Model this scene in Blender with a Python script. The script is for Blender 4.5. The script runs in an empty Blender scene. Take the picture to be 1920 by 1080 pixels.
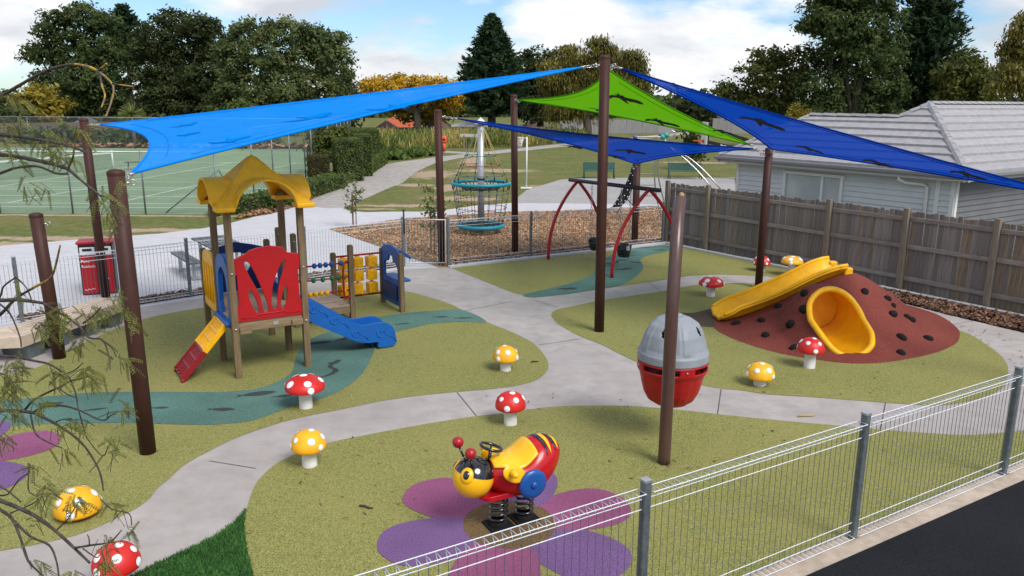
import bpy, bmesh, math, random
import numpy as np
from mathutils import Vector, Matrix
from mathutils.geometry import tessellate_polygon

# ------------------------------------------------------------------ camera, sky, sun, exposure
S = bpy.context.scene
COL = S.collection
FPX, CH, PITCH, ROLL = 1493.0, 4.1, math.atan(350 / 1493.0), math.radians(0.35)
cd = bpy.data.cameras.new('camera')
cd.sensor_width = 36.0
cd.lens = 28.0
cd.clip_start = 0.1
cd.clip_end = 2000
cam = bpy.data.objects.new('camera', cd)
COL.objects.link(cam)
cam.location = (0, 0, CH)
cam.rotation_mode = 'XYZ'
cam.matrix_world = Matrix.Translation((0, 0, CH)) @ Matrix.Rotation(math.pi / 2 - PITCH, 4, 'X') @ Matrix.Rotation(ROLL, 4, 'Z')
S.camera = cam

SUN_AZ = (0.62, -0.72)          # horizontal direction towards the sun
SUN_EL = math.radians(48)
W = bpy.data.worlds.new('World')
S.world = W
W.use_nodes = True
nt = W.node_tree
for n in list(nt.nodes):
    nt.nodes.remove(n)
def N(t, tree=None, **kw):
    n = (tree or nt).nodes.new(t)
    for k, v in kw.items():
        setattr(n, k, v)
    return n
out = N('ShaderNodeOutputWorld')
bg = N('ShaderNodeBackground')
bg.inputs['Strength'].default_value = 0.1
sky = N('ShaderNodeTexSky', sky_type='NISHITA', sun_disc=False)
sky.sun_elevation = SUN_EL
sky.sun_rotation = math.atan2(SUN_AZ[0], SUN_AZ[1])
sky.air_density = 1.0
sky.dust_density = 0.4
sky.ozone_density = 1.2
tc = N('ShaderNodeTexCoord')
sep = N('ShaderNodeSeparateXYZ')
nt.links.new(tc.outputs['Generated'], sep.inputs[0])
zz = N('ShaderNodeMath', operation='MAXIMUM'); zz.inputs[1].default_value = 0.0
nt.links.new(sep.outputs['Z'], zz.inputs[0])
za = N('ShaderNodeMath', operation='ADD'); za.inputs[1].default_value = 0.22
nt.links.new(zz.outputs[0], za.inputs[0])
dx = N('ShaderNodeMath', operation='DIVIDE'); dy = N('ShaderNodeMath', operation='DIVIDE')
nt.links.new(sep.outputs['X'], dx.inputs[0]); nt.links.new(za.outputs[0], dx.inputs[1])
nt.links.new(sep.outputs['Y'], dy.inputs[0]); nt.links.new(za.outputs[0], dy.inputs[1])
cmb = N('ShaderNodeCombineXYZ')
nt.links.new(dx.outputs[0], cmb.inputs[0]); nt.links.new(dy.outputs[0], cmb.inputs[1])
cmb.inputs[2].default_value = 3.7
n1 = N('ShaderNodeTexNoise'); n1.inputs['Scale'].default_value = 2.3; n1.inputs['Detail'].default_value = 10; n1.inputs['Roughness'].default_value = 0.55
n1.inputs['Distortion'].default_value = 0.0
mpS = N('ShaderNodeMapping'); mpS.inputs['Scale'].default_value = (1.0, 1.0, 3.4); mpS.inputs['Location'].default_value = (0.35, 0.2, 0.1)
nt.links.new(tc.outputs['Generated'], mpS.inputs[0])
nt.links.new(mpS.outputs[0], n1.inputs['Vector'])
rmp = N('ShaderNodeValToRGB')
rmp.color_ramp.elements[0].position = 0.435; rmp.color_ramp.elements[0].color = (0, 0, 0, 1)
rmp.color_ramp.elements[1].position = 0.505; rmp.color_ramp.elements[1].color = (1, 1, 1, 1)
nt.links.new(n1.outputs['Fac'], rmp.inputs[0])
n2 = N('ShaderNodeTexNoise'); n2.inputs['Scale'].default_value = 4.0; n2.inputs['Detail'].default_value = 7; n2.inputs['Roughness'].default_value = 0.55
off = N('ShaderNodeVectorMath', operation='ADD'); off.inputs[1].default_value = (5.3, 1.7, 0.35)
nt.links.new(mpS.outputs[0], off.inputs[0]); nt.links.new(off.outputs[0], n2.inputs['Vector'])
r2 = N('ShaderNodeValToRGB')
r2.color_ramp.elements[0].position = 0.38; r2.color_ramp.elements[0].color = (5.3, 5.6, 6.1, 1)
r2.color_ramp.elements[1].position = 0.57; r2.color_ramp.elements[1].color = (8.8, 8.8, 8.9, 1)
nt.links.new(n2.outputs['Fac'], r2.inputs[0])
mx = N('ShaderNodeMix', data_type='RGBA')
nt.links.new(rmp.outputs[0], mx.inputs[0])
tint = N('ShaderNodeMix', data_type='RGBA', blend_type='MULTIPLY'); tint.inputs[0].default_value = 1.0; tint.inputs[7].default_value = (0.80, 0.98, 1.22, 1)
nt.links.new(sky.outputs[0], tint.inputs[6]); nt.links.new(tint.outputs[2], mx.inputs[6])
nt.links.new(r2.outputs[0], mx.inputs[7])
nt.links.new(mx.outputs[2], bg.inputs['Color'])
nt.links.new(bg.outputs[0], out.inputs[0])

sl = bpy.data.lights.new('sun', 'SUN')
sl.energy = 2.7
sl.angle = math.radians(26)
sl.color = (1.0, 0.96, 0.9)
sun = bpy.data.objects.new('sun', sl)
COL.objects.link(sun)
az = Vector((SUN_AZ[0], SUN_AZ[1], 0)).normalized()
sd = az * math.cos(SUN_EL) + Vector((0, 0, math.sin(SUN_EL)))
sun.rotation_euler = sd.to_track_quat('Z', 'Y').to_euler()
sun.location = (20, -20, 40)

S.view_settings.view_transform = 'Standard'
S.view_settings.look = 'None'
S.view_settings.exposure = 0.33
S.view_settings.gamma = 1.0
S.render.engine = 'CYCLES'
S.cycles.use_denoising = True
S.cycles.max_bounces = 6
S.cycles.transparent_max_bounces = 12
S.cycles.caustics_reflective = False
S.cycles.caustics_refractive = False

# ------------------------------------------------------------------ helpers
def ray(px, py):
    a = (px - 960) / FPX; b = (540 - py) / FPX
    c, s = math.cos(ROLL), math.sin(ROLL)
    a, b = a * c - b * s, a * s + b * c
    cp, sp = math.cos(PITCH), math.sin(PITCH)
    return Vector((a, cp + b * sp, -sp + b * cp))
def G(px, py, z=0.0):
    """point of the photograph's ray at height z"""
    r = ray(px, py)
    return Vector((0, 0, CH)) + r * ((z - CH) / r.z)
def AT(px, py, Y):
    """point of the ray at depth Y"""
    r = ray(px, py)
    return Vector((0, 0, CH)) + r * (Y / r.y)

def tag(o, label=None, cat=None, group=None, kind=None):
    if label: o['label'] = label
    if cat: o['category'] = cat
    if group: o['group'] = group
    if kind: o['kind'] = kind
    return o
def empty(name, loc=(0, 0, 0), rz=0.0, label=None, cat=None, group=None):
    o = bpy.data.objects.new(name, None)
    o.empty_display_size = 0.2
    COL.objects.link(o)
    o.location = loc
    o.rotation_euler = (0, 0, rz)
    return tag(o, label, cat, group)
def copy_tree(o, parent=None):
    c = o.copy(); COL.objects.link(c); c.parent = parent
    for ch in list(o.children):
        copy_tree(ch, c)
    return c

class MB:
    def __init__(s):
        s.v = []; s.f = []; s.m = []; s.sm = []
    def add(s, vs, fs, mi=0, smooth=False):
        b = len(s.v)
        s.v.extend([tuple(p) for p in vs])
        for f in fs:
            s.f.append(tuple(b + i for i in f)); s.m.append(mi); s.sm.append(smooth)
        return s
    def box(s, c, d, rz=0.0, mi=0, M=None, taper=1.0):
        hx, hy, hz = d[0] / 2, d[1] / 2, d[2] / 2
        vs = []
        for z, t in ((-hz, 1.0), (hz, taper)):
            for x, y in ((-hx, -hy), (hx, -hy), (hx, hy), (-hx, hy)):
                vs.append(Vector((x * t, y * t, z)))
        R = M if M is not None else Matrix.Rotation(rz, 3, 'Z')
        vs = [R @ v + Vector(c) for v in vs]
        return s.add(vs, [(3, 2, 1, 0), (4, 5, 6, 7), (0, 1, 5, 4), (1, 2, 6, 5), (2, 3, 7, 6), (3, 0, 4, 7)], mi)
    def bar(s, a, b, w, h, mi=0, up=(0, 0, 1)):
        a = Vector(a); b = Vector(b); d = b - a; L = d.length; d.normalize()
        u = Vector(up); sx = d.cross(u)
        if sx.length < 1e-5: sx = d.cross(Vector((1, 0, 0)))
        sx.normalize(); u = sx.cross(d)
        M = Matrix((d, sx, u)).transposed()
        return s.box((a + b) / 2, (L, w, h), M=M, mi=mi)
    def tube(s, pts, r, seg=8, mi=0, caps=True, closed=False, smooth=True):
        pts = [Vector(p) for p in pts]; n = len(pts)
        rs = r if isinstance(r, (list, tuple)) else [r] * n
        vs = []; fs = []
        nrm = None
        for i, p in enumerate(pts):
            if closed: t = pts[(i + 1) % n] - pts[(i - 1) % n]
            else: t = pts[min(i + 1, n - 1)] - pts[max(i - 1, 0)]
            if t.length < 1e-9: t = Vector((0, 0, 1))
            t.normalize()
            if nrm is None:
                nrm = t.cross(Vector((0, 0, 1)))
                if nrm.length < 1e-3: nrm = t.cross(Vector((0, 1, 0)))
            nrm = nrm - t * nrm.dot(t)
            if nrm.length < 1e-6: nrm = t.orthogonal()
            nrm.normalize(); b = t.cross(nrm)
            for k in range(seg):
                a = 2 * math.pi * k / seg
                vs.append(p + (nrm * math.cos(a) + b * math.sin(a)) * rs[i])
        for i in range(n if closed else n - 1):
            j = (i + 1) % n
            for k in range(seg):
                l = (k + 1) % seg
                fs.append((i * seg + k, j * seg + k, j * seg + l, i * seg + l))
        s.add(vs, fs, mi, smooth)
        if caps and not closed:
            b0 = len(s.v) - len(vs)
            s.f.append(tuple(b0 + k for k in range(seg))); s.m.append(mi); s.sm.append(False)
            s.f.append(tuple(b0 + (n - 1) * seg + k for k in reversed(range(seg)))); s.m.append(mi); s.sm.append(False)
        return s
    def lathe(s, prof, seg=24, c=(0, 0, 0), mi=0, smooth=True):
        vs = []; fs = []
        for r, z in prof:
            for k in range(seg):
                a = 2 * math.pi * k / seg
                vs.append((c[0] + r * math.cos(a), c[1] + r * math.sin(a), c[2] + z))
        n = len(prof)
        for i in range(n - 1):
            for k in range(seg):
                l = (k + 1) % seg
                fs.append((i * seg + k, i * seg + l, (i + 1) * seg + l, (i + 1) * seg + k))
        return s.add(vs, fs, mi, smooth)
    def ell(s, c, r, seg=14, rings=8, M=None, mi=0):
        vs = [Vector((0, 0, -1))]; fs = []
        for i in range(1, rings):
            ph = -math.pi / 2 + math.pi * i / rings
            for k in range(seg):
                a = 2 * math.pi * k / seg
                vs.append(Vector((math.cos(ph) * math.cos(a), math.cos(ph) * math.sin(a), math.sin(ph))))
        vs.append(Vector((0, 0, 1)))
        for k in range(seg): fs.append((0, 1 + (k + 1) % seg, 1 + k))
        for i in range(rings - 2):
            for k in range(seg):
                l = (k + 1) % seg; b = 1 + i * seg
                fs.append((b + k, b + l, b + seg + l, b + seg + k))
        t = len(vs) - 1; b = 1 + (rings - 2) * seg
        for k in range(seg): fs.append((b + k, b + (k + 1) % seg, t))
        rv = Vector(r) if not isinstance(r, (int, float)) else Vector((r, r, r))
        o = []
        for v in vs:
            w = Vector((v.x * rv.x, v.y * rv.y, v.z * rv.z))
            if M is not None: w = M @ w
            o.append(w + Vector(c))
        return s.add(o, fs, mi, True)
    def plate(s, outer, holes=(), th=0.02, M=None, mi=0):
        """flat plate: outline and holes in (x,y), thickness along z about 0"""
        loops = [[Vector((p[0], p[1], 0)) for p in outer]] + [[Vector((p[0], p[1], 0)) for p in h] for h in holes]
        tris = tessellate_polygon(loops)
        flat = [p for l in loops for p in l]; n = len(flat)
        vs = [Vector((p.x, p.y, th / 2)) for p in flat] + [Vector((p.x, p.y, -th / 2)) for p in flat]
        fs = []
        for a, b, c in tris:
            if (flat[b] - flat[a]).cross(flat[c] - flat[a]).z < 0: b, c = c, b
            fs.append((a, b, c)); fs.append((n + a, n + c, n + b))
        st = 0
        for li, l in enumerate(loops):
            m = len(l)
            area = sum(l[i].x * l[(i + 1) % m].y - l[(i + 1) % m].x * l[i].y for i in range(m))
            ccw = (area > 0) == (li == 0)
            for i in range(m):
                j = (i + 1) % m
                q = (st + i, st + j, n + st + j, n + st + i)
                fs.append(q[::-1] if ccw else q)
            st += m
        if M is not None: vs = [M @ v for v in vs]
        return s.add(vs, fs, mi)
    def grid(s, fn, nu, nv, mi=0, smooth=True, wrapu=False, skip=None):
        vs = [fn(i / nu, j / nv) for j in range(nv + 1) for i in range(nu if wrapu else nu + 1)]
        w = nu if wrapu else nu + 1
        fs = []
        for j in range(nv):
            for i in range(nu):
                if skip and skip((i + .5) / nu, (j + .5) / nv): continue
                i2 = (i + 1) % w
                fs.append((j * w + i, j * w + i2, (j + 1) * w + i2, (j + 1) * w + i))
        return s.add(vs, fs, mi, smooth)
    def mesh(s, name):
        me = bpy.data.meshes.new(name)
        me.from_pydata(s.v, [], s.f)
        me.polygons.foreach_set('material_index', s.m)
        me.polygons.foreach_set('use_smooth', s.sm)
        me.update()
        return me
    def build(s, name, mats, parent=None, bevel=0, solid=0, fixn=False):
        me = s.mesh(name)
        for m in (mats if isinstance(mats, (list, tuple)) else [mats]):
            me.materials.append(m)
        if fixn:
            bm = bmesh.new(); bm.from_mesh(me); bmesh.ops.remove_doubles(bm, verts=bm.verts, dist=1e-5)
            bmesh.ops.recalc_face_normals(bm, faces=bm.faces); bm.to_mesh(me); bm.free()
        o = bpy.data.objects.new(name, me)
        COL.objects.link(o)
        o.parent = parent
        if solid:
            md = o.modifiers.new('solid', 'SOLIDIFY'); md.thickness = abs(solid); md.offset = -1 if solid > 0 else 1
        if bevel:
            md = o.modifiers.new('bevel', 'BEVEL'); md.width = bevel; md.segments = 2; md.limit_method = 'ANGLE'; md.angle_limit = math.radians(50)
            md.harden_normals = False
        return o

def np_mesh(name, V, F, mat, parent=None):
    """fast quad mesh: V (n,3), F (m,4)"""
    me = bpy.data.meshes.new(name)
    V = np.asarray(V, dtype=np.float32); F = np.asarray(F, dtype=np.int32)
    m, k = F.shape
    me.vertices.add(len(V)); me.vertices.foreach_set('co', V.ravel())
    me.loops.add(m * k); me.loops.foreach_set('vertex_index', F.ravel())
    me.polygons.add(m)
    me.polygons.foreach_set('loop_start', np.arange(0, m * k, k, dtype=np.int32))
    me.polygons.foreach_set('loop_total', np.full(m, k, dtype=np.int32))
    me.update(calc_edges=True)
    me.materials.append(mat)
    o = bpy.data.objects.new(name, me); COL.objects.link(o); o.parent = parent
    return o

def catmull(pts, sub=6, closed=True):
    pts = [Vector(p) for p in pts]; n = len(pts); o = []
    rng_ = range(n) if closed else range(n - 1)
    for i in rng_:
        if closed: p0, p1, p2, p3 = pts[(i - 1) % n], pts[i], pts[(i + 1) % n], pts[(i + 2) % n]
        else: p0, p1, p2, p3 = pts[max(i - 1, 0)], pts[i], pts[i + 1], pts[min(i + 2, n - 1)]
        for k in range(sub):
            t = k / sub; t2 = t * t; t3 = t2 * t
            o.append(0.5 * ((2 * p1) + (p2 - p0) * t + (2 * p0 - 5 * p1 + 4 * p2 - p3) * t2 + (3 * p1 - p0 - 3 * p2 + p3) * t3))
    if not closed: o.append(pts[-1])
    return o

# ------------------------------------------------------------------ materials
MATS = {}
def mat(name, col, rough=0.6, col2=None, nscale=6.0, detail=4, lo=0.35, hi=0.65, bump=0.0, bscale=40.0, metal=0.0, spec=0.5,
        coat=0.0, island=0.0, big=0.0, bigscale=0.5, stretch=(1, 1, 1), coords='Object', vor=False, objrand=0.0, trans=None, bigcol=None):
    if name in MATS: return MATS[name]
    m = bpy.data.materials.new(name); m.use_nodes = True
    t = m.node_tree; b = t.nodes['Principled BSDF']
    b.inputs['Roughness'].default_value = rough
    b.inputs['Metallic'].default_value = metal
    b.inputs['Specular IOR Level'].default_value = spec
    if coat:
        b.inputs['Coat Weight'].default_value = coat; b.inputs['Coat Roughness'].default_value = 0.12
    b.inputs['Base Color'].default_value = (*col, 1)
    cur = None
    L = t.links.new
    tcn = N('ShaderNodeTexCoord', t)
    mp = N('ShaderNodeMapping', t); mp.inputs['Scale'].default_value = stretch
    L(tcn.outputs[coords], mp.inputs[0])
    if col2 is not None:
        if vor:
            nz = N('ShaderNodeTexVoronoi', t); nz.inputs['Scale'].default_value = nscale
            L(mp.outputs[0], nz.inputs['Vector'])
            sp_ = N('ShaderNodeSeparateColor', t); L(nz.outputs['Color'], sp_.inputs[0]); src = sp_.outputs[0]
        else:
            nz = N('ShaderNodeTexNoise', t); nz.inputs['Scale'].default_value = nscale; nz.inputs['Detail'].default_value = detail
            nz.inputs['Roughness'].default_value = 0.6
            L(mp.outputs[0], nz.inputs['Vector']); src = nz.outputs['Fac']
        rp = N('ShaderNodeValToRGB', t)
        rp.color_ramp.elements[0].position = lo; rp.color_ramp.elements[0].color = (*col, 1)
        rp.color_ramp.elements[1].position = hi; rp.color_ramp.elements[1].color = (*col2, 1)
        L(src, rp.inputs[0]); cur = rp.outputs[0]
    if big:
        nb = N('ShaderNodeTexNoise', t); nb.inputs['Scale'].default_value = bigscale; nb.inputs['Detail'].default_value = 5
        L(tcn.outputs[coords], nb.inputs['Vector'])
        rb = N('ShaderNodeMapRange', t); rb.inputs[1].default_value = 0.36; rb.inputs[2].default_value = 0.66
        L(nb.outputs['Fac'], rb.inputs[0])
        mxn = N('ShaderNodeMix', t, data_type='RGBA', blend_type='MIX' if bigcol else 'MULTIPLY')
        ml = N('ShaderNodeMath', t, operation='MULTIPLY'); ml.inputs[1].default_value = big
        L(rb.outputs[0], ml.inputs[0]); L(ml.outputs[0], mxn.inputs[0])
        if cur is not None: L(cur, mxn.inputs[6])
        else: mxn.inputs[6].default_value = (*col, 1)
        mxn.inputs[7].default_value = (*(bigcol or (0.35, 0.33, 0.3)), 1)
        cur = mxn.outputs[2]
    if island or objrand:
        if island:
            g = N('ShaderNodeNewGeometry', t); src = g.outputs['Random Per Island']; amt = island
        else:
            g = N('ShaderNodeObjectInfo', t); src = g.outputs['Random']; amt = objrand
        rb = N('ShaderNodeMapRange', t); rb.inputs[3].default_value = 1 - amt; rb.inputs[4].default_value = 1 + amt
        L(src, rb.inputs[0])
        hs = N('ShaderNodeHueSaturation', t)
        L(rb.outputs[0], hs.inputs['Value'])
        if cur is not None: L(cur, hs.inputs['Color'])
        else: hs.inputs['Color'].default_value = (*col, 1)
        cur = hs.outputs[0]
    if cur is not None: L(cur, b.inputs['Base Color'])
    if bump:
        nbp = N('ShaderNodeTexNoise', t); nbp.inputs['Scale'].default_value = bscale; nbp.inputs['Detail'].default_value = 4
        L(mp.outputs[0], nbp.inputs['Vector'])
        bp = N('ShaderNodeBump', t); bp.inputs['Strength'].default_value = bump; bp.inputs['Distance'].default_value = 0.02
        L(nbp.outputs['Fac'], bp.inputs['Height']); L(bp.outputs[0], b.inputs['Normal'])
    if trans:   # (weight, colour) translucent mix
        tr = N('ShaderNodeBsdfTranslucent', t)
        tr.inputs[0].default_value = (*trans[1], 1)
        if cur is not None and trans[1] is None: L(cur, tr.inputs[0])
        ms = N('ShaderNodeMixShader', t); ms.inputs[0].default_value = trans[0]
        L(b.outputs[0], ms.inputs[1]); L(tr.outputs[0], ms.inputs[2])
        L(ms.outputs[0], t.nodes['Material Output'].inputs[0])
    MATS[name] = m
    return m

def rubber(name, a, b, c=None):
    m = mat(name, a, 0.85, b, nscale=95, detail=2, lo=0.36, hi=0.64, bump=0.35, bscale=110, spec=0.25, big=0.42, bigscale=0.75, bigcol=c)
    return m
M_GREEN = rubber('rubber_olive', (0.075, 0.090, 0.016), (0.360, 0.345, 0.115), (0.290, 0.255, 0.085))
M_TEAL = rubber('rubber_teal', (0.045, 0.125, 0.105), (0.150, 0.275, 0.225))
M_RED_R = rubber('rubber_brick_red', (0.115, 0.022, 0.017), (0.285, 0.068, 0.048))
M_PINK = rubber('rubber_magenta', (0.19, 0.04, 0.115), (0.39, 0.135, 0.26))
M_PURP = rubber('rubber_purple', (0.11, 0.055, 0.17), (0.26, 0.145, 0.32))
M_BROWN_R = rubber('rubber_brown', (0.055, 0.035, 0.015), (0.26, 0.17, 0.075))
M_DBROWN_R = rubber('rubber_dark_brown', (0.045, 0.032, 0.022), (0.12, 0.085, 0.055))
M_MARK = rubber('rubber_charcoal', (0.03, 0.034, 0.036), (0.075, 0.08, 0.082))
M_CONC = mat('concrete_path', (0.345, 0.310, 0.290), 0.8, (0.445, 0.405, 0.385), nscale=3.2, detail=8, bump=0.12, bscale=90, big=0.42, bigscale=0.8, bigcol=(0.265, 0.242, 0.228), spec=0.3)
M_CONCW = mat('concrete_pale', (0.45, 0.445, 0.465), 0.8, (0.53, 0.525, 0.545), nscale=2.0, detail=8, bump=0.1, bscale=60, big=0.25, bigscale=0.25, bigcol=(0.38, 0.375, 0.39), spec=0.3, stretch=(1, 2.5, 1))
M_JOINT = mat('joint_dark', (0.09, 0.085, 0.08), 0.9)
M_ASPH = mat('asphalt', (0.005, 0.006, 0.008), 0.85, (0.024, 0.026, 0.031), nscale=120, detail=3, bump=0.5, bscale=120, spec=0.15, big=0.4, bigscale=0.9)
M_KERB = mat('kerb_concrete', (0.42, 0.33, 0.25), 0.85, (0.52, 0.44, 0.36), nscale=9, detail=6, bump=0.2, bscale=70, big=0.35, bigscale=1.5)
M_GRAVEL = mat('gravel_path', (0.27, 0.245, 0.22), 0.9, (0.42, 0.39, 0.36), nscale=3, detail=9, bump=0.3, bscale=30, big=0.3, bigscale=0.3, bigcol=(0.25, 0.225, 0.20))
M_COURTG = mat('grey_seal', (0.30, 0.285, 0.275), 0.9, (0.36, 0.345, 0.335), nscale=5, detail=9, bump=0.2, bscale=40, big=0.2, bigscale=0.3)
M_CHIPB = mat('chip_bed', (0.19, 0.115, 0.06), 0.95, (0.30, 0.20, 0.11), nscale=14, detail=5, bump=0.7, bscale=25)
M_CHIP = mat('wood_chip', (0.34, 0.20, 0.11), 0.9, (0.50, 0.31, 0.18), nscale=1.5, detail=3, island=0.55)
M_MULCHB = mat('mulch_bed', (0.045, 0.025, 0.016), 0.95, (0.11, 0.06, 0.038), nscale=22, detail=5, bump=0.8, bscale=30)
M_MULCH = mat('bark_chip', (0.105, 0.052, 0.03), 0.9, (0.20, 0.105, 0.062), nscale=2.5, detail=3, island=0.6)
M_LITTER = mat('leaf_litter', (0.20, 0.10, 0.05), 0.9, (0.36, 0.20, 0.10), nscale=2.5, island=0.5)
M_TURFB = mat('turf_base', (0.012, 0.040, 0.008), 0.95, (0.03, 0.08, 0.014), nscale=60)
M_TURF = mat('turf_blade', (0.028, 0.105, 0.015), 0.7, (0.050, 0.165, 0.026), nscale=3, island=0.4)
M_COURT = mat('court_green', (0.165, 0.240, 0.145), 0.9, (0.215, 0.295, 0.185), nscale=0.6, detail=9, big=0.25, bigscale=0.15, bigcol=(0.14, 0.215, 0.12), spec=0.1)
M_LINE = mat('line_paint', (0.68, 0.72, 0.66), 0.8)
BR = dict(rough=0.42, spec=0.5)
M_POST = mat('brown_coated_steel', (0.052, 0.020, 0.015), 0.55, (0.066, 0.026, 0.020), nscale=3, detail=6, big=0.2, bigscale=2.0, spec=0.25)
M_PODPOLE = mat('brown_pole_worn', (0.072, 0.034, 0.027), 0.33, (0.092, 0.046, 0.038), nscale=4, detail=7, stretch=(6, 6, 1), spec=0.6)
M_BAND = mat('dark_cap', (0.035, 0.018, 0.015), 0.5)
M_GALV = mat('galvanised', (0.36, 0.38, 0.40), 0.42, (0.50, 0.52, 0.54), nscale=25, detail=3, metal=0.55)
M_GALVD = mat('galvanised_dark', (0.13, 0.155, 0.17), 0.45, (0.19, 0.22, 0.235), nscale=18, detail=3, metal=0.5)
M_WIRE = mat('fence_wire', (0.66, 0.69, 0.72), 0.45, metal=0.0)
M_WIRED = mat('fence_wire_upright', (0.13, 0.155, 0.175), 0.5, metal=0.35)
M_STEEL = mat('stainless', (0.48, 0.48, 0.47), 0.28, metal=0.85)
M_BLACK = mat('black_plastic', (0.012, 0.012, 0.013), 0.4)
M_RUBB = mat('black_rubber', (0.009, 0.0085, 0.0085), 0.85, (0.018, 0.017, 0.0165), nscale=60, bump=0.6, bscale=90, spec=0.15)
M_ROPE = mat('black_rope', (0.02, 0.02, 0.022), 0.8)
def plastic(n, c, r=0.40, coat=0.0, b=0.0):
    return mat(n, c, r, tuple(x * 0.86 for x in c), nscale=7, detail=6, lo=0.42, hi=0.72, bump=b, bscale=220, coat=coat, spec=0.35, big=0.22, bigscale=3.5, bigcol=tuple(x * 0.62 + 0.012 for x in c))
M_PRED = plastic('red_plastic', (0.42, 0.008, 0.012))
M_PREDD = plastic('dark_red_plastic', (0.25, 0.010, 0.015), 0.45)
M_PYEL = plastic('yellow_plastic', (0.92, 0.47, 0.006))
M_PORN = plastic('amber_plastic', (0.95, 0.48, 0.008), 0.5)
M_PBLU = plastic('blue_plastic', (0.006, 0.105, 0.40))
M_PDBLU = plastic('deep_blue_plastic', (0.006, 0.035, 0.17), 0.45)
M_PGRN = plastic('green_plastic', (0.008, 0.17, 0.06))
M_PGREY = plastic('grey_plastic', (0.28, 0.305, 0.34), 0.5, 0.0, 0.08)
M_FRED = plastic('red_paint', (0.40, 0.012, 0.018), 0.35)
M_CAPR = mat('mushroom_red', (0.62, 0.012, 0.010), 0.45, (0.54, 0.018, 0.012), nscale=9, detail=6, bump=0.06, bscale=60)
M_CAPY = mat('mushroom_yellow', (0.90, 0.46, 0.010), 0.45, (0.80, 0.37, 0.008), nscale=9, detail=6, bump=0.06, bscale=60)
M_STEM = mat('mushroom_white', (0.76, 0.76, 0.74), 0.55, (0.64, 0.64, 0.61), nscale=14, detail=6, bump=0.1, bscale=70, big=0.45, bigscale=5, bigcol=(0.50, 0.48, 0.43))
M_DOT = mat('dot_white', (0.80, 0.80, 0.79), 0.5)
M_WHITE = mat('white_paint', (0.72, 0.72, 0.72), 0.5, (0.66, 0.66, 0.66), nscale=5)
M_TIM = mat('treated_timber', (0.125, 0.082, 0.040), 0.85, (0.215, 0.148, 0.078), nscale=5, detail=7, bump=0.2, bscale=9, stretch=(6, 6, 0.6))
M_TIMH = mat('treated_timber_beam', (0.17, 0.115, 0.062), 0.8, (0.27, 0.19, 0.105), nscale=5, detail=7, bump=0.2, bscale=9, stretch=(0.6, 6, 6))
M_DECK = mat('decking', (0.36, 0.26, 0.18), 0.8, (0.46, 0.35, 0.25), nscale=4, detail=6, stretch=(1, 8, 1), objrand=0.12)
M_SLAT = mat('bench_slat', (0.44, 0.35, 0.26), 0.8, (0.56, 0.46, 0.36), nscale=4, detail=6, stretch=(1, 6, 1), objrand=0.12)
M_PAL = mat('weathered_paling', (0.150, 0.132, 0.118), 0.9, (0.250, 0.226, 0.205), nscale=3, detail=8, bump=0.2, bscale=6, stretch=(5, 5, 0.5), objrand=0.22, spec=0.2)
M_PALB = mat('brown_paling', (0.14, 0.105, 0.072), 0.9, (0.25, 0.195, 0.135), nscale=3, detail=8, bump=0.35, bscale=6, stretch=(8, 8, 0.7), objrand=0.2)
M_RAIL = mat('fence_rail', (0.175, 0.152, 0.132), 0.9, (0.275, 0.245, 0.215), nscale=4, detail=8, bump=0.3, bscale=8, stretch=(1, 1, 6), objrand=0.15)
M_FPOST = mat('fence_post_timber', (0.13, 0.105, 0.078), 0.9, (0.23, 0.19, 0.14), nscale=4, detail=8, bump=0.3, bscale=8, stretch=(7, 7, 0.7), objrand=0.15)
M_DKSLAT = mat('dark_slat', (0.075, 0.08, 0.085), 0.7, (0.13, 0.135, 0.14), nscale=6, detail=6, stretch=(1, 5, 1), objrand=0.2)
M_BOARD = mat('weatherboard_pale', (0.52, 0.56, 0.585), 0.55, (0.57, 0.61, 0.63), nscale=1.5, detail=6)
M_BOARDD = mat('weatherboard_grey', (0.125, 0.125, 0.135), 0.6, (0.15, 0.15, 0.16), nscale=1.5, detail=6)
M_ROOF = mat('concrete_tile', (0.28, 0.27, 0.282), 0.75, (0.36, 0.345, 0.358), nscale=7, detail=8, bump=0.15, bscale=30, objrand=0.05)
M_RIDGE = mat('ridge_tile', (0.26, 0.255, 0.265), 0.75, (0.34, 0.33, 0.34), nscale=9, detail=6, objrand=0.1)
M_GUT = mat('gutter_grey', (0.20, 0.20, 0.215), 0.45)
M_FASC = mat('fascia_pale', (0.55, 0.54, 0.54), 0.5)
M_GLASS = mat('window_glass', (0.40, 0.45, 0.47), 0.08, (0.50, 0.55, 0.57), nscale=1.2, spec=0.6)
M_DGLASS = mat('dark_glass', (0.05, 0.055, 0.06), 0.1, spec=0.6)
M_TEALP = plastic('turquoise_ring', (0.008, 0.25, 0.33))
M_BENCHG = mat('bench_green', (0.012, 0.065, 0.048), 0.5, (0.02, 0.085, 0.062), nscale=30)
M_ORNG = mat('orange_paint', (0.72, 0.085, 0.03), 0.5)
M_NETW = mat('net_white', (0.70, 0.70, 0.70), 0.8)
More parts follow.
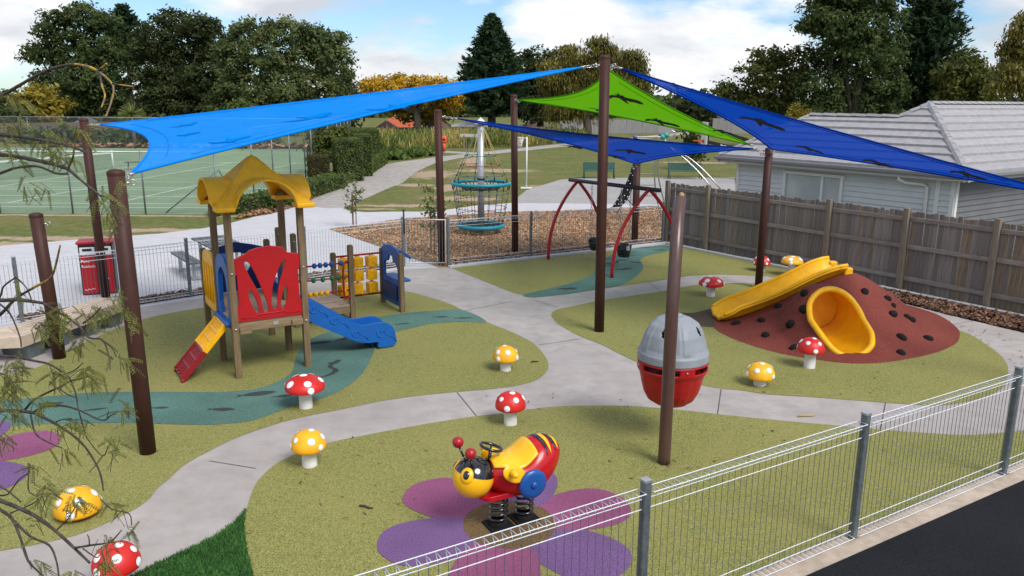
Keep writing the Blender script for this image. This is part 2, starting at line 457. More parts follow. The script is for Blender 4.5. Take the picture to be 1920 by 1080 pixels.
# ------------------------------------------------------------------ ground
rng = np.random.default_rng(7)
random.seed(5)
def sheet(name, pts, z, m, kind='structure', parent=None, smooth=0, px=True, label=None, closed=True):
    P = [G(*p) for p in pts] if px else [Vector((p[0], p[1], 0)) for p in pts]
    if smooth: P = catmull(P, smooth)
    me = bpy.data.meshes.new(name)
    bm = bmesh.new()
    vs = [bm.verts.new((p.x, p.y, z)) for p in P]
    f = bm.faces.new(vs)
    if f.calc_area() and f.normal.z < 0: f.normal_flip()
    bm.normal_update()
    if f.normal.z < 0: f.normal_flip()
    bm.to_mesh(me); bm.free()
    me.materials.append(m)
    o = bpy.data.objects.new(name, me); COL.objects.link(o); o.parent = parent
    if parent is None and kind: o['kind'] = kind
    if label: o['label'] = label
    return o

# lawn with worn earth patches
def lawn_material():
    m = bpy.data.materials.new('lawn_grass'); m.use_nodes = True
    t = m.node_tree; b = t.nodes['Principled BSDF']; L = t.links.new
    b.inputs['Roughness'].default_value = 0.95; b.inputs['Specular IOR Level'].default_value = 0.15
    tcn = N('ShaderNodeTexCoord', t)
    def noise(sc, det, stretch=(1, 1, 1)):
        mp = N('ShaderNodeMapping', t); mp.inputs['Scale'].default_value = stretch
        L(tcn.outputs['Object'], mp.inputs[0])
        n = N('ShaderNodeTexNoise', t); n.inputs['Scale'].default_value = sc; n.inputs['Detail'].default_value = det
        n.inputs['Roughness'].default_value = 0.65
        L(mp.outputs[0], n.inputs['Vector']); return n.outputs['Fac']
    def ramp(src, a, b_, lo, hi):
        r = N('ShaderNodeValToRGB', t)
        r.color_ramp.elements[0].position = lo; r.color_ramp.elements[0].color = (*a, 1)
        r.color_ramp.elements[1].position = hi; r.color_ramp.elements[1].color = (*b_, 1)
        L(src, r.inputs[0]); return r.outputs[0]
    g1 = ramp(noise(3.5, 9), (0.060, 0.088, 0.018), (0.165, 0.175, 0.055), 0.32, 0.68)
    g2 = ramp(noise(0.35, 7), (0, 0, 0), (1, 1, 1), 0.45, 0.70)
    mixb = N('ShaderNodeMix', t, data_type='RGBA'); L(g2, mixb.inputs[0]); L(g1, mixb.inputs[6]); mixb.inputs[7].default_value = (0.185, 0.155, 0.065, 1)
    cur = mixb.outputs[2]
    fine = noise(9, 5)
    nz = noise(1.7, 9)
    acc = None
    patches = [((755, 386), 2.0, 0.55), ((812, 327), 1.5, 3.2), ((772, 347), 1.4, 0.8), ((925, 320), 2.8, 1.6), ((885, 302), 0.9, 5.0), ((842, 352), 0.8, 1.8),
               ((905, 345), 1.6, 1.4), ((870, 372), 2.0, 1.0), ((150, 447), 5.5, 0.45), ((330, 432), 2.8, 0.45), ((-40, 458), 4, 0.5), ((700, 392), 1.0, 0.25), ((200, 404), 16, 0.22), ((1030, 350), 1.2, 1.0), ((1300, 305), 3.0, 1.0), ((1450, 250), 14, 2.0)]
    for (p, rx, ry) in patches:
        c = G(*p)
        vm = N('ShaderNodeVectorMath', t, operation='SUBTRACT'); L(tcn.outputs['Object'], vm.inputs[0]); vm.inputs[1].default_value = (c.x, c.y, 0)
        vd = N('ShaderNodeVectorMath', t, operation='DIVIDE'); L(vm.outputs[0], vd.inputs[0]); vd.inputs[1].default_value = (rx, ry, 1)
        vl = N('ShaderNodeVectorMath', t, operation='LENGTH'); L(vd.outputs[0], vl.inputs[0])
        mr = N('ShaderNodeMapRange', t); mr.inputs[1].default_value = 1.6; mr.inputs[2].default_value = 0.3
        L(vl.outputs['Value'], mr.inputs[0])
        if acc is None: acc = mr.outputs[0]
        else:
            mxn = N('ShaderNodeMath', t, operation='MAXIMUM'); L(acc, mxn.inputs[0]); L(mr.outputs[0], mxn.inputs[1]); acc = mxn.outputs[0]
    ad = N('ShaderNodeMath', t, operation='MULTIPLY_ADD'); L(nz, ad.inputs[0]); ad.inputs[1].default_value = 2.0; ad.inputs[2].default_value = -1.05
    sm = N('ShaderNodeMath', t, operation='ADD'); L(acc, sm.inputs[0]); L(ad.outputs[0], sm.inputs[1])
    mk = N('ShaderNodeMapRange', t); mk.inputs[1].default_value = 0.45; mk.inputs[2].default_value = 0.68; L(sm.outputs[0], mk.inputs[0])
    ds = N('ShaderNodeMath', t, operation='MULTIPLY'); L(mk.outputs[0], ds.inputs[0]); L(acc, ds.inputs[1])
    earth = ramp(fine, (0.27, 0.195, 0.125), (0.44, 0.34, 0.24), 0.35, 0.65)
    mf = N('ShaderNodeMix', t, data_type='RGBA'); L(mk.outputs[0], mf.inputs[0]); L(cur, mf.inputs[6]); L(earth, mf.inputs[7])
    gate = N('ShaderNodeMath', t, operation='GREATER_THAN'); L(acc, gate.inputs[0]); gate.inputs[1].default_value = 0.02
    mg = N('ShaderNodeMix', t, data_type='RGBA'); L(gate.outputs[0], mg.inputs[0]); L(cur, mg.inputs[6]); L(mf.outputs[2], mg.inputs[7])
    L(mg.outputs[2], b.inputs['Base Color'])
    bp = N('ShaderNodeBump', t); bp.inputs['Strength'].default_value = 0.6; bp.inputs['Distance'].default_value = 0.05
    L(noise(7, 6), bp.inputs['Height']); L(bp.outputs[0], b.inputs['Normal'])
    return m
sheet('ground', [(-700, -60), (700, -60), (900, 1100), (-900, 1100)], 0.0, lawn_material(), px=False, label='mown lawn with worn earth patches reaching to the far trees')

# outer paved plaza, pale concrete walk
plaza_px = [(-700, 520), (-300, 485), (0, 461), (100, 453), (187, 446), (300, 438), (383, 428), (433, 418), (480, 406), (531, 391), (568, 387), (607, 388), (643, 389), (652, 395), (684, 398), (735, 397), (786, 397),
            (833, 394), (897, 385), (957, 381), (1020, 381), (1117, 382), (1250, 384), (1420, 388), (1420, 402), (1250, 400), (1250, 470), (840, 520), (757, 520), (358, 575), (42, 640), (-700, 760)]
sheet('paved_plaza', plaza_px, 0.004, M_CONCW, label='pale concrete plaza and footpath outside the playground fence')
sheet('asphalt_forecourt', [(957, 381), (987, 357), (1050, 337), (1100, 334), (1240, 333), (1377, 333), (1379, 352), (1440, 380), (1420, 390), (1250, 384), (1117, 382), (1020, 381)], 0.006, M_COURTG, label='grey sealed court with two green benches')
gp = [(568, 384), (606, 361), (653, 343), (684, 330), (724, 308), (755, 303), (816, 295), (860, 290), (905, 285), (963, 279), (1037, 271), (1160, 261), (1243, 252), (1330, 243), (1330, 246), (1243, 257), (1160, 266), (1037, 277), (963, 285),
      (905, 291), (860, 297), (816, 306), (798, 314), (782, 322), (768, 332), (755, 343), (724, 355), (694, 369), (663, 381), (645, 390), (607, 390)]
sheet('gravel_path', gp, 0.008, M_GRAVEL, label='worn grey gravel path winding past the hedges')
sheet('side_path', [(833, 283), (905, 287), (905, 290), (833, 287)], 0.010, M_GRAVEL)
sheet('chip_bed', [(617, 430), (747, 412), (833, 405), (947, 398), (1040, 396), (1117, 393), (1250, 388), (1300, 388), (1300, 440), (1248, 463), (843, 510), (815, 499), (760, 480), (713, 463)], 0.008, M_CHIPB, label='bed of orange wood chips under the rope climber')
# tennis court
sheet('tennis_court', [(-45, 28.9), (-10.2, 28.9), (-10.6, 41.4), (-13.6, 69), (-60, 69)], 0.006, M_COURT, px=False, label='green artificial tennis court behind wire netting')
ct = bpy.data.objects['tennis_court']
def strip(name, a, b, w, z, m, parent):
    a = Vector((a[0], a[1])); b = Vector((b[0], b[1])); d = (b - a).normalized(); n = Vector((-d.y, d.x)) * w / 2
    return sheet(name, [a - n, b - n, b + n, a + n], z, m, px=False, parent=parent, kind=None)
for a, b in (((-44, 30.75), (-10.9, 30.75)), ((-44, 31.9), (-10.9, 31.9)), ((-40, 34.4), (-10.9, 34.4)), ((-40, 36.9), (-15.6, 36.9)), ((-40, 37.8), (-11, 37.8)), ((-40, 40.6), (-11, 40.6)),
             ((-40, 47.5), (-12, 47.5)), ((-40, 53.5), (-12.5, 53.5))):
    strip('court_line', a, b, 0.075, 0.010, M_LINE, ct)
for x in (-25.5, -20.9, -16.6, -12.6):
    strip('court_line', (x + 0.6, 31.9), (x + 2.2, 53.5), 0.075, 0.014, M_LINE, ct)

# inner playground slab
sheet('playground_path', [(-900, 1500), (-900, 690), (42, 612), (358, 562), (757, 505), (841, 502), (1248, 459), (1330, 473), (1545, 492), (1680, 545), (1850, 579), (2300, 690), (2300, 800), (1920, 885), (1602, 1022), (1200, 1190), (600, 1480)], 0.010, M_CONC,
      label='grey concrete path curving between the coloured rubber islands')
PP = bpy.data.objects['playground_path']
for a, b in (((857, 737), (893, 781)), ((1352, 731), (1345, 779)), ((870, 584), (960, 566)), ((1000, 563), (1045, 577)), ((1010, 648), (1090, 636)), ((1240, 548), (1215, 530)), ((393, 866), (480, 880)),
             ((1773, 612), (1828, 602)), ((1660, 757), (1650, 808)), ((0, 690), (110, 655))):
    p, q = G(*a), G(*b)
    strip('expansion_joint', p, q, 0.014, 0.0135, M_JOINT, PP)
zA = [(-500, 745), (-200, 735), (43, 699), (130, 657), (230, 613), (300, 592), (380, 578), (480, 562), (600, 550), (700, 545), (765, 548), (800, 557), (833, 567), (867, 582), (913, 605), (960, 624), (1000, 645), (1022, 670), (1028, 690), (1015, 708), (985, 721),
      (930, 730), (850, 737), (780, 744), (713, 754), (630, 771), (580, 781), (537, 791), (480, 809), (433, 827), (393, 847), (347, 873), (320, 897), (293, 920), (280, 937), (247, 960), (167, 997), (113, 1013), (0, 1035), (-200, 1060), (-500, 1080)]
sheet('rubber_island', zA, 0.015, M_GREEN, smooth=4, label='olive rubber surface round the play tower')
zB = [(1975, 806), (1920, 809), (1827, 817), (1757, 815), (1673, 809), (1607, 803), (1440, 788), (1343, 778), (1273, 770), (1200, 764), (1127, 762), (1043, 764), (980, 771), (940, 777), (893, 782), (820, 793), (747, 806), (673, 820), (613, 833), (557, 853), (520, 870), (493, 893), (478, 912), (463, 955), (458, 987), (463, 1030), (475, 1080), (500, 1180), (560, 1380), (900, 1290), (1200, 1165), (1595, 998), (1870, 882), (1960, 845)]
sheet('rubber_island', zB, 0.015, M_GREEN, smooth=4, label='olive rubber surface round the bee rider and its flower')
zC = [(1034, 590), (1043, 582), (1060, 578), (1093, 571), (1133, 563), (1243, 547), (1293, 537), (1344, 533), (1411, 532), (1470, 541), (1560, 556), (1660, 580), (1740, 601), (1800, 621), (1827, 633), (1853, 650), (1873, 665), (1888, 685), (1889, 703), (1885, 722), (1873, 733), (1847, 745), (1807, 756), (1760, 762), (1707, 760), (1653, 756),
      (1573, 750), (1507, 745), (1440, 741), (1393, 734), (1353, 730), (1320, 724), (1260, 705), (1203, 684), (1160, 664), (1127, 647), (1093, 634), (1060, 617), (1040, 602)]
sheet('rubber_island', zC, 0.015, M_GREEN, smooth=4, label='olive rubber surface round the red mound')
zD = [(846, 503), (890, 521), (960, 549), (980, 554), (1002, 559), (1060, 553), (1113, 545), (1133, 542), (1243, 526), (1293, 518), (1327, 516), (1373, 516), (1440, 519), (1490, 526), (1530, 519), (1545, 494), (1425, 496), (1330, 475), (1246, 460), (1050, 481)]
zDw = [G(*p) for p in zD]
sheet('rubber_island', [(p.x, p.y) for p in zDw], 0.015, M_GREEN, px=False, label='olive rubber surface under the swings by the timber fence')
r1 = [(-500, 800), (-150, 765), (20, 752), (103, 744), (180, 738), (250, 737), (350, 737), (417, 737), (480, 731), (520, 718), (547, 700), (553, 680), (560, 662), (582, 638), (618, 623), (680, 603), (727, 593), (763, 588), (813, 584), (867, 582.5), (912, 604.5), (867, 605), (813, 608), (780, 615), (743, 624), (715, 641), (703, 657), (693, 680),
      (680, 701), (660, 720), (613, 746), (547, 764), (480, 789), (433, 796), (383, 799), (300, 797), (250, 795), (167, 796), (67, 798), (0, 803), (-150, 820), (-500, 860)]
sheet('rubber_stream', r1, 0.019, M_TEAL, smooth=4, label='teal rubber stream with animal marks beside the play tower')
r2_ = [(982, 554), (1027, 543), (1077, 530), (1108, 517), (1122, 503), (1137, 485), (1160, 473), (1193, 466), (1245, 461), (1262, 466), (1248, 473), (1220, 479), (1201, 487), (1206, 500), (1199, 514), (1178, 529), (1160, 537), (1113, 544.5), (1060, 552.5), (1002, 558.5)]
sheet('rubber_stream', r2_, 0.019, M_TEAL, smooth=4, label='teal rubber stream running under the swings')
turf_px = [(462, 958), (433, 987), (400, 1010), (333, 1042), (287, 1063), (267, 1073), (200, 1110), (230, 1250), (540, 1350), (500, 1180), (475, 1080), (463, 1030), (458, 987)]
sheet('turf_strip', turf_px, 0.0165, M_TURFB, smooth=0, label='bright green artificial turf corner beside the path')
# fish, tracks and lizard marks set in the rubber
def mark(p, L, rz, shape, z=0.0225):
    c = G(*p)
    if shape == 'fish': q = [(-.5, .13), (-.34, .03), (-.2, .1), (.1, .16), (.36, .1), (.5, 0), (.36, -.1), (.1, -.16), (-.2, -.1), (-.34, -.03), (-.5, -.13), (-.43, 0)]
    elif shape == 'leaf': q = [(-.5, 0), (-.2, .09), (.15, .1), (.5, 0), (.15, -.1), (-.2, -.09)]
    elif shape == 'lizard': q = [(-.5, -.05), (-.3, -.16), (-.05, -.15), (.06, -.05), (.1, .08), (.2, .17), (.34, .16), (.5, .22), (.46, .3), (.34, .29), (.24, .33), (.2, .26), (.06, .18), (0, .02), (-.1, -.06), (-.28, -.09)]
    else: q = [(-.5, .02), (-.2, .16), (.0, .1), (.2, .2), (.5, .06), (.3, -.05), (.42, -.2), (.1, -.12), (-.1, -.2), (-.24, -.06)]
    cs, sn = math.cos(rz), math.sin(rz)
    P = [Vector((c.x + L * (x * cs - y * sn), c.y + L * (x * sn + y * cs), 0)) for x, y in q]
    P = catmull(P, 4)
    return sheet('animal_mark', [(a.x, a.y) for a in P], z, M_MARK, px=False, parent=bpy.data.objects['rubber_stream'] if p[1] > 560 else bpy.data.objects['rubber_stream.001'], kind=None)
for p, L, rz, s in (((415, 770), .38, 0, 'fish'), ((300, 767), .24, .1, 'fish'), ((480, 741), .55, .35, 'fish'), ((530, 745), .28, .3, 'fish'), ((625, 695), .85, 1.1, 'lizard'), ((595, 645), .5, .4, 'fish'), ((180, 770), .3, .35, 'leaf'),
                    ((645, 637), .4, .9, 'paw'), ((755, 609), .32, .3, 'leaf'), ((826, 596), .30, .1, 'fish'), ((868, 598), .36, .1, 'leaf'), ((95, 760), .34, .3, 'fish'),
                    ((1063, 543), .5, .2, 'paw'), ((1170, 506), .55, .5, 'paw'), ((1190, 493), .4, -.5, 'paw'), ((1155, 493), .9, .3, 'lizard'), ((1185, 474), .4, .3, 'leaf'), ((1236, 470), .4, 0, 'paw'), ((1210, 465), .4, .2, 'leaf'), ((1140, 486), .25, .2, 'leaf'), ((1136, 517), .3, .2, 'leaf'), ((1182, 480), .35, .1, 'leaf')):
    mark(p, L, rz, s)
# flower on the ground
def flower(c, rot, name, label, z=0.019, R=0.46, alt=0):
    o = sheet(name, [(c.x + R * math.cos(a), c.y + R * math.sin(a)) for a in np.linspace(0, 2 * math.pi, 41)[:-1]], z + 0.004, M_BROWN_R, px=False, label=label)
    for k in range(6):
        a = rot + k * math.pi / 3
        d = Vector((math.cos(a), math.sin(a))); n = Vector((-d.y, d.x))
        q = [(.12, .0), (.3, .20), (.6, .36), (.95, .40), (1.2, .30), (1.32, .0), (1.2, -.30), (.95, -.40), (.6, -.36), (.3, -.20)]
        P = [Vector((c.x, c.y)) + d * x + n * y for x, y in q]
        P = catmull([Vector((p.x, p.y, 0)) for p in P], 5)
        sheet('petal', [(p.x, p.y) for p in P], z + 0.0006 * k, M_PINK if (k + alt) % 2 else M_PURP, px=False, parent=o, kind=None)
    return o
flower(G(955, 985), math.radians(-38), 'ground_flower', 'rubber flower of pink and purple petals under the bee rider')
flower(G(-128, 874), math.radians(-22), 'ground_flower', 'pink and purple rubber flower half out of view at left', alt=0)

# kerbs, edging, drive
fA, fB = G(1195, 1180), G(1875, 893)
fdir = (fB - fA); fdir.z = 0; fdir.normalize(); fn = Vector((fdir.y, -fdir.x, 0))     # fn points to the drive
def fpt(s, o=0.0, z=0.0):
    p = fA + fdir * s + fn * o; return Vector((p.x, p.y, z))
mb = MB()
for s0, s1, o0, o1, z0, z1 in ((-9, 18, -.06, .09, -.2, .03), (-9, 18, .09, .20, -.2, .022)):
    a, b, c, d = fpt(s0, o0), fpt(s1, o0), fpt(s1, o1), fpt(s0, o1)
    mb.add([(p.x, p.y, z0) for p in (a, d, c, b)] + [(p.x, p.y, z1) for p in (a, d, c, b)], [(4, 5, 6, 7), (0, 1, 5, 4), (1, 2, 6, 5), (2, 3, 7, 6), (3, 0, 4, 7)])
k = mb.build('kerb', M_KERB); tag(k, 'sandy concrete kerb strip between the wire fence and the driveway', kind='structure')
P = [fpt(-9, .185), fpt(22, .185), fpt(22, 14), fpt(-9, 14)]
sheet('driveway', [(p.x, p.y) for p in P], 0.014, M_ASPH, px=False, label='dark asphalt driveway in the bottom right corner')
# concrete edging under the back fence and along the timber fence
mb = MB()
ed = [G(842, 503), G(995, 486), G(1245, 458)]
for a, b in zip(ed[:-1], ed[1:]): mb.bar((a.x, a.y, .02), (b.x, b.y, .02), .14, .09)
tag(mb.build('fence_edging', M_CONCW, bevel=.01), 'pale concrete edging under the back wire fence', kind='structure')
FA, FB = Vector((4.63, 23.57, 0)), Vector((9.8, 15.92, 0))
FD = (FB - FA).normalized(); FN = Vector((-FD.y, FD.x, 0))      # FN points away from the playground (+x)
if FN.x < 0: FN = -FN
mb = MB()
a = FA - FN * .22; b = FA + FD * 16 - FN * .22
mb.bar((a.x, a.y, .02), (b.x, b.y, .02), .12, .10)
tag(mb.build('fence_edging', M_CONCW, bevel=.01), 'pale concrete edging along the foot of the timber fence', kind='structure')

def in_poly(P, poly):
    x, y = P[:, 0], P[:, 1]; c = np.zeros(len(P), bool); n = len(poly)
    for i in range(n):
        x0, y0 = poly[i]; x1, y1 = poly[(i + 1) % n]
        if y0 == y1: continue
        k_ = ((y0 > y) != (y1 > y)) & (x < (x1 - x0) * (y - y0) / (y1 - y0) + x0)
        c ^= k_
    return c
def scatter(poly, n, rng=rng):
    poly = [(p[0], p[1]) for p in poly]
    a = np.array(poly); lo, hi = a.min(0), a.max(0); outp = np.zeros((0, 2))
    while len(outp) < n:
        q = rng.uniform(lo, hi, (n * 2, 2)); outp = np.vstack([outp, q[in_poly(q, poly)]])
    return outp[:n]
def flakes(name, P, z, L, Wd, m, tilt=0.5, zj=0.02, parent=None, label=None):
    n = len(P); a = rng.uniform(0, 2 * math.pi, n)
    l = rng.uniform(L * .5, L * 1.2, n) / 2; w = rng.uniform(Wd * .5, Wd * 1.2, n) / 2
    t1 = rng.uniform(-tilt, tilt, n); t2 = rng.uniform(-tilt, tilt, n)
    ux = np.stack([np.cos(a), np.sin(a), t1], 1); uy = np.stack([-np.sin(a), np.cos(a), t2], 1)
    c = np.stack([P[:, 0], P[:, 1], z + rng.uniform(0, zj, n) + np.abs(t1) * l], 1)
    V = np.stack([c - ux * l[:, None] - uy * w[:, None], c + ux * l[:, None] - uy * w[:, None], c + ux * l[:, None] + uy * w[:, None], c - ux * l[:, None] + uy * w[:, None]], 1).reshape(-1, 3)
    F = np.arange(n * 4).reshape(-1, 4)
    o = np_mesh(name, V, F, m, parent)
    tag(o, label, None, None, 'stuff'); return o
cb = [G(*p) for p in [(617, 430), (747, 412), (833, 405), (947, 398), (1040, 396), (1117, 393), (1250, 388), (1300, 388), (1248, 458), (995, 483), (843, 500), (815, 497), (760, 480), (713, 463)]]
flakes('wood_chips', scatter(cb, 42000), 0.012, .062, .027, M_CHIP, label='orange wood chips spread under the climbing frames')
mbed = [G(*p) for p in [(1600, 525), (1637, 538), (1670, 563), (1773, 590), (1920, 625), (2100, 665)]]
mbed2 = [FA + FD * s - FN * .28 for s in (15, 12, 9, 7, 5.5)]
mpoly = [(p.x, p.y) for p in mbed + mbed2]
sheet('mulch_bed', mpoly, 0.016, M_MULCHB, px=False, label='dark bark bed along the timber fence')
flakes('bark_mulch', scatter(mpoly, 7000), 0.018, .085, .04, M_MULCH, tilt=.6, zj=.03, label='dark brown bark mulch beside the timber fence')
LF = [Vector((-12.6, 11.2, 0)), Vector((-9.14, 14.32, 0)), Vector((-6.84, 16.46, 0)), Vector((-4.8, 18.15, 0)), Vector((-2.75, 19.79, 0))]
off_ = Vector((-.68, .73, 0))
lp = [LF[1] + off_ * .03, LF[2] + off_ * .03, LF[3] + off_ * .03, LF[4] + off_ * .03 - Vector((.1, .1, 0)), LF[4] + off_ * .42, LF[3] + off_ * .5, LF[2] + off_ * .5, LF[1] + off_ * .5]
lpoly = [(p.x, p.y) for p in lp]
sheet('mulch_bed', lpoly, 0.012, M_MULCHB, px=False, label='dark bark strip outside the left wire fence')
flakes('bark_mulch', scatter(lpoly, 3500), 0.014, .085, .04, M_MULCH, tilt=.6, zj=.04, label='brown bark mulch strip behind the left wire fence')
bp_ = [(p.x, p.y) for p in [G(843, 501), G(1246, 457), G(1243, 451), G(843, 493)]]
flakes('bark_mulch', scatter(bp_, 2500), 0.014, .085, .04, M_MULCH, tilt=.6, zj=.04, label='dark bark strip along the foot of the back fence')
lit = [G(*p) for p in [(440, 412), (505, 402), (568, 384), (606, 362), (653, 344), (690, 326), (724, 309), (716, 309), (680, 326), (640, 343), (590, 362), (540, 380), (470, 398)]]
flakes('leaf_litter', scatter(lit, 3500), 0.014, .13, .09, M_LITTER, tilt=.6, zj=.04, label='brown fallen leaves along the foot of the hedges')
flakes('leaf_litter', scatter([(-40, 69.3), (-14, 69.3), (-14, 70.5), (-40, 70.5)], 900), 0.01, .5, .35, M_LITTER, tilt=.6, zj=.2, label='red brown leaf litter along the far end of the court')
# artificial turf blades
tp = [G(*p) for p in turf_px]
TP = scatter([(p.x, p.y) for p in tp], 30000)
n = len(TP); a = rng.uniform(0, 2 * math.pi, n); h = rng.uniform(.02, .035, n); lean = rng.uniform(-.02, .02, (n, 2))
w = np.stack([np.cos(a), np.sin(a), np.zeros(n)], 1) * .0035
c0 = np.stack([TP[:, 0], TP[:, 1], np.full(n, .017)], 1); c1 = c0 + np.stack([lean[:, 0], lean[:, 1], h], 1)
V = np.stack([c0 - w, c0 + w, c1 + w * .5, c1 - w * .5], 1).reshape(-1, 3)
tag(np_mesh('turf_grass', V, np.arange(n * 4).reshape(-1, 4), M_TURF), 'dense bright green artificial grass blades beside the path', kind='stuff')
# small debris on the rubber and the paths
deb = np.vstack([scatter([(p.x, p.y) for p in [G(*q) for q in zz_]], 55) for zz_ in (zA[2:-3], zB[1:-8], zC)] + [scatter([(p.x, p.y) for p in [G(860, 740), G(1340, 735), G(1345, 775), G(890, 780)]], 12), scatter([(p.x, p.y) for p in [G(1660, 570), G(1920, 640), G(1915, 700), G(1890, 680), G(1830, 632)]], 40)])
flakes('leaf_scraps', deb, 0.021, .05, .018, M_MULCH, tilt=.25, zj=.004, label='tiny dead leaf scraps scattered over the rubber and paths')
# ------------------------------------------------------------------ shade posts
def shade_post(base, h, r, label, lean=(0, 0), hooks=()):
    o = empty('shade_post', (base[0], base[1], 0), 0, label, 'post', 'brown shade sail posts')
    m = MB(); m.tube([(0, 0, 0.0), (lean[0] * .5, lean[1] * .5, h * .5), (lean[0], lean[1], h - .03)], r, 20, caps=True)
    m.build('column', M_POST, o)
    m = MB(); m.lathe([(r * 1.02, -.035), (r * 1.04, -.01), (r * 1.0, .012), (r * .6, .03), (0.001, .036)], 20, (lean[0], lean[1], h - .02))
    m.build('cap', M_POST, o)

    for (ax, ay, z) in hooks:
        d = Vector((ax, ay, 0)).normalized()
        m = MB(); p = Vector((lean[0], lean[1], z))
        m.tube([p + d * (r * .8), p + d * (r + .05)], .014, 8); 
        m.tube([p + d * (r + .07) + Vector((math.cos(t) * .03 * d.x, math.cos(t) * .03 * d.y, math.sin(t) * .03)) for t in np.linspace(0, 2 * math.pi, 11)[:-1]], .008, 6, closed=True)
        m.build('eye_bolt', M_STEEL, o)
    return o
P_NL, P_SH, P_C, P_R = Vector((-4.31, 8.76, 0)), Vector((-7.32, 12.29, 0)), Vector((1.6, 14.02, 0)), Vector((5.6, 17.64, 0))
P_8, P_9, P_11, P_FL = Vector((-1.8, 20.06, 0)), Vector((.08, 21.85, 0)), Vector((3.67, 23.6, 0)), Vector((-8.40, 16.0, 0))
P_OUT = Vector((8.3, 10.9, 0))
shade_post(P_NL, 3.34, .092, 'thick brown post left of the path holding the near corner of the light blue sail', (-.03, 0), [(1, .6, 3.2)])
shade_post(P_SH, 2.36, .098, 'short brown post beside the timber platform bench with no sail on it', (-.08, 0), [(1, .1, 2.2)])
shade_post(P_C, 4.86, .090, 'tallest brown post in the middle where three sails meet', (-.05, 0), [(-.9, -.3, 4.70), (.6, .5, 4.66), (.8, -.1, 4.70)])
shade_post(P_R, 3.14, .085, 'brown post beside the yellow mound slide', (0, 0), [(-1, 0, 3.0), (.3, -1, 3.05)])
shade_post(P_8, 3.88, .095, 'brown post behind the wire gate with a thin blue sail end', (-.05, 0), [(1, .3, 3.72)])
shade_post(P_9, 4.26, .090, 'brown post in the chip bed right of the rope climber', (-.06, 0), [(1, -.6, 4.1)])
shade_post(P_11, 2.34, .10, 'low brown post behind the swings at the lowest corner of the blue sail', (-.02, 0), [(-.6, -.6, 2.2)])
shade_post(P_FL, 3.72, .085, 'brown post in front of the red rubbish bin', (-.05, 0), [(1, -.2, 3.6)])
shade_post(P_OUT, 3.25, .09, 'brown post outside the right edge holding the long dark blue sail', (0, 0), [(-1, 0, 3.1)])

# ------------------------------------------------------------------ shade sails
def fabric(name, col, tcol, w):
    m = mat(name, col, 0.7, tuple(c * .88 for c in col), nscale=2.2, detail=7, bump=0.12, bscale=260, spec=0.05, trans=(w, tcol))
    t = m.node_tree; o_ = t.nodes['Material Output']; src = o_.inputs[0].links[0].from_socket      # open knit: part of the light passes straight through
    tp = N('ShaderNodeBsdfTransparent', t); ms = N('ShaderNodeMixShader', t); ms.inputs[0].default_value = 0.11 if name == 'sail_blue' else 0.05
    t.links.new(src, ms.inputs[1]); t.links.new(tp.outputs[0], ms.inputs[2]); t.links.new(ms.outputs[0], o_.inputs[0])
    return m
M_SBLUE = fabric('sail_blue', (0.002, 0.31, 0.98), (0.0, 0.085, 0.62), 0.22)
M_SDEEP = fabric('sail_deep_blue', (0.003, 0.045, 0.33), (0.0, 0.070, 0.55), 0.42)
M_SGREEN = fabric('sail_green', (0.095, 0.33, 0.010), (0.15, 0.50, 0.005), 0.48)
M_BIRD = mat('bird_applique', (0.004, 0.005, 0.008), 0.8)
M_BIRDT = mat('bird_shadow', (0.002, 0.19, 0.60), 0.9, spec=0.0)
class Sail:
    def __init__(s, A, B, C, curve=(.16, .16, .16), sag=.0):
        s.P = [Vector(A), Vector(B), Vector(C)]; s.cv = curve; s.sag = sag
        s.n = (s.P[1] - s.P[0]).cross(s.P[2] - s.P[0]).normalized()
        if s.n.z < 0: s.n = -s.n
        s.cen = (s.P[0] + s.P[1] + s.P[2]) / 3
    def pt(s, a, b, c):
        p = s.P[0] * a + s.P[1] * b + s.P[2] * c
        # edges pulled in towards the opposite corner
        for (u, v, w, k, i) in ((a, b, c, s.cv[0], 2), (b, c, a, s.cv[1], 0), (c, a, b, s.cv[2], 1)):
            mid = 4 * u * v * (1 - w) ** 1.5
            p = p + (s.P[i] - p) * (k * mid * .8)
        p = p - s.n * (s.sag * 27 * a * b * c)
        return p
    def mesh(s, name, m, parent, n=26):
        mb = MB(); idx = {}
        for i in range(n + 1):
            for j in range(n + 1 - i):
                idx[i, j] = len(mb.v); a, b = i / n, j / n; mb.v.append(tuple(s.pt(a, b, 1 - a - b)))
        for i in range(n):
            for j in range(n - i):
                mb.f.append((idx[i, j], idx[i + 1, j], idx[i, j + 1])); mb.m.append(0); mb.sm.append(True)
                if j < n - i - 1: mb.f.append((idx[i + 1, j], idx[i + 1, j + 1], idx[i, j + 1])); mb.m.append(0); mb.sm.append(True)
        return mb.build(name, m, parent)
    def edge(s, k, n=26):
        o = []
        for i in range(n + 1):
            t = i / n
            o.append(s.pt(*((1 - t, t, 0), (0, 1 - t, t), (t, 0, 1 - t))[k]))
        return o
    def bary(s, p):
        v0, v1, v2 = s.P[1] - s.P[0], s.P[2] - s.P[0], p - s.P[0]
        d00, d01, d11, d20, d21 = v0.dot(v0), v0.dot(v1), v1.dot(v1), v2.dot(v0), v2.dot(v1)
        den = d00 * d11 - d01 * d01
        b = (d11 * d20 - d01 * d21) / den; c = (d00 * d21 - d01 * d20) / den
        return 1 - b - c, b, c
    def hit(s, px, py):
        r = ray(px, py); o = Vector((0, 0, CH))
        return o + r * ((s.P[0] - o).dot(s.n) / r.dot(s.n))
    def on(s, p):
        a, b, c = s.bary(p); return p - s.n * (s.sag * 27 * max(a, 0) * max(b, 0) * max(c, 0))
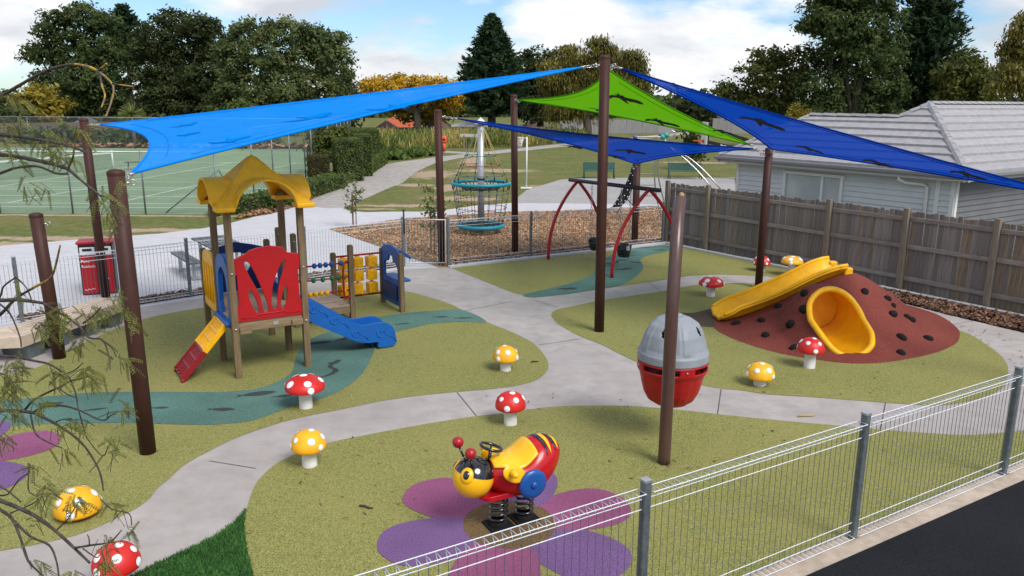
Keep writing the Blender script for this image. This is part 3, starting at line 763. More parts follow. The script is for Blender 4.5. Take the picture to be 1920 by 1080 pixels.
BIRDQ = [(-1, .10), (-.8, .02), (-.5, -.06), (-.2, -.07), (-.12, .10), (-.04, .16), (.03, .09), (.06, -.02), (.25, .01), (.5, .0), (.75, .04), (.97, .02), (1.0, -.06), (.85, -.13), (.5, -.15), (.25, -.16), (.22, -.24), (.08, -.20), (.10, -.32), (-.06, -.22), (-.22, -.24), (-.15, -.17), (-.5, -.15), (-.8, -.06)]
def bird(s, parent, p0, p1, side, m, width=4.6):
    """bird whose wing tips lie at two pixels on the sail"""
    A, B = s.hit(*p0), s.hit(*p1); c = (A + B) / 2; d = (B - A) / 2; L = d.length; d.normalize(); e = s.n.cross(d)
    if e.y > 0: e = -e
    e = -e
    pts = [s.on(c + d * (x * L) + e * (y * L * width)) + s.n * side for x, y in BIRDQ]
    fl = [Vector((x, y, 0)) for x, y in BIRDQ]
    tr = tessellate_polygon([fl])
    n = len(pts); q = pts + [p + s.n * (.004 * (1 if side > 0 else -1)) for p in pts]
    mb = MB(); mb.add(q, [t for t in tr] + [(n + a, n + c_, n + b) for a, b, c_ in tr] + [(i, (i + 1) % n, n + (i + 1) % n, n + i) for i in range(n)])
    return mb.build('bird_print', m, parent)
def chain(parent, a, b, r=.012, name='chain'):
    a, b = Vector(a), Vector(b); L = (b - a).length; n = max(2, int(L / .065)); d = (b - a).normalized()
    u = d.orthogonal().normalized(); v = d.cross(u); mb = MB()
    for i in range(n):
        c = a + d * (L * (i + .5) / n); w = u if i % 2 else v; l = L / n * .72
        mb.tube([c + d * (math.cos(t) * l) + w * (math.sin(t) * l * .5) for t in np.linspace(0, 2 * math.pi, 9)[:-1]], r * .55, 5, closed=True)
    return mb.build(name, M_STEEL, parent)
def sail(name, label, s, m, ties, birds=(), side=-.006, mb_=M_BIRD, grp=None):
    o = empty(name, tuple(s.cen), 0, label, 'shade sail')
    w = Matrix.Translation(-s.cen)
    parts = [s.mesh('canopy', m, o)]
    mb = MB()
    for k in range(3): mb.tube(s.edge(k), .016, 6, caps=True)
    parts.append(mb.build('hem', m, o))
    mb = MB()
    for k in range(3):
        pts = []
        for i in range(3, 28):
            t = i / 30; c_ = .045; u_, v_ = (1 - c_) * (1 - t), (1 - c_) * t
            pts.append(s.pt(*((u_, v_, c_), (c_, u_, v_), (v_, c_, u_))[k]) + s.n * (.004 if side > 0 else -.004))
        mb.tube(pts, .0045, 4)
    parts.append(mb.build('stitched_seam', m, o))
    for a, b in ties: parts.append(chain(o, a, b))
    for p in s.P:
        mb = MB(); mb.ell(p, (.05, .05, .02)); parts.append(mb.build('corner_ring', M_STEEL, o))
    for b in birds: parts.append(bird(s, o, b[0], b[1], side, mb_))
    for p in parts: p.matrix_parent_inverse = w
    return o
tC = Vector((1.55, 14.02, 4.70))
s1 = Sail(AT(245, 326, 9.05), AT(187, 234, 15.6), AT(1092, 126, 13.95), (.085, .045, .045), sag=.0)
sail('shade_sail', 'light blue triangular shade sail slanting over the play tower', s1, M_SBLUE, [(s1.P[0], (-4.27, 8.80, 3.18)), (s1.P[1], (-8.33, 15.98, 3.6)), (s1.P[2], tC + Vector((-.09, 0, 0)))],
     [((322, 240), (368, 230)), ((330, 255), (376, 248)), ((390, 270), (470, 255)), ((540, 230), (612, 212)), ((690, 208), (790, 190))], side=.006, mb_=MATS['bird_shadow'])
s2 = Sail(AT(1140, 130, 14.25), AT(968, 187, 21.5), AT(1408, 272, 17.7), (.13, .10, .06), sag=.06)
sail('shade_sail', 'green shade sail with black birds between the middle post and the timber fence', s2, M_SGREEN, [(s2.P[0], tC + Vector((.05, .05, -.03))), (s2.P[1], P_9 + Vector((.04, -.05, 4.1))), (s2.P[2], P_R + Vector((-.08, 0, 3.0)))],
     [((1139, 177), (1208, 191)), ((1207, 220), (1277, 235)), ((1104, 197), (1142, 209)), ((1115, 212), (1150, 222)), ((1335, 243), (1376, 252))])
s3 = Sail(AT(855, 222, 20.1), AT(1193, 308, 23.3), AT(1415, 279, 17.75), (.10, .06, .10), sag=.0)
sail('shade_sail', 'dark blue shade sail hanging low over the swings', s3, M_SDEEP, [(s3.P[0], P_8 + Vector((.05, 0, 3.72))), (s3.P[1], P_11 + Vector((-.05, -.07, 2.22))), (s3.P[2], P_R + Vector((-.07, -.03, 2.98)))],
     [((1150, 281), (1212, 289)), ((1135, 292), (1174, 297)), ((1051, 271), (1090, 279))])
s4 = Sail(AT(1163, 128, 13.9), AT(1446, 280, 17.45), AT(2040, 376, 10.9), (.09, .05, .05), sag=.0)
sail('shade_sail', 'long dark blue shade sail in front of the grey tiled house', s4, M_SDEEP, [(s4.P[0], tC + Vector((.08, 0, 0))), (s4.P[1], P_R + Vector((.03, -.08, 3.03))), (s4.P[2], P_OUT + Vector((-.08, 0, 3.1)))],
     [((1382, 218), (1473, 245)), ((1490, 273), (1545, 288)), ((1615, 299), (1676, 314)), ((1777, 320), (1852, 338))])

# ------------------------------------------------------------------ wire fences
def mesh_panel(L, H=1.2, sp=.07, rw=.0030, rh=.0050, roll=.10):
    """wire panel in local x-z: uprights with a triangular roll at top and bottom"""
    up, hz = MB(), MB()
    n = int(L / sp)
    z0, z1 = .06, H
    for i in range(n + 1):
        x = L * i / n
        up.tube([(x, 0, z0 + .02), (x, 0, z1 - .05)], rw, 4, caps=False)
        for (zb, sg) in ((z1, 1), (z0, -1)):
            zi = zb - sg * .065
            hz.tube([(x, 0, zi), (x, roll * .5, zb), (x, -roll * .5, zb)], rw * 1.25, 4, caps=False)
    for z, y in ((z1, roll * .5), (z1, -roll * .5), (z1 - .065, 0), (z1 - .15, 0), (z0, roll * .5), (z0, -roll * .5), (z0 + .05, 0), (z0 + .14, 0)):
        hz.tube([(0, y, z), (L, y, z)], rh, 4, caps=False)
    a, b = up.mesh('wire_uprights'), hz.mesh('wire_rails')
    a.materials.append(M_WIRED); b.materials.append(M_WIRE)
    return a, b
def wire_fence(name, pts, label, posts, panel_cache, H=1.22, post_r=.03, pm=None, skip=()):
    o = empty(name, tuple(pts[0]), 0, label, 'fence')
    inv = Matrix.Translation(-Vector(pts[0]))
    for p in posts:
        mb = MB(); mb.box((p.x, p.y, H / 2 + .03), (post_r * 2, post_r * 2, H + .06), math.atan2(pts[1].y - pts[0].y, pts[1].x - pts[0].x))
        q = mb.build('fence_post', pm or M_GALVD, o, bevel=.006); q.matrix_parent_inverse = inv
        mb = MB(); mb.box((p.x, p.y, H + .067), (post_r * 2.2, post_r * 2.2, .018), math.atan2(pts[1].y - pts[0].y, pts[1].x - pts[0].x))
        c = mb.build('post_cap', M_GALV, q)
    for i, (a, b) in enumerate(zip(pts[:-1], pts[1:])):
        if i in skip: continue
        d = b - a; L = round(d.length - .07, 2)
        if L not in panel_cache: panel_cache[L] = mesh_panel(L, H - .02)
        u = panel_cache[L]
        pr = bpy.data.objects.new('wire_panel', u[0]); COL.objects.link(pr); pr.parent = o
        pr.matrix_parent_inverse = inv
        pr.location = a + d.normalized() * .035; pr.rotation_euler = (0, 0, math.atan2(d.y, d.x))
        r = bpy.data.objects.new('wire_roll', u[1]); COL.objects.link(r); r.parent = pr
    return o
cache = {}
fp = [fpt(s, 0.02) for s in np.arange(-2.64 * 3, 2.64 * 5.1, 2.64)]
wire_fence('wire_fence', fp, 'close wire pool fence with steel posts along the driveway in front', fp, cache, H=1.24, post_r=.032)
wire_fence('wire_fence', LF, 'wire pool fence along the left behind the platform bench', LF, cache, H=1.2)
bfp = [G(841, 500), G(995, 484.5), Vector((2.55, 22.2, 0)), Vector((4.45, 23.35, 0))]
wire_fence('wire_fence', bfp, 'wire pool fence between the swings and the wood chips', bfp, cache, H=1.2)
# gate
g0, g1 = Vector(LF[4]), G(841, 500)
gt = empty('gate', tuple(g0), 0, 'galvanised tube gate with black latch beside the chip bed', 'gate')
inv = Matrix.Translation(-g0); gd = (g1 - g0).normalized()
mb = MB(); a, b = g0 + gd * .07, g1 - gd * .07
mb.tube([a + Vector((0, 0, .1)), a + Vector((0, 0, 1.2)), b + Vector((0, 0, 1.2)), b + Vector((0, 0, .1))], .022, 8, closed=True)
q = mb.build('gate_frame', M_GALV, gt); q.matrix_parent_inverse = inv
mb = MB(); nW = int((b - a).length / .075)
for i in range(1, nW):
    p = a + (b - a) * (i / nW); mb.tube([p + Vector((0, 0, .1)), p + Vector((0, 0, 1.2))], .006, 4, caps=False)
q = mb.build('gate_bars', M_GALVD, gt); q.matrix_parent_inverse = inv
mb = MB(); p = g0 + gd * .03; mb.box(p + Vector((0, 0, .98)), (.05, .05, .26)); mb.tube([p + Vector((0, 0, 1.1)), p + Vector((0, 0, 1.42))], .022, 8); mb.ell(p + Vector((0, 0, 1.43)), .032)
q = mb.build('latch', M_BLACK, gt); q.matrix_parent_inverse = inv
# ------------------------------------------------------------------ timber paling fence
pf = empty('paling_fence', tuple(FA), 0, 'tall weathered timber paling fence along the right side', 'fence')
pinv = Matrix.Translation(-FA)
pang = math.atan2(FD.y, FD.x)
FL_ = 15.6
def fe(s, o, z): p = FA + FD * s + FN * o; return Vector((p.x, p.y, z))
rnd = random.Random(3)
pmesh = []
for k_ in range(6):
    mb = MB(); w_ = .094 + .004 * (k_ % 3); hh = 1.74 + .012 * (k_ % 4)
    mb.box((0, 0, hh / 2 + .03), (w_, .018, hh)); pmesh.append(mb.mesh('paling'))
    pmesh[-1].materials.append(M_PAL)
pb_ = MB(); pb_.box((0, 0, .90), (.094, .018, 1.74)); pb_ = pb_.mesh('paling'); pb_.materials.append(M_PALB)
n_p = int(FL_ / .1025)
for i in range(n_p):
    me = pmesh[rnd.randrange(6)] if rnd.random() > .13 else pb_
    o = bpy.data.objects.new('paling', me); COL.objects.link(o); o.parent = pf; o.matrix_parent_inverse = pinv
    o.location = fe(.06 + i * .1025, .045 + rnd.uniform(-.003, .003), rnd.uniform(-.012, .012)); o.rotation_euler = (rnd.uniform(-.006, .006), rnd.uniform(-.008, .008), pang + rnd.uniform(-.008, .008))
sp_ = [0.0, 1.62, 3.42, 5.30, 7.36, 9.25, 11.2, 13.2, 15.2]
sp_ = [0.0, 1.57, 3.45, 5.40, 7.34, 9.23, 11.15, 13.1, 15.1]
for s_ in sp_:
    mb = MB(); mb.box((0, 0, .93), (.115, .10, 1.86)); o = mb.build('fence_post', M_FPOST, pf, bevel=.006); o.matrix_parent_inverse = pinv
    o.location = fe(s_, -.045, 0); o.rotation_euler = (rnd.uniform(-.01, .01), rnd.uniform(-.012, .012), pang)
for a_, b_ in zip(sp_[:-1], sp_[1:]):
    for z_ in (.30, 1.02, 1.62):
        mb = MB(); mb.box((0, 0, 0), (b_ - a_ - .117, .05, .095)); o = mb.build('rail', M_RAIL, pf, bevel=.004); o.matrix_parent_inverse = pinv
        o.location = fe((a_ + b_) / 2, .0085, z_ + rnd.uniform(-.012, .012)); o.rotation_euler = (0, rnd.uniform(-.006, .006), pang)

# ------------------------------------------------------------------ grey tiled house beside the fence
HC = Vector((10.87, 19.18, 0)); HU = Vector((.565, -.825, 0)).normalized(); HV = Vector((.825, .565, 0)).normalized(); TP_ = .679; EZ = 2.45
hs = empty('house', (HC.x, HC.y, 0), 0, 'pale weatherboard house with grey tiled hip roof behind the timber fence', 'house')
hinv = Matrix.Translation(-HC)
def hp(l, s, z=0.0):      # l along the eave away from the corner, s inwards
    p = HC - HU * l + HV * s; return Vector((p.x, p.y, z))
def hb(mb, name, m, bevel=0, parent=None, solid=0):
    o = mb.build(name, m, parent or hs, bevel=bevel, solid=solid)
    if parent is None: o.matrix_parent_inverse = hinv
    return o
OV = .45
WL = 7.7 - OV
# left wall boards (each lapped), wall runs l from OV to WL at s=OV
nb = 16; bh = 2.32 / nb
wins = [(4.05, 5.85, .95, 2.16)]
def boards(pa, pb, nrm, m, wl, window=None):
    d = (pb - pa); L = d.length; d.normalize()
    mb = MB(); c = (pa + pb) / 2 - nrm * .06; mb.bar(Vector((pa.x, pa.y, 1.15)) - nrm * .07, Vector((pb.x, pb.y, 1.15)) - nrm * .07, .08, 2.3)
    hb(mb, 'wall_core', m)
    for i in range(nb):
        segs = [(0, L)]
        if window and i * bh + bh > window[2] and i * bh < window[3]: segs = [(0, window[0]), (window[1], L)]
        for a_, b_ in segs:
            q0, q1 = pa + d * a_, pa + d * b_
            z0, z1 = i * bh, (i + 1) * bh + .015
            mb = MB()
            mb.add([Vector((q.x, q.y, z)) + nrm * o_ for q in (q0, q1) for z, o_ in ((z0, .040), (z1, .004), (z1, -.02), (z0, -.02))], [(0, 1, 2, 3), (7, 6, 5, 4), (0, 4, 5, 1), (1, 5, 6, 2), (2, 6, 7, 3), (3, 7, 4, 0)])
            hb(mb, 'weatherboard', m)
lw_a, lw_b = hp(WL, OV), hp(OV, OV)
boards(lw_a, lw_b, -HV, M_BOARD, WL, (WL - 5.45, WL - 3.55, .95, 2.1))
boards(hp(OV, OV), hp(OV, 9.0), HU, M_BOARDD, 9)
boards(hp(WL, OV), hp(WL, 6.0), -HU, M_BOARD, 6)
# window
wx0, wx1, wz0, wz1 = 3.55, 5.45, .95, 2.1
wn = empty('window', tuple(hp((wx0 + wx1) / 2, OV)), 0); wn.parent = hs; wn.matrix_parent_inverse = hinv; winv = Matrix.Translation(-hp((wx0 + wx1) / 2, OV))
mb = MB(); f_ = -HV * .03
for a_, b_ in (((wx0, wz0), (wx1, wz0)), ((wx0, wz1), (wx1, wz1))):
    mb.bar(hp(a_[0] - .08, OV, a_[1]) + f_, hp(b_[0] + .08, OV, b_[1]) + f_, .09, .09)
for x_, w_ in ((wx0, .09), (wx1, .09), (wx0 + .62, .07)):
    mb.bar(hp(x_, OV, wz0 + .046) + f_ * 1.1, hp(x_, OV, wz1 - .046) + f_ * 1.1, .09, w_, up=HU)
o = mb.build('frame', M_WHITE, wn, bevel=.006); o.matrix_parent_inverse = winv
for a_, b_ in ((wx0 + .05, wx0 + .585), (wx0 + .655, wx1 - .05)):
    mb = MB(); mb.bar(hp(a_, OV, (wz0 + wz1) / 2) + f_ * .2, hp(b_, OV, (wz0 + wz1) / 2) + f_ * .2, .012, wz1 - wz0 - .1); o = mb.build('pane', M_GLASS, wn); o.matrix_parent_inverse = winv
# corner boards, downpipe
for l_, s_ in ((OV + .04, OV - .03), (OV - .03, OV + .04), (OV + .42, OV - .03), (WL - .02, OV - .03), (WL + .03, OV + .04)):
    mb = MB(); mb.box(hp(l_, s_, 1.16), (.11, .028, 2.30) if s_ < OV else (.028, .11, 2.30), math.atan2(HU.y, HU.x)); hb(mb, 'corner_board', M_WHITE)
mb = MB(); q = lambda l, s, z: hp(l, s, z)
mb.tube([q(1.72, OV - .38, 2.32), q(1.72, OV - .38, 2.20), q(1.62, OV - .25, 2.12), q(1.2, OV - .09, 2.10), q(1.12, OV - .08, 2.02), q(1.12, OV - .08, .0)], .045, 12); hb(mb, 'downpipe', M_WHITE)
# roof planes built as lapped tile courses
def plane_courses(eave0, eave1, up_dir, prof, n_c, m, name='tile_course'):
    """prof(s)-> (t0,t1) fraction limits along the eave line at inward distance s"""
    d = (eave1 - eave0); L = d.length; d.normalize()
    smax = 2.43; ds = smax / n_c
    for i in range(n_c):
        s0, s1 = i * ds, (i + 1) * ds + .03
        for (a0, b0), (a1, b1) in zip(prof(s0, s0), prof(min(s1, smax), s0)):
            if b0 - a0 < .05: continue
            if b1 - a1 < .02: a1 = b1 = (a1 + b1) / 2; b1 += .02
            v = []
            for s_, a_, b_, dz in ((s0, a0, b0, .075), (s1, a1, b1, .012)):
                for t_ in (a_, b_):
                    p = eave0 + d * t_ + up_dir * s_; v.append(Vector((p.x, p.y, EZ + TP_ * s_ + dz)))
            lo = [p - Vector((0, 0, .07)) for p in v]
            mb = MB(); mb.add(v + lo, [(0, 1, 3, 2), (4, 6, 7, 5), (0, 4, 5, 1), (1, 5, 7, 3), (3, 7, 6, 2), (2, 6, 4, 0)])
            hb(mb, name, m)
S2 = 1.89           # lower wing ridge distance
def left_prof(s, s0):    # t measured from the corner backwards (l)
    e = 7.7 - s if s0 < S2 - .02 else 2.43 + (2.43 - s)
    return [(s, max(e, s))]
plane_courses(hp(0, 0), hp(7.7, 0), HV, left_prof, 9, M_ROOF)
plane_courses(hp(0, 0), hp(0, 13), -HU, lambda s, s0: [(s, 13)], 9, M_ROOF)
# rear planes so that the roof is closed from the side
mb = MB()
A1, A2, A3, A4 = hp(7.7, 0, EZ), hp(7.7 - S2, S2, EZ + TP_ * S2), hp(7.7 - S2, 8, EZ + TP_ * S2), hp(7.7, 8, EZ)
mb.add([A1, A2, A3, A4], [(0, 1, 2, 3)])
B1, B2, B3, B4 = hp(2.43, 2.43, EZ + TP_ * 2.43), hp(2.43, 13, EZ + TP_ * 2.43), hp(2.43 + 2.43 - S2, 13, EZ + TP_ * S2), hp(2.43 + 2.43 - S2, S2, EZ + TP_ * S2)
mb.add([B1, B4, B3, B2], [(0, 1, 2, 3)])
mb.add([B4, B3, A3, A2], [(0, 1, 2, 3)])
o = hb(mb, 'rear_roof', M_ROOF)
# ridge and hip cap tiles
def caps(a, b, n):
    d = b - a
    for i in range(n):
        p0 = a + d * (i / n); p1 = a + d * ((i + 1.12) / n)
        mb = MB(); side = d.cross(Vector((0, 0, 1))).normalized(); v = []
        for p, up in ((p0, .065), (p1, .045)):
            v += [p - side * .11 + Vector((0, 0, .0 + up - .045)), p - side * .05 + Vector((0, 0, up + .02)), p + side * .05 + Vector((0, 0, up + .02)), p + side * .11 + Vector((0, 0, up - .045))]
        mb.add(v, [(0, 4, 5, 1), (1, 5, 6, 2), (2, 6, 7, 3), (0, 1, 2, 3), (7, 6, 5, 4), (3, 7, 4, 0)]); hb(mb, 'ridge_tile', M_RIDGE)
pk = hp(2.43, 2.43, EZ + TP_ * 2.43)
caps(hp(0, 0, EZ + .02), pk, 11)
caps(pk, hp(2.43, 13, pk.z), 26)
caps(hp(2.43 + 2.43 - S2, S2, EZ + TP_ * S2), pk, 3)
caps(hp(7.7 - S2, S2, EZ + TP_ * S2), hp(2.43 + 2.43 - S2, S2, EZ + TP_ * S2), 6)
caps(hp(7.7, 0, EZ + .02), hp(7.7 - S2, S2, EZ + TP_ * S2), 8)
# gutters, fascia, soffit
for a_, b_, nrm, nm in ((hp(-.06, -.06), hp(7.78, -.06), -HV, 'left'), (hp(-.06, -.06), hp(-.06, 13), HU, 'right'), (hp(7.76, -.06), hp(7.76, 8), -HU, 'end')):
    z = lambda p, h: Vector((p.x, p.y, h))
    mb = MB(); mb.bar(z(a_, EZ - .04), z(b_, EZ - .04), .12, .10); hb(mb, 'gutter', M_GUT, bevel=.02)
    i_ = -nrm * .085
    mb = MB(); mb.bar(z(a_ + i_, EZ - .12), z(b_ + i_, EZ - .12), .03, .13); hb(mb, 'fascia', M_FASC)
    i_ = -nrm * (.05 + OV / 2)
    mb = MB(); mb.bar(z(a_ + i_, EZ - .15), z(b_ + i_, EZ - .15), OV + .02, .02); hb(mb, 'soffit', M_FASC)
# ------------------------------------------------------------------ play tower (one bolted structure)
tw = empty('play_tower', (-4.11, 11.38, 0), math.radians(31.8), 'timber and plastic play tower with amber roof, blue slide and bead bars', 'play tower')
XZ = Matrix(((1, 0, 0, 0), (0, 0, -1, 0), (0, 1, 0, 0), (0, 0, 0, 1)))     # (x,y)->(x,z), thickness along -y
def MXZ(y): return Matrix.Translation((0, y, 0)) @ XZ
def MYZ(x): return Matrix.Translation((x, 0, 0)) @ Matrix(((0, 0, 1, 0), (1, 0, 0, 0), (0, 1, 0, 0), (0, 0, 0, 1)))   # (x,y)->(y,z)
def sm2(pts, k=4): return [(p.x, p.y) for p in catmull([Vector((a, b, 0)) for a, b in pts], k)]
posts_t = [(0, 0, 2.66), (1.06, 0, 2.66), (1.06, 1.0, 2.66), (0, 1.0, 2.66), (0, 2.03, 1.66), (1.06, 2.03, 1.72), (1.6, 2.27, 1.74), (1.6, 3.25, 1.72), (2.66, 2.27, 1.44), (2.66, 3.25, 1.13), (3.7, 3.25, 1.14), (3.7, 2.3, 1.18)]
for x, y, h in posts_t:
    mb = MB(); mb.box((x, y, h / 2), (.095, .095, h)); mb.box((x, y, h + .012), (.095, .095, .024), taper=.72)
    p = mb.build('timber_post', M_TIM, tw, bevel=.008)
    if h > 1.5:
        mb = MB()
        for z in (.78, 1.62):
            if z < h:
                mb.lathe([(.018, 0), (.018, .012), (.0, .018)], 10, (0, 0, 0))
                vs = mb.v[-30:]; mb.v[-30:] = [(x + v[0], y - .048 - v[2], z + v[1]) for v in vs]
        mb.build('bolt', M_GALV, p)
# beams and decks
for a, b in (((0.05, -.0, .79), (1.01, -.0, .79)), ((1.06, .05, .79), (1.06, .95, .79)), ((.05, 1.0, .79), (1.01, 1.0, .79)), ((0, .05, .79), (0, .95, .79)), ((0, 1.05, .79), (0, 1.98, .79)), ((1.06, 1.05, .79), (1.06, 1.98, .79)), ((.05, 2.03, .79), (1.01, 2.03, .79)),
             ((1.65, 2.27, .22), (2.61, 2.27, .22)), ((1.65, 3.25, .22), (2.61, 3.25, .22)), ((1.6, 2.32, .22), (1.6, 3.2, .22)), ((2.66, 2.32, .22), (2.66, 3.2, .22))):
    mb = MB(); mb.bar(a, b, .045, .13); mb.build('beam', M_TIMH, tw, bevel=.005)
for cx_, cz_ in ((.14, .745), (.92, .775)):
    mb = MB(); mb.box((cx_, -.0465, cz_), (.17, .046, .09)); mb.build('cleat', M_TIMH, tw, bevel=.005)
for i in range(10):
    mb = MB(); mb.box((.53, .045 + .1 * i + .005, .868), (1.10, .092, .024)); mb.build('deck_board', M_DECK, tw)
for i in range(10):
    mb = MB(); mb.box((.53, 1.05 + .1 * i, .868), (1.10, .092, .024)); mb.build('deck_board', M_DECK, tw)
for i in range(10):
    mb = MB(); mb.box((2.13, 2.32 + .1 * i - .01, .30), (1.0, .092, .024)); mb.build('deck_board', M_DECK, tw)
mb = MB(); mb.box((.60, -.0255, .80), (.075, .004, .055)); mb.build('maker_plate', mat('plate_grey', (.45, .42, .38), .5, (.2, .19, .17), nscale=120), tw)
# roof
def roof_fn(u_, v_):
    u, v = u_ * 2 - 1, v_ * 2 - 1
    m_ = max(abs(u), abs(v))
    pyr = max(0.0, .74 * (1 - m_ * 1.04))
    z = pyr
    for a_ in (u, v):
        if abs(a_) < .60: z = max(z, .40 * math.sqrt(max(0, 1 - (a_ / .60) ** 2)) * 1.0)
    ex_ = 1.0
    lim = .70
    du = lim * u; dv = lim * v
    # the barrel ends stand out a little from the corners
    if abs(v) < .60: du *= 1.0 + .06 * max(0, abs(u) - .75) / .25
    if abs(u) < .60: dv *= 1.0 + .06 * max(0, abs(v) - .75) / .25
    return Vector((.53 + du, .5 + dv, 2.585 + z * .93))
mb = MB(); mb.grid(roof_fn, 72, 72); rf = mb.build('roof', M_PORN, tw, solid=-.03)
mb = MB()
for k_ in range(4):
    a_ = k_ * math.pi / 2; c_, s_ = math.cos(a_), math.sin(a_)
    for (r_, w_) in ((.18, 2), (.34, 4), (.52, 5)):
        for i in range(w_ + 1):
            t_ = (i / w_ * 2 - 1) * .86 * r_
            x0, y0 = t_, -r_; x1, y1 = t_, -r_ - .09
            pts = []
            for x_, y_ in ((x0, y0), (x1, y1)):
                X, Y_ = x_ * c_ - y_ * s_, x_ * s_ + y_ * c_
                p = roof_fn((X + 1) / 2, (Y_ + 1) / 2); pts.append(p + Vector((0, 0, .034)))
            mb.tube(pts, .009, 4)
    for sx in (-1, 1):
        pts = []
        for i in range(9):
            r_ = .06 + .80 * i / 8
            X, Y_ = (sx * r_) * c_ - (-r_) * s_, (sx * r_) * s_ + (-r_) * c_
            pts.append(roof_fn((X + 1) / 2, (Y_ + 1) / 2) + Vector((0, 0, .032)))
        if sx > 0: mb.tube(pts, .014, 6)
o_ = mb.build('shingle_relief', M_PORN, rf); o_['kind'] = 'stuff'
for sx in (-1, 1):
    for sy in (-1, 1):
        mb = MB(); mb.box((.53 + sx * .575, .5 + sy * .575, 2.575), (.27, .27, .07)); mb.build('roof_foot', M_PORN, rf, bevel=.02)
# red front panel
def rp(px, py): return (.05 + (px - 448) / 117 * .95, .87 + ((597 - (px - 448) * .085) - py) / 122.)
outer = [(.03, .875), (1.03, .875), (1.035, 1.10), (.985, 1.14), (.985, 1.58), (1.015, 1.62), (1.015, 1.83), (.84, 1.865), (.80, 1.90), (.76, 1.955), (.60, 1.985), (.40, 1.975), (.28, 1.945), (.22, 1.90), (.05, 1.83), (.05, 1.62), (.075, 1.58), (.075, 1.14), (.03, 1.10)]
hol = [[(465, 487), (474, 487), (485, 510), (494, 535), (500, 555), (504, 572), (499, 580), (494, 572), (491, 552), (485, 535), (474, 512)],
       [(537, 481), (539, 490), (528, 520), (522, 545), (521, 566), (516, 575), (511, 568), (511, 550), (516, 525), (526, 500)],
       [(469, 539), (475, 538), (482, 555), (486, 572), (484, 580), (479, 575), (472, 558)], [(536, 532), (541, 536), (537, 562), (531, 574), (527, 570), (530, 551)]]
mb = MB(); mb.plate(outer, [sm2([rp(*p) for p in h], 3) for h in hol], .035, MXZ(-.005))
pn = mb.build('front_panel', M_PRED, tw, bevel=.008)
mb = MB(); mb.tube([(.10, -.026, .93), (.28, -.026, .93), (.34, -.026, .965), (.74, -.026, .965), (.80, -.026, .93), (.97, -.026, .93)], .008, 6); mb.build('raised_border', M_PRED, pn)
# blue doorway on the ramp side, yellow panel behind it
od = [(.055, .80), (.945, .80), (.945, 1.60), (.87, 1.70), (.72, 1.80), (.50, 1.84), (.28, 1.80), (.13, 1.70), (.055, 1.60)]
hd = sm2([(.24, .90), (.76, .90), (.76, 1.40), (.68, 1.56), (.50, 1.63), (.32, 1.56), (.24, 1.40)], 3)
mb = MB(); mb.plate(od, [hd], .07, MYZ(0.0)); dw = mb.build('doorway_panel', M_PBLU, tw, bevel=.012)
mb = MB(); mb.box((-.05, .5, .835), (.12, .84, .06)); mb.build('door_sill', M_PBLU, dw, bevel=.015)
oy = [(1.06, .76), (1.97, .76), (1.97, 1.40), (1.92, 1.46), (1.92, 1.60), (1.78, 1.70), (1.5, 1.74), (1.25, 1.70), (1.11, 1.60), (1.11, 1.46), (1.06, 1.40)]
mb = MB(); mb.plate(oy, [], .05, MYZ(-.01)); yp = mb.build('side_panel', M_PYEL, tw, bevel=.015)
mb = MB()
for y_ in (1.22, 1.42, 1.62, 1.81): mb.tube([(-.038, y_, .92), (-.042, y_, 1.2), (-.038, y_, 1.52)], .022, 8)
mb.build('moulded_rib', M_PYEL, yp)
# rear blue panel with round window, and the side panel towards the low platform
ob = [(.055, .88), (1.005, .88), (1.005, 1.62), (.80, 1.68), (.53, 1.74), (.26, 1.68), (.055, 1.62)]
hb_ = [[(.53 + .24 * math.cos(t), 1.36 + .2 * math.sin(t)) for t in np.linspace(0, 2 * math.pi, 21)[:-1]]]
mb = MB(); mb.plate(ob, hb_, .04, MXZ(2.03)); mb.build('rear_panel', M_PDBLU, tw, bevel=.01)
ob2 = [(1.055, .88), (1.975, .88), (1.975, 1.55), (1.5, 1.66), (1.055, 1.55)]
mb = MB(); mb.plate(ob2, [[(1.5 + .2 * math.cos(t), 1.28 + .22 * math.sin(t)) for t in np.linspace(0, 2 * math.pi, 21)[:-1]]], .04, MYZ(1.06)); mb.build('rear_panel', M_PBLU, tw, bevel=.01)
# ramp: yellow upper and dark red lower slotted plates
def ramp(a, b, y0, y1, m, name, n_long, parent=tw):
    a, b = Vector(a), Vector(b); d = (b - a); L = d.length; d.normalize(); nrm = Vector((d.z, 0, -d.x))
    if nrm.z < 0: nrm = -nrm
    M = Matrix(((d.x, 0, nrm.x, a.x), (0, 1, 0, 0), (d.z, 0, nrm.z, a.z), (0, 0, 0, 1)))
    hl = []; w = y1 - y0
    for i in range(n_long):
        u0 = .03 + i * (L - .04) / n_long; u1 = u0 + (L - .04) / n_long - .035
        for j in range(5):
            v0 = y0 + .045 + j * (w - .06) / 5; hl.append([(u0, v0), (u1, v0), (u1, v0 + .062), (u0, v0 + .062)])
    mb = MB(); mb.plate([(0, y0), (L, y0), (L, y1), (0, y1)], hl, .03, M)
    o = mb.build(name, m, parent)
    mb = MB(); mb.plate([(.01, y0 + .01), (L - .01, y0 + .01), (L - .01, y1 - .01), (.01, y1 - .01)], [], .008, M @ Matrix.Translation((0, 0, -.05))); mb.build('ramp_tray', M_PORN if m is M_PYEL else mat('ramp_slot_shade_red', (.09, .006, .008), .6), o)  # backing plate for a recessed look; slot shade is put into the darker red
    for y in (y0 - .012, y1 + .012):
        mb = MB(); mb.bar(a + Vector((0, y, -.01)), b + Vector((0, y, -.01)), .022, .085); mb.build('side_rail', m, o, bevel=.006)
    return o
ramp((-.09, 0, .80), (-.42, 0, .44), .22, .78, M_PYEL, 'upper_ramp', 3)
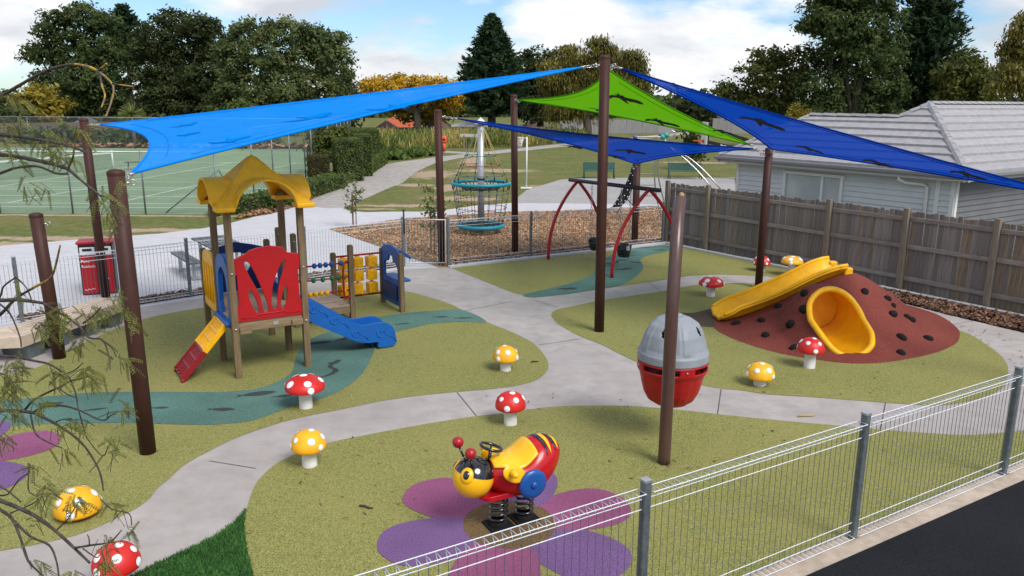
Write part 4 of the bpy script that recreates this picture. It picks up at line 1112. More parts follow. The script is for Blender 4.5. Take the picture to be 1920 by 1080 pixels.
lr = ramp((-.42, 0, .43), (-.76, 0, .06), .22, .78, M_PREDD, 'lower_ramp', 3)
mb = MB()
for y in (.21, .79): mb.tube([(-.75, y, .07), (-.77, y, .0)], .022, 8)
for y in (.26, .42, .58, .74): mb.tube([(-.72, y - .03, .12), (-.76, y, .10), (-.72, y + .03, .12)], .012, 6)
mb.build('ramp_foot', M_PREDD, lr)
mb = MB(); mb.tube([(-.06, .18, .80), (-.06, .82, .80)], .028, 10)
for y in (.2, .4, .6, .8): mb.ell((-.07, y, .80), (.036, .04, .036))
mb.build('hinge_bar', M_PRED, tw)
# blue slide
sl_o = empty('slide'); sl_o.parent = tw
top = [(1.10, 1.02), (1.22, 1.0), (1.36, .93), (1.7, .70), (1.95, .53), (2.10, .47), (2.35, .475), (2.5, .46), (2.61, .38), (2.66, .26), (2.66, .055), (2.36, .045), (2.35, .14), (2.18, .155), (2.0, .20), (1.82, .30), (1.10, .74)]
for y in (.27, .73):
    mb = MB(); mb.plate(sm2(top, 3), [], .05, MXZ(y)); so = mb.build('slide_side', M_PBLU, sl_o, bevel=.014)
    mb = MB(); sg = -1 if y < .5 else 1
    for cx, cz, r in ((1.28, .86, .085), (1.62, .63, .085), (1.97, .36, .08), (2.42, .30, .10)):
        pts = [(cx + r * (1 - t * .12) * math.cos(t + 2.6), y + sg * .026, cz + r * (1 - t * .12) * math.sin(t + 2.6)) for t in np.linspace(0, 7.2, 22)]
        mb.tube(pts, .010, 5)
        mb.tube([(cx + r * .9, y + sg * .026, cz - r * .4), (cx + r * 1.9, y + sg * .026, cz - r * 1.0), (cx + r * 2.6, y + sg * .026, cz - r * 1.9)], .009, 5)
    o_ = mb.build('swirl_relief', M_PBLU, so); o_['kind'] = 'stuff'
fl = [(1.05, .87), (1.2, .84), (1.45, .68), (1.75, .47), (1.98, .325), (2.15, .28), (2.5, .27), (2.62, .20), (2.655, .07)]
def slf(u, v):
    t = u * (len(fl) - 1); i = min(int(t), len(fl) - 2); f = t - i
    return Vector((fl[i][0] * (1 - f) + fl[i + 1][0] * f, .27 + .46 * v, fl[i][1] * (1 - f) + fl[i + 1][1] * f + .05 * (2 * v - 1) ** 4))
mb = MB(); mb.grid(slf, 24, 8); mb.build('slide_bed', M_PBLU, sl_o, solid=.03)
mb = MB(); mb.tube([(2.28, .36, .2), (2.28, .36, 0)], .022, 8); mb.tube([(2.28, .64, .2), (2.28, .64, 0)], .022, 8); mb.build('slide_leg', M_PDBLU, sl_o)
# abacus bars
ab = empty('abacus'); ab.parent = tw
for z, m_, ts in ((1.13, M_PBLU, (.33, .44, .55, .66, .85)), (.86, M_PGRN, (.30, .48, .66, .79, .90)), (.60, M_PYEL, (.22, .33, .44, .55, .89))):
    mb = MB(); mb.tube([(1.64, 2.27, z), (2.62, 2.27, z)], .016, 8); bar_ = mb.build('bead_bar', M_PRED, ab)
    for t in ts:
        mb = MB(); mb.ell((1.64 + .98 * t, 2.27, z), (.046, .052, .052), 14, 9); mb.build('bead', m_, bar_)
# curved red hand rail beside the bead bars
mb = MB(); mb.tube(catmull([(2.62, 2.24, 1.17), (2.52, 2.18, 1.15), (2.47, 2.15, 1.05), (2.47, 2.15, .55), (2.52, 2.18, .48), (2.62, 2.24, .46)], 5, False), .02, 8); mb.tube([(2.47, 2.15, .56), (2.55, 2.3, .42), (2.47, 2.15, .45)], .012, 6); mb.build('hand_rail', M_PRED, tw)
# noughts and crosses panel
nc = empty('game_panel'); nc.parent = tw
for z in (1.06, .22):
    mb = MB(); mb.tube([(2.70, 3.25, z), (3.66, 3.25, z)], .02, 8); mb.build('frame_bar', M_PRED, nc)
rr_ = random.Random(2)
for i in range(3):
    x = 2.86 + .30 * i
    mb = MB(); mb.tube([(x, 3.25, .22), (x, 3.25, 1.06)], .014, 6); rod = mb.build('rod', M_PYEL, nc)
    for j in range(3):
        z = .365 + .27 * j
        mb = MB(); M_ = Matrix.Rotation(rr_.uniform(-.4, .4), 3, 'Z'); mb.box((x, 3.25, z), (.205, .17, .215), M=M_)
        mb.lathe([(.05, .10), (.05, .13), (.03, .135)], 10, (x, 3.25, z))
        c_ = mb.build('game_block', M_PYEL, rod, bevel=.018)
        mb = MB()
        for sg in (-1, 1):
            q = []
            for t in np.linspace(0, 2 * math.pi, 15)[:-1]: q.append(M_ @ Vector((.06 * math.cos(t), sg * .086, .06 * math.sin(t))) + Vector((x, 3.25, z)))
            if (i + j) % 2: mb.tube(q, .008, 5, closed=True)
            else:
                for s2 in (-1, 1): mb.tube([M_ @ Vector((-.07, sg * .086, -.07 * s2)) + Vector((x, 3.25, z)), M_ @ Vector((.07, sg * .086, .07 * s2)) + Vector((x, 3.25, z))], .008, 5)
        mb.build('game_mark', M_PYEL, c_)
# blue shop window panel
ow = [(2.345, .10), (3.205, .10), (3.205, 1.20), (3.05, 1.26), (2.78, 1.30), (2.5, 1.26), (2.345, 1.20)]
hw = [(2.44, .64), (3.10, .64), (3.10, .86), (3.0, .98), (2.92, .95), (2.86, 1.08), (2.70, 1.08), (2.64, .95), (2.56, .98), (2.44, .86)]
mb = MB(); mb.plate(ow, [hw], .05, MYZ(3.70)); sw_ = mb.build('shop_panel', M_PBLU, tw, bevel=.012)
mb = MB(); mb.box((3.82, 2.775, .615), (.24, .80, .05)); mb.build('counter', M_PBLU, sw_, bevel=.015)
aw = [(0, 2.30), (0, 3.25), (.26, 3.25), (.30, 3.13), (.26, 3.01), (.30, 2.89), (.26, 2.775), (.30, 2.66), (.26, 2.54), (.32, 2.42), (.26, 2.30)]
MA = Matrix.Translation((3.72, 0, 1.24)) @ Matrix.Rotation(math.radians(38), 4, 'Y')
mb = MB(); mb.plate(aw, [], .04, MA); mb.build('awning', M_PBLU, sw_, bevel=.01)
mb = MB(); mb.box((3.66, 2.775, .36), (.04, .70, .30)); mb.build('recess_panel', M_PDBLU, sw_, bevel=.01)

# ------------------------------------------------------------------ mushrooms
def mushroom(base, h, R, capm, label, seed, dome=.62, lean=(0, 0), stem=.42, group=None):
    o = empty('mushroom', (base.x, base.y, 0), seed * 1.3, label, 'mushroom stool', group)
    o.rotation_euler = (lean[0], lean[1], seed * 1.3)
    sr = R * stem; ch = R * dome * 1.45
    zc = h - ch
    mb = MB(); mb.lathe([(0.001, .0), (sr * 1.04, .0), (sr * 1.0, .02), (sr * .96, zc * .6), (sr * .98, zc + .03)], 20); mb.build('stem', M_STEM, o)
    mb = MB(); rs = random.Random(seed)
    prof = [(sr * .9, zc + .035), (R * .86, zc - .004), (R * .97, zc + .008)]
    for i in range(0, 11):
        a = i / 10 * math.pi / 2
        prof.append((max(R * math.cos(a) ** .86, .001), zc + .03 + (ch - .03) * math.sin(a) ** .98))
    mb.lathe(prof, 28); cp = mb.build('cap', capm, o)
    # white dots set on the cap
    def cap_pt(a, phi):
        r = R * math.cos(a) ** .86; z = zc + .03 + (ch - .03) * math.sin(a) ** .98
        return Vector((r * math.cos(phi), r * math.sin(phi), z))
    ds = [(1.42, rs.uniform(0, 6))] + [(.72 + rs.uniform(-.1, .1), rs.uniform(-.15, .15) + k * 2 * math.pi / 5) for k in range(5)] + ([(.16, .6 + rs.uniform(-.2, .2) + k * 2 * math.pi / 3) for k in range(3)])
    for a, ph in ds:
        p = cap_pt(a, ph); tu = (cap_pt(min(a + .02, 1.56), ph) - cap_pt(a - .02, ph)).normalized(); tv = Vector((-math.sin(ph), math.cos(ph), 0)); nn = tv.cross(tu).normalized()
        if nn.dot(p - Vector((0, 0, zc))) < 0: nn = -nn
        r = R * rs.uniform(.165, .215)
        mb = MB(); vs = []; fs = []
        K = 14; cen = p + nn * .004
        rings = [(1.0, .0), (.86, .005)]
        for f_, up in rings:
            for k in range(K):
                t = 2 * math.pi * k / K; q = (tu * math.cos(t) + tv * math.sin(t)) * r * f_
                # follow the curve of the cap
                d2 = (r * f_) ** 2 / (2 * R) * 1.05
                vs.append(cen + q - nn * d2 + nn * up)
        vs.append(cen + nn * .006)
        for k in range(K): fs.append((k, (k + 1) % K, K + (k + 1) % K, K + k)); fs.append((K + k, K + (k + 1) % K, 2 * K))
        mb.add(vs, fs, 0, True); mb.build('dot', M_DOT, cp, fixn=False)
    return o
mush = [((948, 695), .40, .20, 'Y', 'yellow mushroom stool at the tip of the tower island'), ((574, 765), .46, .27, 'R', 'red mushroom stool at the edge of the teal stream'),
        ((957, 796), .45, .20, 'R', 'red mushroom stool beside the path just behind the bee rider'), ((581, 874), .44, .20, 'Y', 'yellow mushroom stool in front of the curving path'),
        ((148, 968), .30, .22, 'Y', 'yellow mushroom stool under the overhanging branch'), ((225, 1108), .44, .195, 'R', 'red mushroom stool cut by the bottom edge'),
        ((1424, 723), .36, .21, 'Y', 'yellow mushroom stool right of the swinging pod'), ((1517, 690), .50, .205, 'R', 'red mushroom stool in front of the yellow tunnel'),
        ((1332, 556), .44, .27, 'R', 'wide red mushroom stool behind the foot of the yellow slide'), ((1427, 509), .40, .21, 'R', 'red mushroom stool half hidden by the brown post'),
        ((1483, 518), .50, .26, 'Y', 'yellow mushroom stool by the timber fence'), ((1536, 521), .44, .21, 'R', 'red mushroom stool peeping over the top of the yellow slide')]
for i, (p, h, R, c, lb) in enumerate(mush):
    mushroom(G(*p), h, R, M_CAPR if c == 'R' else M_CAPY, lb, i + 1, dome=(.76 if R < .24 else .48), lean=(0, .0), stem=.44 if R < .24 else .34, group='mushroom stools')
# ------------------------------------------------------------------ red climbing mound with slide, tunnel and grips
pkx, pky, HM = 6.42, 14.75, .96
ol_px = [(1335, 610), (1345, 622), (1375, 637), (1420, 653), (1470, 666), (1530, 676), (1590, 683), (1650, 682), (1700, 675), (1750, 664), (1785, 650), (1798, 636)]
ol = [G(*p) for p in ol_px] + [Vector((8.35, 14.4, 0)), Vector((8.45, 15.5, 0)), Vector((7.9, 16.5, 0)), Vector((6.8, 16.9, 0)), Vector((5.6, 16.6, 0)), Vector((4.6, 15.9, 0)), Vector((3.95, 15.1, 0))]
OLs = catmull(ol, 8)
ola = np.array([(math.atan2(p.y - pky, p.x - pkx), math.hypot(p.x - pkx, p.y - pky)) for p in OLs]); ola = ola[np.argsort(ola[:, 0])]
ola = np.vstack([ola[-1:] - [2 * math.pi, 0], ola, ola[:1] + [2 * math.pi, 0]])
def Rm(th): return float(np.interp(th, ola[:, 0], ola[:, 1]))
# tunnel axis
TC = Vector((5.56, 13.28, .485)); TD = Vector((.06, -1, 0)).normalized(); TS = Vector((-TD.y, TD.x, 0)); RT = .445
if TS.x < 0: TS = -TS
TES, TET = [-1, -.6, -.3, 0, .5, 1], [.74, .67, .48, .12, -.12, -.26]
def t_end(ph):            # where the tube is cut, ph=0 side, pi/2 top
    return float(np.interp(math.sin(ph), TES, TET))
def z_cut(t): return TC.z + RT * float(np.interp(t, TET[::-1], TES[::-1]))
def tun(ph, t, r=RT): return TC + TD * t + TS * (math.cos(ph) * r) + Vector((0, 0, math.sin(ph) * r))
def hm(x, y):
    dx_, dy_ = x - pkx, y - pky; r = math.hypot(dx_, dy_); th = math.atan2(dy_, dx_)
    s = min(1.0, r / Rm(th))
    h = HM * (1 - s ** 1.55) ** 2.0
    q = Vector((x, y, 0)) - Vector((TC.x, TC.y, 0)); t = q.dot(TD); d = q.dot(TS)      # swelling of the mound round the tunnel
    zc = min(1.0, max(0.0, z_cut(t) + .04))
    back = 1.0 if t > -.48 else max(0.0, 1 - ((-.48 - t) / .48) ** 2)
    h2 = zc * back * math.exp(-(d / .66) ** 4) * min(1.0, (1 - s) / .10)
    return max(h, h2, (h ** 5 + h2 ** 5) ** .2) + .018
md_ = empty('climbing_mound', (pkx, pky, 0), 0, 'brick red rubber mound with black grips, yellow slide and yellow tunnel', 'play mound')
minv = Matrix.Translation((-pkx, -pky, 0))
def mbuild(mb, name, m, parent=None, **kw):
    o = mb.build(name, m, parent or md_, **kw)
    if parent is None: o.matrix_parent_inverse = minv
    return o
def mfn(u, v):
    th = -math.pi + 2 * math.pi * u; r = Rm(th) * v
    x, y = pkx + r * math.cos(th), pky + r * math.sin(th)
    return Vector((x, y, hm(x, y)))
def in_tunnel(u, v):
    p = mfn(u, v) - TC
    t = p.dot(TD); q = Vector((p.dot(TS), p.z))
    return q.length < RT + .012 and -.62 < t < .76
mb = MB(); mb.grid(mfn, 220, 90, wrapu=True, skip=in_tunnel); mbuild(mb, 'mound_surface', M_RED_R)
mb = MB(); mb.grid(lambda u, v: tun(2 * math.pi * u, -.66 + (.66 + t_end(2 * math.pi * u)) * v, RT * (.84 + .16 * min(1, v * 1.6))), 40, 26, wrapu=True); tu_ = mbuild(mb, 'tunnel', mat('tunnel_yellow', (.84, .40, .006), .28, (.72, .33, .006), nscale=5, detail=6, coat=.3), solid=.012)
mb = MB(); mb.tube([tun(ph, t_end(ph), RT + .012) for ph in np.linspace(0, 2 * math.pi, 97)[:-1]], .052, 10, closed=True); mbuild(mb, 'tunnel_rim', M_PYEL)
mb = MB()
for t0 in (-.60,): mb.tube([tun(ph, t0, RT * .845) for ph in np.linspace(0, 2 * math.pi, 41)[:-1]], .009, 5, closed=True)
o_ts = mb.build('tunnel_seam', MATS['tunnel_yellow'], tu_)
mb = MB(); mb.add([tun(ph, -.655, RT * .86) for ph in np.linspace(0, 2 * math.pi, 33)[:-1]], [tuple(range(32))]); mb.build('tunnel_end', MATS['tunnel_yellow'], tu_)
# slide over the mound
a0, b0 = Vector((6.27, 15.05, 0)), Vector((3.94, 14.86, 0)); sdv = (b0 - a0).normalized(); ssd = Vector((-sdv.y, sdv.x, 0)); SL = (b0 - a0).length
zp = [(0, .96), (.10, .94), (.3, .70), (.5, .47), (.7, .27), (.85, .15), (.94, .10), (1.0, .075)]
def zsl(t): return float(np.interp(t, [q[0] for q in zp], [q[1] for q in zp]))
zt = np.linspace(0, 1, 60); zs = np.array([zsl(t) for t in zt]); ker = np.ones(13) / 13
for _ in range(2): zs = np.convolve(np.pad(zs, 6, 'edge'), ker, 'valid')
zs = np.maximum(zs, np.array([hm(*(a0 + sdv * (SL * t)).xy) + .05 for t in zt]))
zs = np.convolve(np.pad(zs, 4, 'edge'), np.ones(9) / 9, 'valid')
def slide_fn(u, v):
    t = u; x = v * 2 - 1; z = float(np.interp(t, zt, zs))
    wd = .36 + .014 * math.sin(t * 14)
    if t > .90: wd *= 1 - .18 * ((t - .9) / .1) ** 2
    if t < .06: wd *= 1.05
    p = a0 + sdv * (SL * t) + ssd * (x * wd)
    wall = .20 * max(0, (abs(x) - .52) / .48) ** .75 if abs(x) > .52 else .012 * math.cos(x * 9)
    wall *= (1.0 if t < .86 else 1 - .62 * (t - .86) / .14)
    return Vector((p.x, p.y, z + wall))
mb = MB(); mb.grid(slide_fn, 64, 26); so = mbuild(mb, 'mound_slide', M_PYEL, solid=.06)
mb = MB()
for x in (-1, 1):
    pts = [slide_fn(t, (x + 1) / 2) for t in np.linspace(0, .985, 40)]
    mb.tube(pts, .035, 8)
mbuild(mb, 'slide_edge', M_PYEL)
mb = MB(); p = a0 - sdv * .05
for k_, x in enumerate((-.30, -.10, .13, .31)):
    q = p + ssd * x; mb.box((q.x, q.y, .96 + (.045 if abs(x) > .2 else 0)), (.16, .13, .16), math.atan2(sdv.y, sdv.x))
mbuild(mb, 'slide_head', M_PYEL, bevel=.03)
sheet('rubber_patch', [(1268, 588), (1300, 588), (1350, 578), (1345, 602), (1362, 612), (1335, 615), (1300, 611), (1285, 600)], .019, M_DBROWN_R, smooth=4, label='dark brown rubber patch at the foot of the yellow slide')
# grips
def mound_hit(px, py):
    r = ray(px, py); o = Vector((0, 0, CH)); prev = None
    for i in range(2400):
        t = 11 + i * .004; p = o + r * t
        if p.z <= hm(p.x, p.y): return p
    return None
for (gx, gy, sz) in ((1380, 607, 1), (1427, 601, .95), (1459, 575, .95), (1435, 629, 1), (1482, 608, 1.05), (1508, 580, 1.1), (1508, 550, 1.0), (1367, 566, .8), (1430, 543, .8), (1488, 652, .9), (1621, 547, 1.0), (1664, 560, .9), (1674, 589, 1.05), (1710, 600, .9), (1690, 633, 1.05), (1740, 635, 1.0), (1689, 662, 1.0), (1675, 573, .7), (1700, 594, .8)):
    p = mound_hit(gx, gy)
    if p is None: continue
    e_ = .05; nn = Vector((hm(p.x - e_, p.y) - hm(p.x + e_, p.y), hm(p.x, p.y - e_) - hm(p.x, p.y + e_), 2 * e_)).normalized()
    M_ = nn.to_track_quat('Z', 'Y').to_matrix() @ Matrix.Rotation(gx * .7, 3, 'Z')
    mb = MB(); rg = random.Random(gx); mb.ell(p, (.092 * sz, .074 * sz, .062 * sz), 14, 8, M=M_)
    mb.v = [tuple(Vector(v) + nn * rg.uniform(-.006, .006)) for v in mb.v]
    mbuild(mb, 'grip', M_RUBB)

# ------------------------------------------------------------------ swinging pod and its bent pole
pp = empty('pod_pole', (1.78, 8.56, 0), 0, 'bent brown steel pole carrying the red and grey pod', 'pole')
mb = MB(); mb.tube(catmull([(0, 0, 0), (0, 0, 1.0), (0, 0, 1.8), (.015, .06, 2.2), (.05, .2, 2.58), (.10, .42, 2.86), (.155, .61, 3.0)], 6, False), .072, 20); mb.build('pole', M_PODPOLE, pp)
mb = MB(); mb.tube([(.155, .61, 3.0), (.18, .68, 3.045)], .028, 10); mb.ell((.183, .69, 3.05), .035); mb.build('end_plug', mat('plug_tan', (.35, .22, .1), .6), pp)
pod = empty('pod_swing', (1.97, 9.28, .46), 0, 'hanging egg shaped pod with grey dome and red bowl', 'pod swing')
chain(pod, (0, 0, 1.12), (-.02, -.16, 2.46), .016)
rd = [(0, 0.0), (.10, .004), (.20, .03), (.29, .09), (.345, .19), (.38, .32), (.405, .44), (.425, .475), (.43, .50), (.432, .585), (.425, .60)]
def lat(prof, mod=None):
    zs_ = np.cumsum([0] + [math.hypot(prof[i + 1][0] - prof[i][0], prof[i + 1][1] - prof[i][1]) for i in range(len(prof) - 1)]); zs_ /= zs_[-1]
    rr, zz_ = [q[0] for q in prof], [q[1] for q in prof]
    def f(u, v):
        th = 2 * math.pi * u; r = float(np.interp(v, zs_, rr)); z = float(np.interp(v, zs_, zz_))
        if mod: r, z = mod(th, r, z)
        return Vector((r * math.cos(th), r * math.sin(th), z))
    return f
VO = math.radians(-78)
def rmod(th, r, z):
    k = ((th - VO) % (math.pi / 2)) / (math.pi / 2)
    if z < .43 and .12 < k < .88 and z > .04: r -= .012
    return r, z
def rskip(u, v):
    th = 2 * math.pi * u; k = ((th - VO) % (math.pi / 2)) / (math.pi / 2); p = lat(rd, rmod)(u, v)
    return .505 < p.z < .575 and .14 < k < .86
mb = MB(); mb.grid(lat(rd, rmod), 96, 60, wrapu=True, skip=rskip); mb.build('bowl', M_PRED, pod, solid=.02)
mb = MB()
for k in range(16):
    th = VO + k * math.pi / 8
    if k % 4 in (0,):
        for dz in (.545,):
            mb.ell((.436 * math.cos(th), .436 * math.sin(th), dz), (.012, .012, .012), 8, 6)
mb.build('bolt', M_GALV, pod)
gd_ = [(.424, .60), (.432, .60), (.428, .70), (.412, .715), (.395, .80), (.355, .93), (.295, 1.03), (.21, 1.10), (.12, 1.135), (.09, 1.14), (.0, 1.142)]
def gmod(th, r, z):
    k = ((th - VO) % (math.pi / 2)) / (math.pi / 2)
    k = abs(k - .5) * 2             # 0 panel centre, 1 rib centre
    if .73 < z < 1.1:
        zf = min(1, (z - .73) / .03, (1.10 - z) / .05)
        if k > .86: r += .010 * zf
        elif k < .68: r -= .012 * zf * min(1, (.68 - k) / .05)
    return r, z
gf = lat(gd_, gmod)
def gskip(u, v):
    th = 2 * math.pi * u; kk = ((th - VO) % (math.pi / 2)) / (math.pi / 2); p = gf(u, v)
    return ((kk - .5) / .08) ** 2 + ((p.z - .985) / .055) ** 2 < 1
mb = MB(); mb.grid(gf, 168, 64, wrapu=True, skip=gskip); mb.build('dome', M_PGREY, pod, solid=.02)
mb = MB(); mb.lathe([(.09, 1.143), (.09, 1.155), (.03, 1.165), (.001, 1.165)], 16); mb.build('top_plate', M_PGREY, pod)
mb = MB(); mb.lathe([(.001, .40), (.36, .40), (.36, .42), (.001, .42)], 24); mb.build('seat', M_PREDD, pod)

# ------------------------------------------------------------------ bee spring rider (generic bee shape)
bc = G(958, 982); BZ = math.radians(208)         # heading of the head
be = empty('bee_rider', (bc.x, bc.y, 0), BZ, 'red, yellow and black bee shaped spring rider with blue wheels', 'spring rider')
M_GRED = mat('gloss_red', (.46, .005, .010), .28, coat=.25, spec=.35); M_GYEL = mat('gloss_yellow', (.92, .48, .006), .3, coat=.2); M_GBLK = mat('gloss_black', (.008, .008, .009), .16, coat=.7); M_GBLU = mat('gloss_blue', (.006, .075, .30), .35, coat=.1)
# two coil springs
for x in (-.15, .14):
    mb = MB(); mb.tube([(x + .085 * math.cos(t), .085 * math.sin(t), .05 + .31 * t / (2 * math.pi * 5.6)) for t in np.linspace(0, 2 * math.pi * 5.6, 110)], .0125, 8); mb.build('spring', M_GBLK, be)
    mb = MB(); mb.box((x, 0, .03), (.26, .24, .02)); mb.lathe([(.1, .02), (.1, .06), (.06, .07)], 16, (x, 0, .02))
    mb.build('spring_base', M_RUBB, be, bevel=.005)
mb = MB(); mb.plate([(-.28, -.13), (.30, -.13), (.36, -.05), (.36, .05), (.30, .13), (-.28, .13), (-.32, 0)], [], .05, Matrix.Translation((0, 0, .39))); mb.build('belly_plate', M_GRED, be, bevel=.012)
# body: x forward is the head.  long ovoid, tail raised, saddle dip
def body(u, v):
    s = v; x = .27 - .80 * s
    R = .288 * (math.sin(math.pi * min(1, .10 + s * .90)) ** .55 if s < .999 else .0)
    R *= (.80 + .38 * s)
    zc = .60 + .115 * s * s - .025 * math.sin(s * math.pi)
    th = 2 * math.pi * u
    y = R * math.cos(th) * .92; z = R * math.sin(th)
    if z > 0: z *= .95 - .42 * math.exp(-((s - .36) / .2) ** 2)
    return Vector((x, y, zc + z))
mb = MB(); mb.grid(body, 36, 30, wrapu=True)
tip = body(0, 1)
bo = mb.build('body', M_GRED, be)
mb = MB(); mb.grid(lambda u, v: body(.25 + (u - .5) * (.34 - .14 * abs(v - .45)), .04 + v * .54) + Vector((0, 0, .012)), 14, 20); sd_ = mb.build('saddle', M_GYEL, bo, solid=.02)
for s0, m_ in ((.66, M_GBLK), (.715, M_GYEL), (.80, M_GBLK), (.85, M_GYEL)):
    mb = MB(); mb.grid(lambda u, v: body(.25 + (u - .5) * .34, s0 + (v - .0) * .055 * (1 - (2 * u - 1) ** 2) + .04 * abs(2 * u - 1)) * 1.0 + Vector((0, 0, .004)), 14, 4); mb.build('stripe', m_, bo, solid=.004)
# head: yellow below, black cap above
HCx, HR = Vector((.41, 0, .60)), .20
Mh = Matrix.Rotation(math.radians(-16), 3, 'Y')
def head(th0, th1, r, m_, nm):
    mb = MB()
    def f(u, v):
        ph = th0 + (th1 - th0) * v; a = 2 * math.pi * u
        return HCx + Mh @ Vector((r * math.cos(ph) * math.cos(a), r * .96 * math.cos(ph) * math.sin(a), r * 1.0 * math.sin(ph)))
    mb.grid(f, 36, 18, wrapu=True); return mb.build(nm, m_, be)
hd_ = head(-math.pi / 2, math.pi / 2, HR, M_GYEL, 'head')
cp_ = head(math.radians(16), math.pi / 2, HR + .006, M_GBLK, 'head_cap')
for sg in (-1, 1):
    n_ = Mh @ Vector((.74, .60 * sg, .30)); n_.normalize(); ctr = HCx + n_ * (HR - .028); M_ = n_.to_track_quat('Z', 'Y').to_matrix()
    mb = MB(); mb.ell(ctr, (.072, .082, .045), 16, 10, M=M_); e1 = mb.build('eye', M_GYEL, hd_)
    mb = MB(); mb.ell(ctr + n_ * .030, (.036, .046, .022), 14, 8, M=M_); mb.build('pupil', M_GBLK, e1)
    # antennae
    p0 = HCx + Vector((.06, .085 * sg, .185)); p1 = p0 + Vector((.03, .05 * sg, .10))
    mb = MB(); mb.tube([p0, p1], .011, 8); an = mb.build('antenna', M_GBLK, be)
    mb = MB(); mb.ell(p1 + Vector((.004, .008 * sg, .035)), .055, 16, 10); mb.build('antenna_ball', mat('ball_red', (.36, .008, .014), .35), an)
    # wings used as foot or hand boards, wheels
    wc = Vector((.09, .235 * sg, .66)); Mw = Matrix.Rotation(math.radians(-28), 3, 'Y') @ Matrix.Rotation(math.radians(sg * 12), 3, 'X')
    mb = MB(); mb.ell(wc, (.135, .020, .082), 20, 10, M=Mw); wg = mb.build('wing', M_GYEL, be)
    mb = MB(); mb.tube([wc + Vector((.03, 0, .03)), wc + Vector((.05, .11 * sg, .05))], .03, 12); mb.ell(wc + Vector((.05, .11 * sg, .05)), .031); mb.build('hand_grip', M_GYEL, wg)
    mb = MB(); c_ = Vector((-.10, .255 * sg, .525)); 
    prof = [(.001, .028), (.10, .03), (.14, .018), (.15, 0), (.14, -.018), (.10, -.03), (.001, -.03)]
    k0 = len(mb.v); mb.lathe(prof, 28); mb.v = [(c_.x + v[0], c_.y + v[2], c_.z + v[1]) for v in mb.v]; wh = mb.build('wheel', M_GBLU, be)
    mb = MB(); mb.ell(c_ + Vector((0, .032 * sg, 0)), (.036, .022, .036), 14, 8); mb.build('hub', M_GBLU, wh)
# steering wheel
swc = Vector((.22, 0, .87)); Ms = Matrix.Rotation(math.radians(-18), 3, 'Y')
mb = MB(); mb.tube([swc + Ms @ Vector((.105 * math.cos(t), .105 * math.sin(t), 0)) for t in np.linspace(0, 2 * math.pi, 29)[:-1]], .016, 8, closed=True)
for a_ in (0, 2.1, 4.2): mb.tube([swc + Ms @ Vector((0, 0, -.03)), swc + Ms @ Vector((.1 * math.cos(a_), .1 * math.sin(a_), 0))], .011, 6)
mb.tube([swc + Ms @ Vector((0, 0, -.02)), swc + Vector((.03, 0, -.17))], .018, 8); mb.build('steering_wheel', M_GBLK, be)
# ------------------------------------------------------------------ swings
ss = empty('swing_set', (2.5, 20.1, 0), 0, 'red arched swing frame with black top beam', 'swing set'); sinv = Matrix.Translation((-2.5, -20.1, 0))
def under(o, root, inv): o.matrix_parent_inverse = inv; return o
apx = [Vector((1.73, 21.2, 2.06)), Vector((3.26, 19.02, 2.08))]
feet = [(Vector((.96, 20.81, 0)), Vector((2.5, 21.54, 0))), (Vector((2.38, 18.56, 0)), Vector((4.14, 19.47, 0)))]
bd = (apx[1] - apx[0]).normalized()
mb = MB(); mb.tube([apx[0] - bd * .35, apx[1] + bd * .35], .05, 14); under(mb.build('top_beam', M_BLACK, ss), ss, sinv)
for a_, fs_ in zip(apx, feet):
    for f_ in fs_:
        pts = []
        for t in np.linspace(0, 1, 15):
            an = t * math.pi / 2; h = math.sin(an); k = 1 - (1 - math.cos(an))       # quarter arch
            k = 1 - t ** 2.4; h = t
            p = Vector((a_.x, a_.y, 0)) + (f_ - Vector((a_.x, a_.y, 0))) * k; pts.append((p.x, p.y, a_.z * h))
        mb = MB(); mb.tube(pts, .042, 12); under(mb.build('arch_leg', M_FRED, ss), ss, sinv)
def swing_seat(t0, label, tilt):
    c = apx[0] + (apx[1] - apx[0]) * t0
    o = empty('toddler_swing', (c.x, c.y, .32), math.atan2(bd.y, bd.x) + tilt, label, 'swing seat', 'toddler swing seats')
    for s in (-1, 1): chain(o, (s * .19, 0, .30), (s * .19, 0, 1.70), .011)
    mb = MB()
    def f(u, v):
        th = 2 * math.pi * u; z = .30 * v; r = .13 + .05 * v
        dip = .10 * max(0, math.cos(th - math.pi * 1.5)) * v
        return Vector((r * 1.25 * math.cos(th), r * math.sin(th), z - dip))
    mb.grid(f, 28, 10, wrapu=True, skip=lambda u, v: v < .55 and v > .15 and (abs(u - .68) < .045 or abs(u - .82) < .045)); mb.build('bucket', M_BLACK, o, solid=.02)
    mb = MB(); mb.lathe([(.001, 0), (.13, .0), (.13, .02), (.001, .02)], 16); mb.build('seat_base', M_BLACK, o)
    for s in (-1, 1):
        mb = MB(); mb.box((s * .21, -.03, .24), (.03, .10, .11)); mb.build('hanger_plate', M_GALV, o, bevel=.01)
    return o
swing_seat(.30, 'black toddler swing seat hanging nearer the red arch at left', .15)
swing_seat(.70, 'black toddler swing seat hanging nearer the timber fence', -.1)

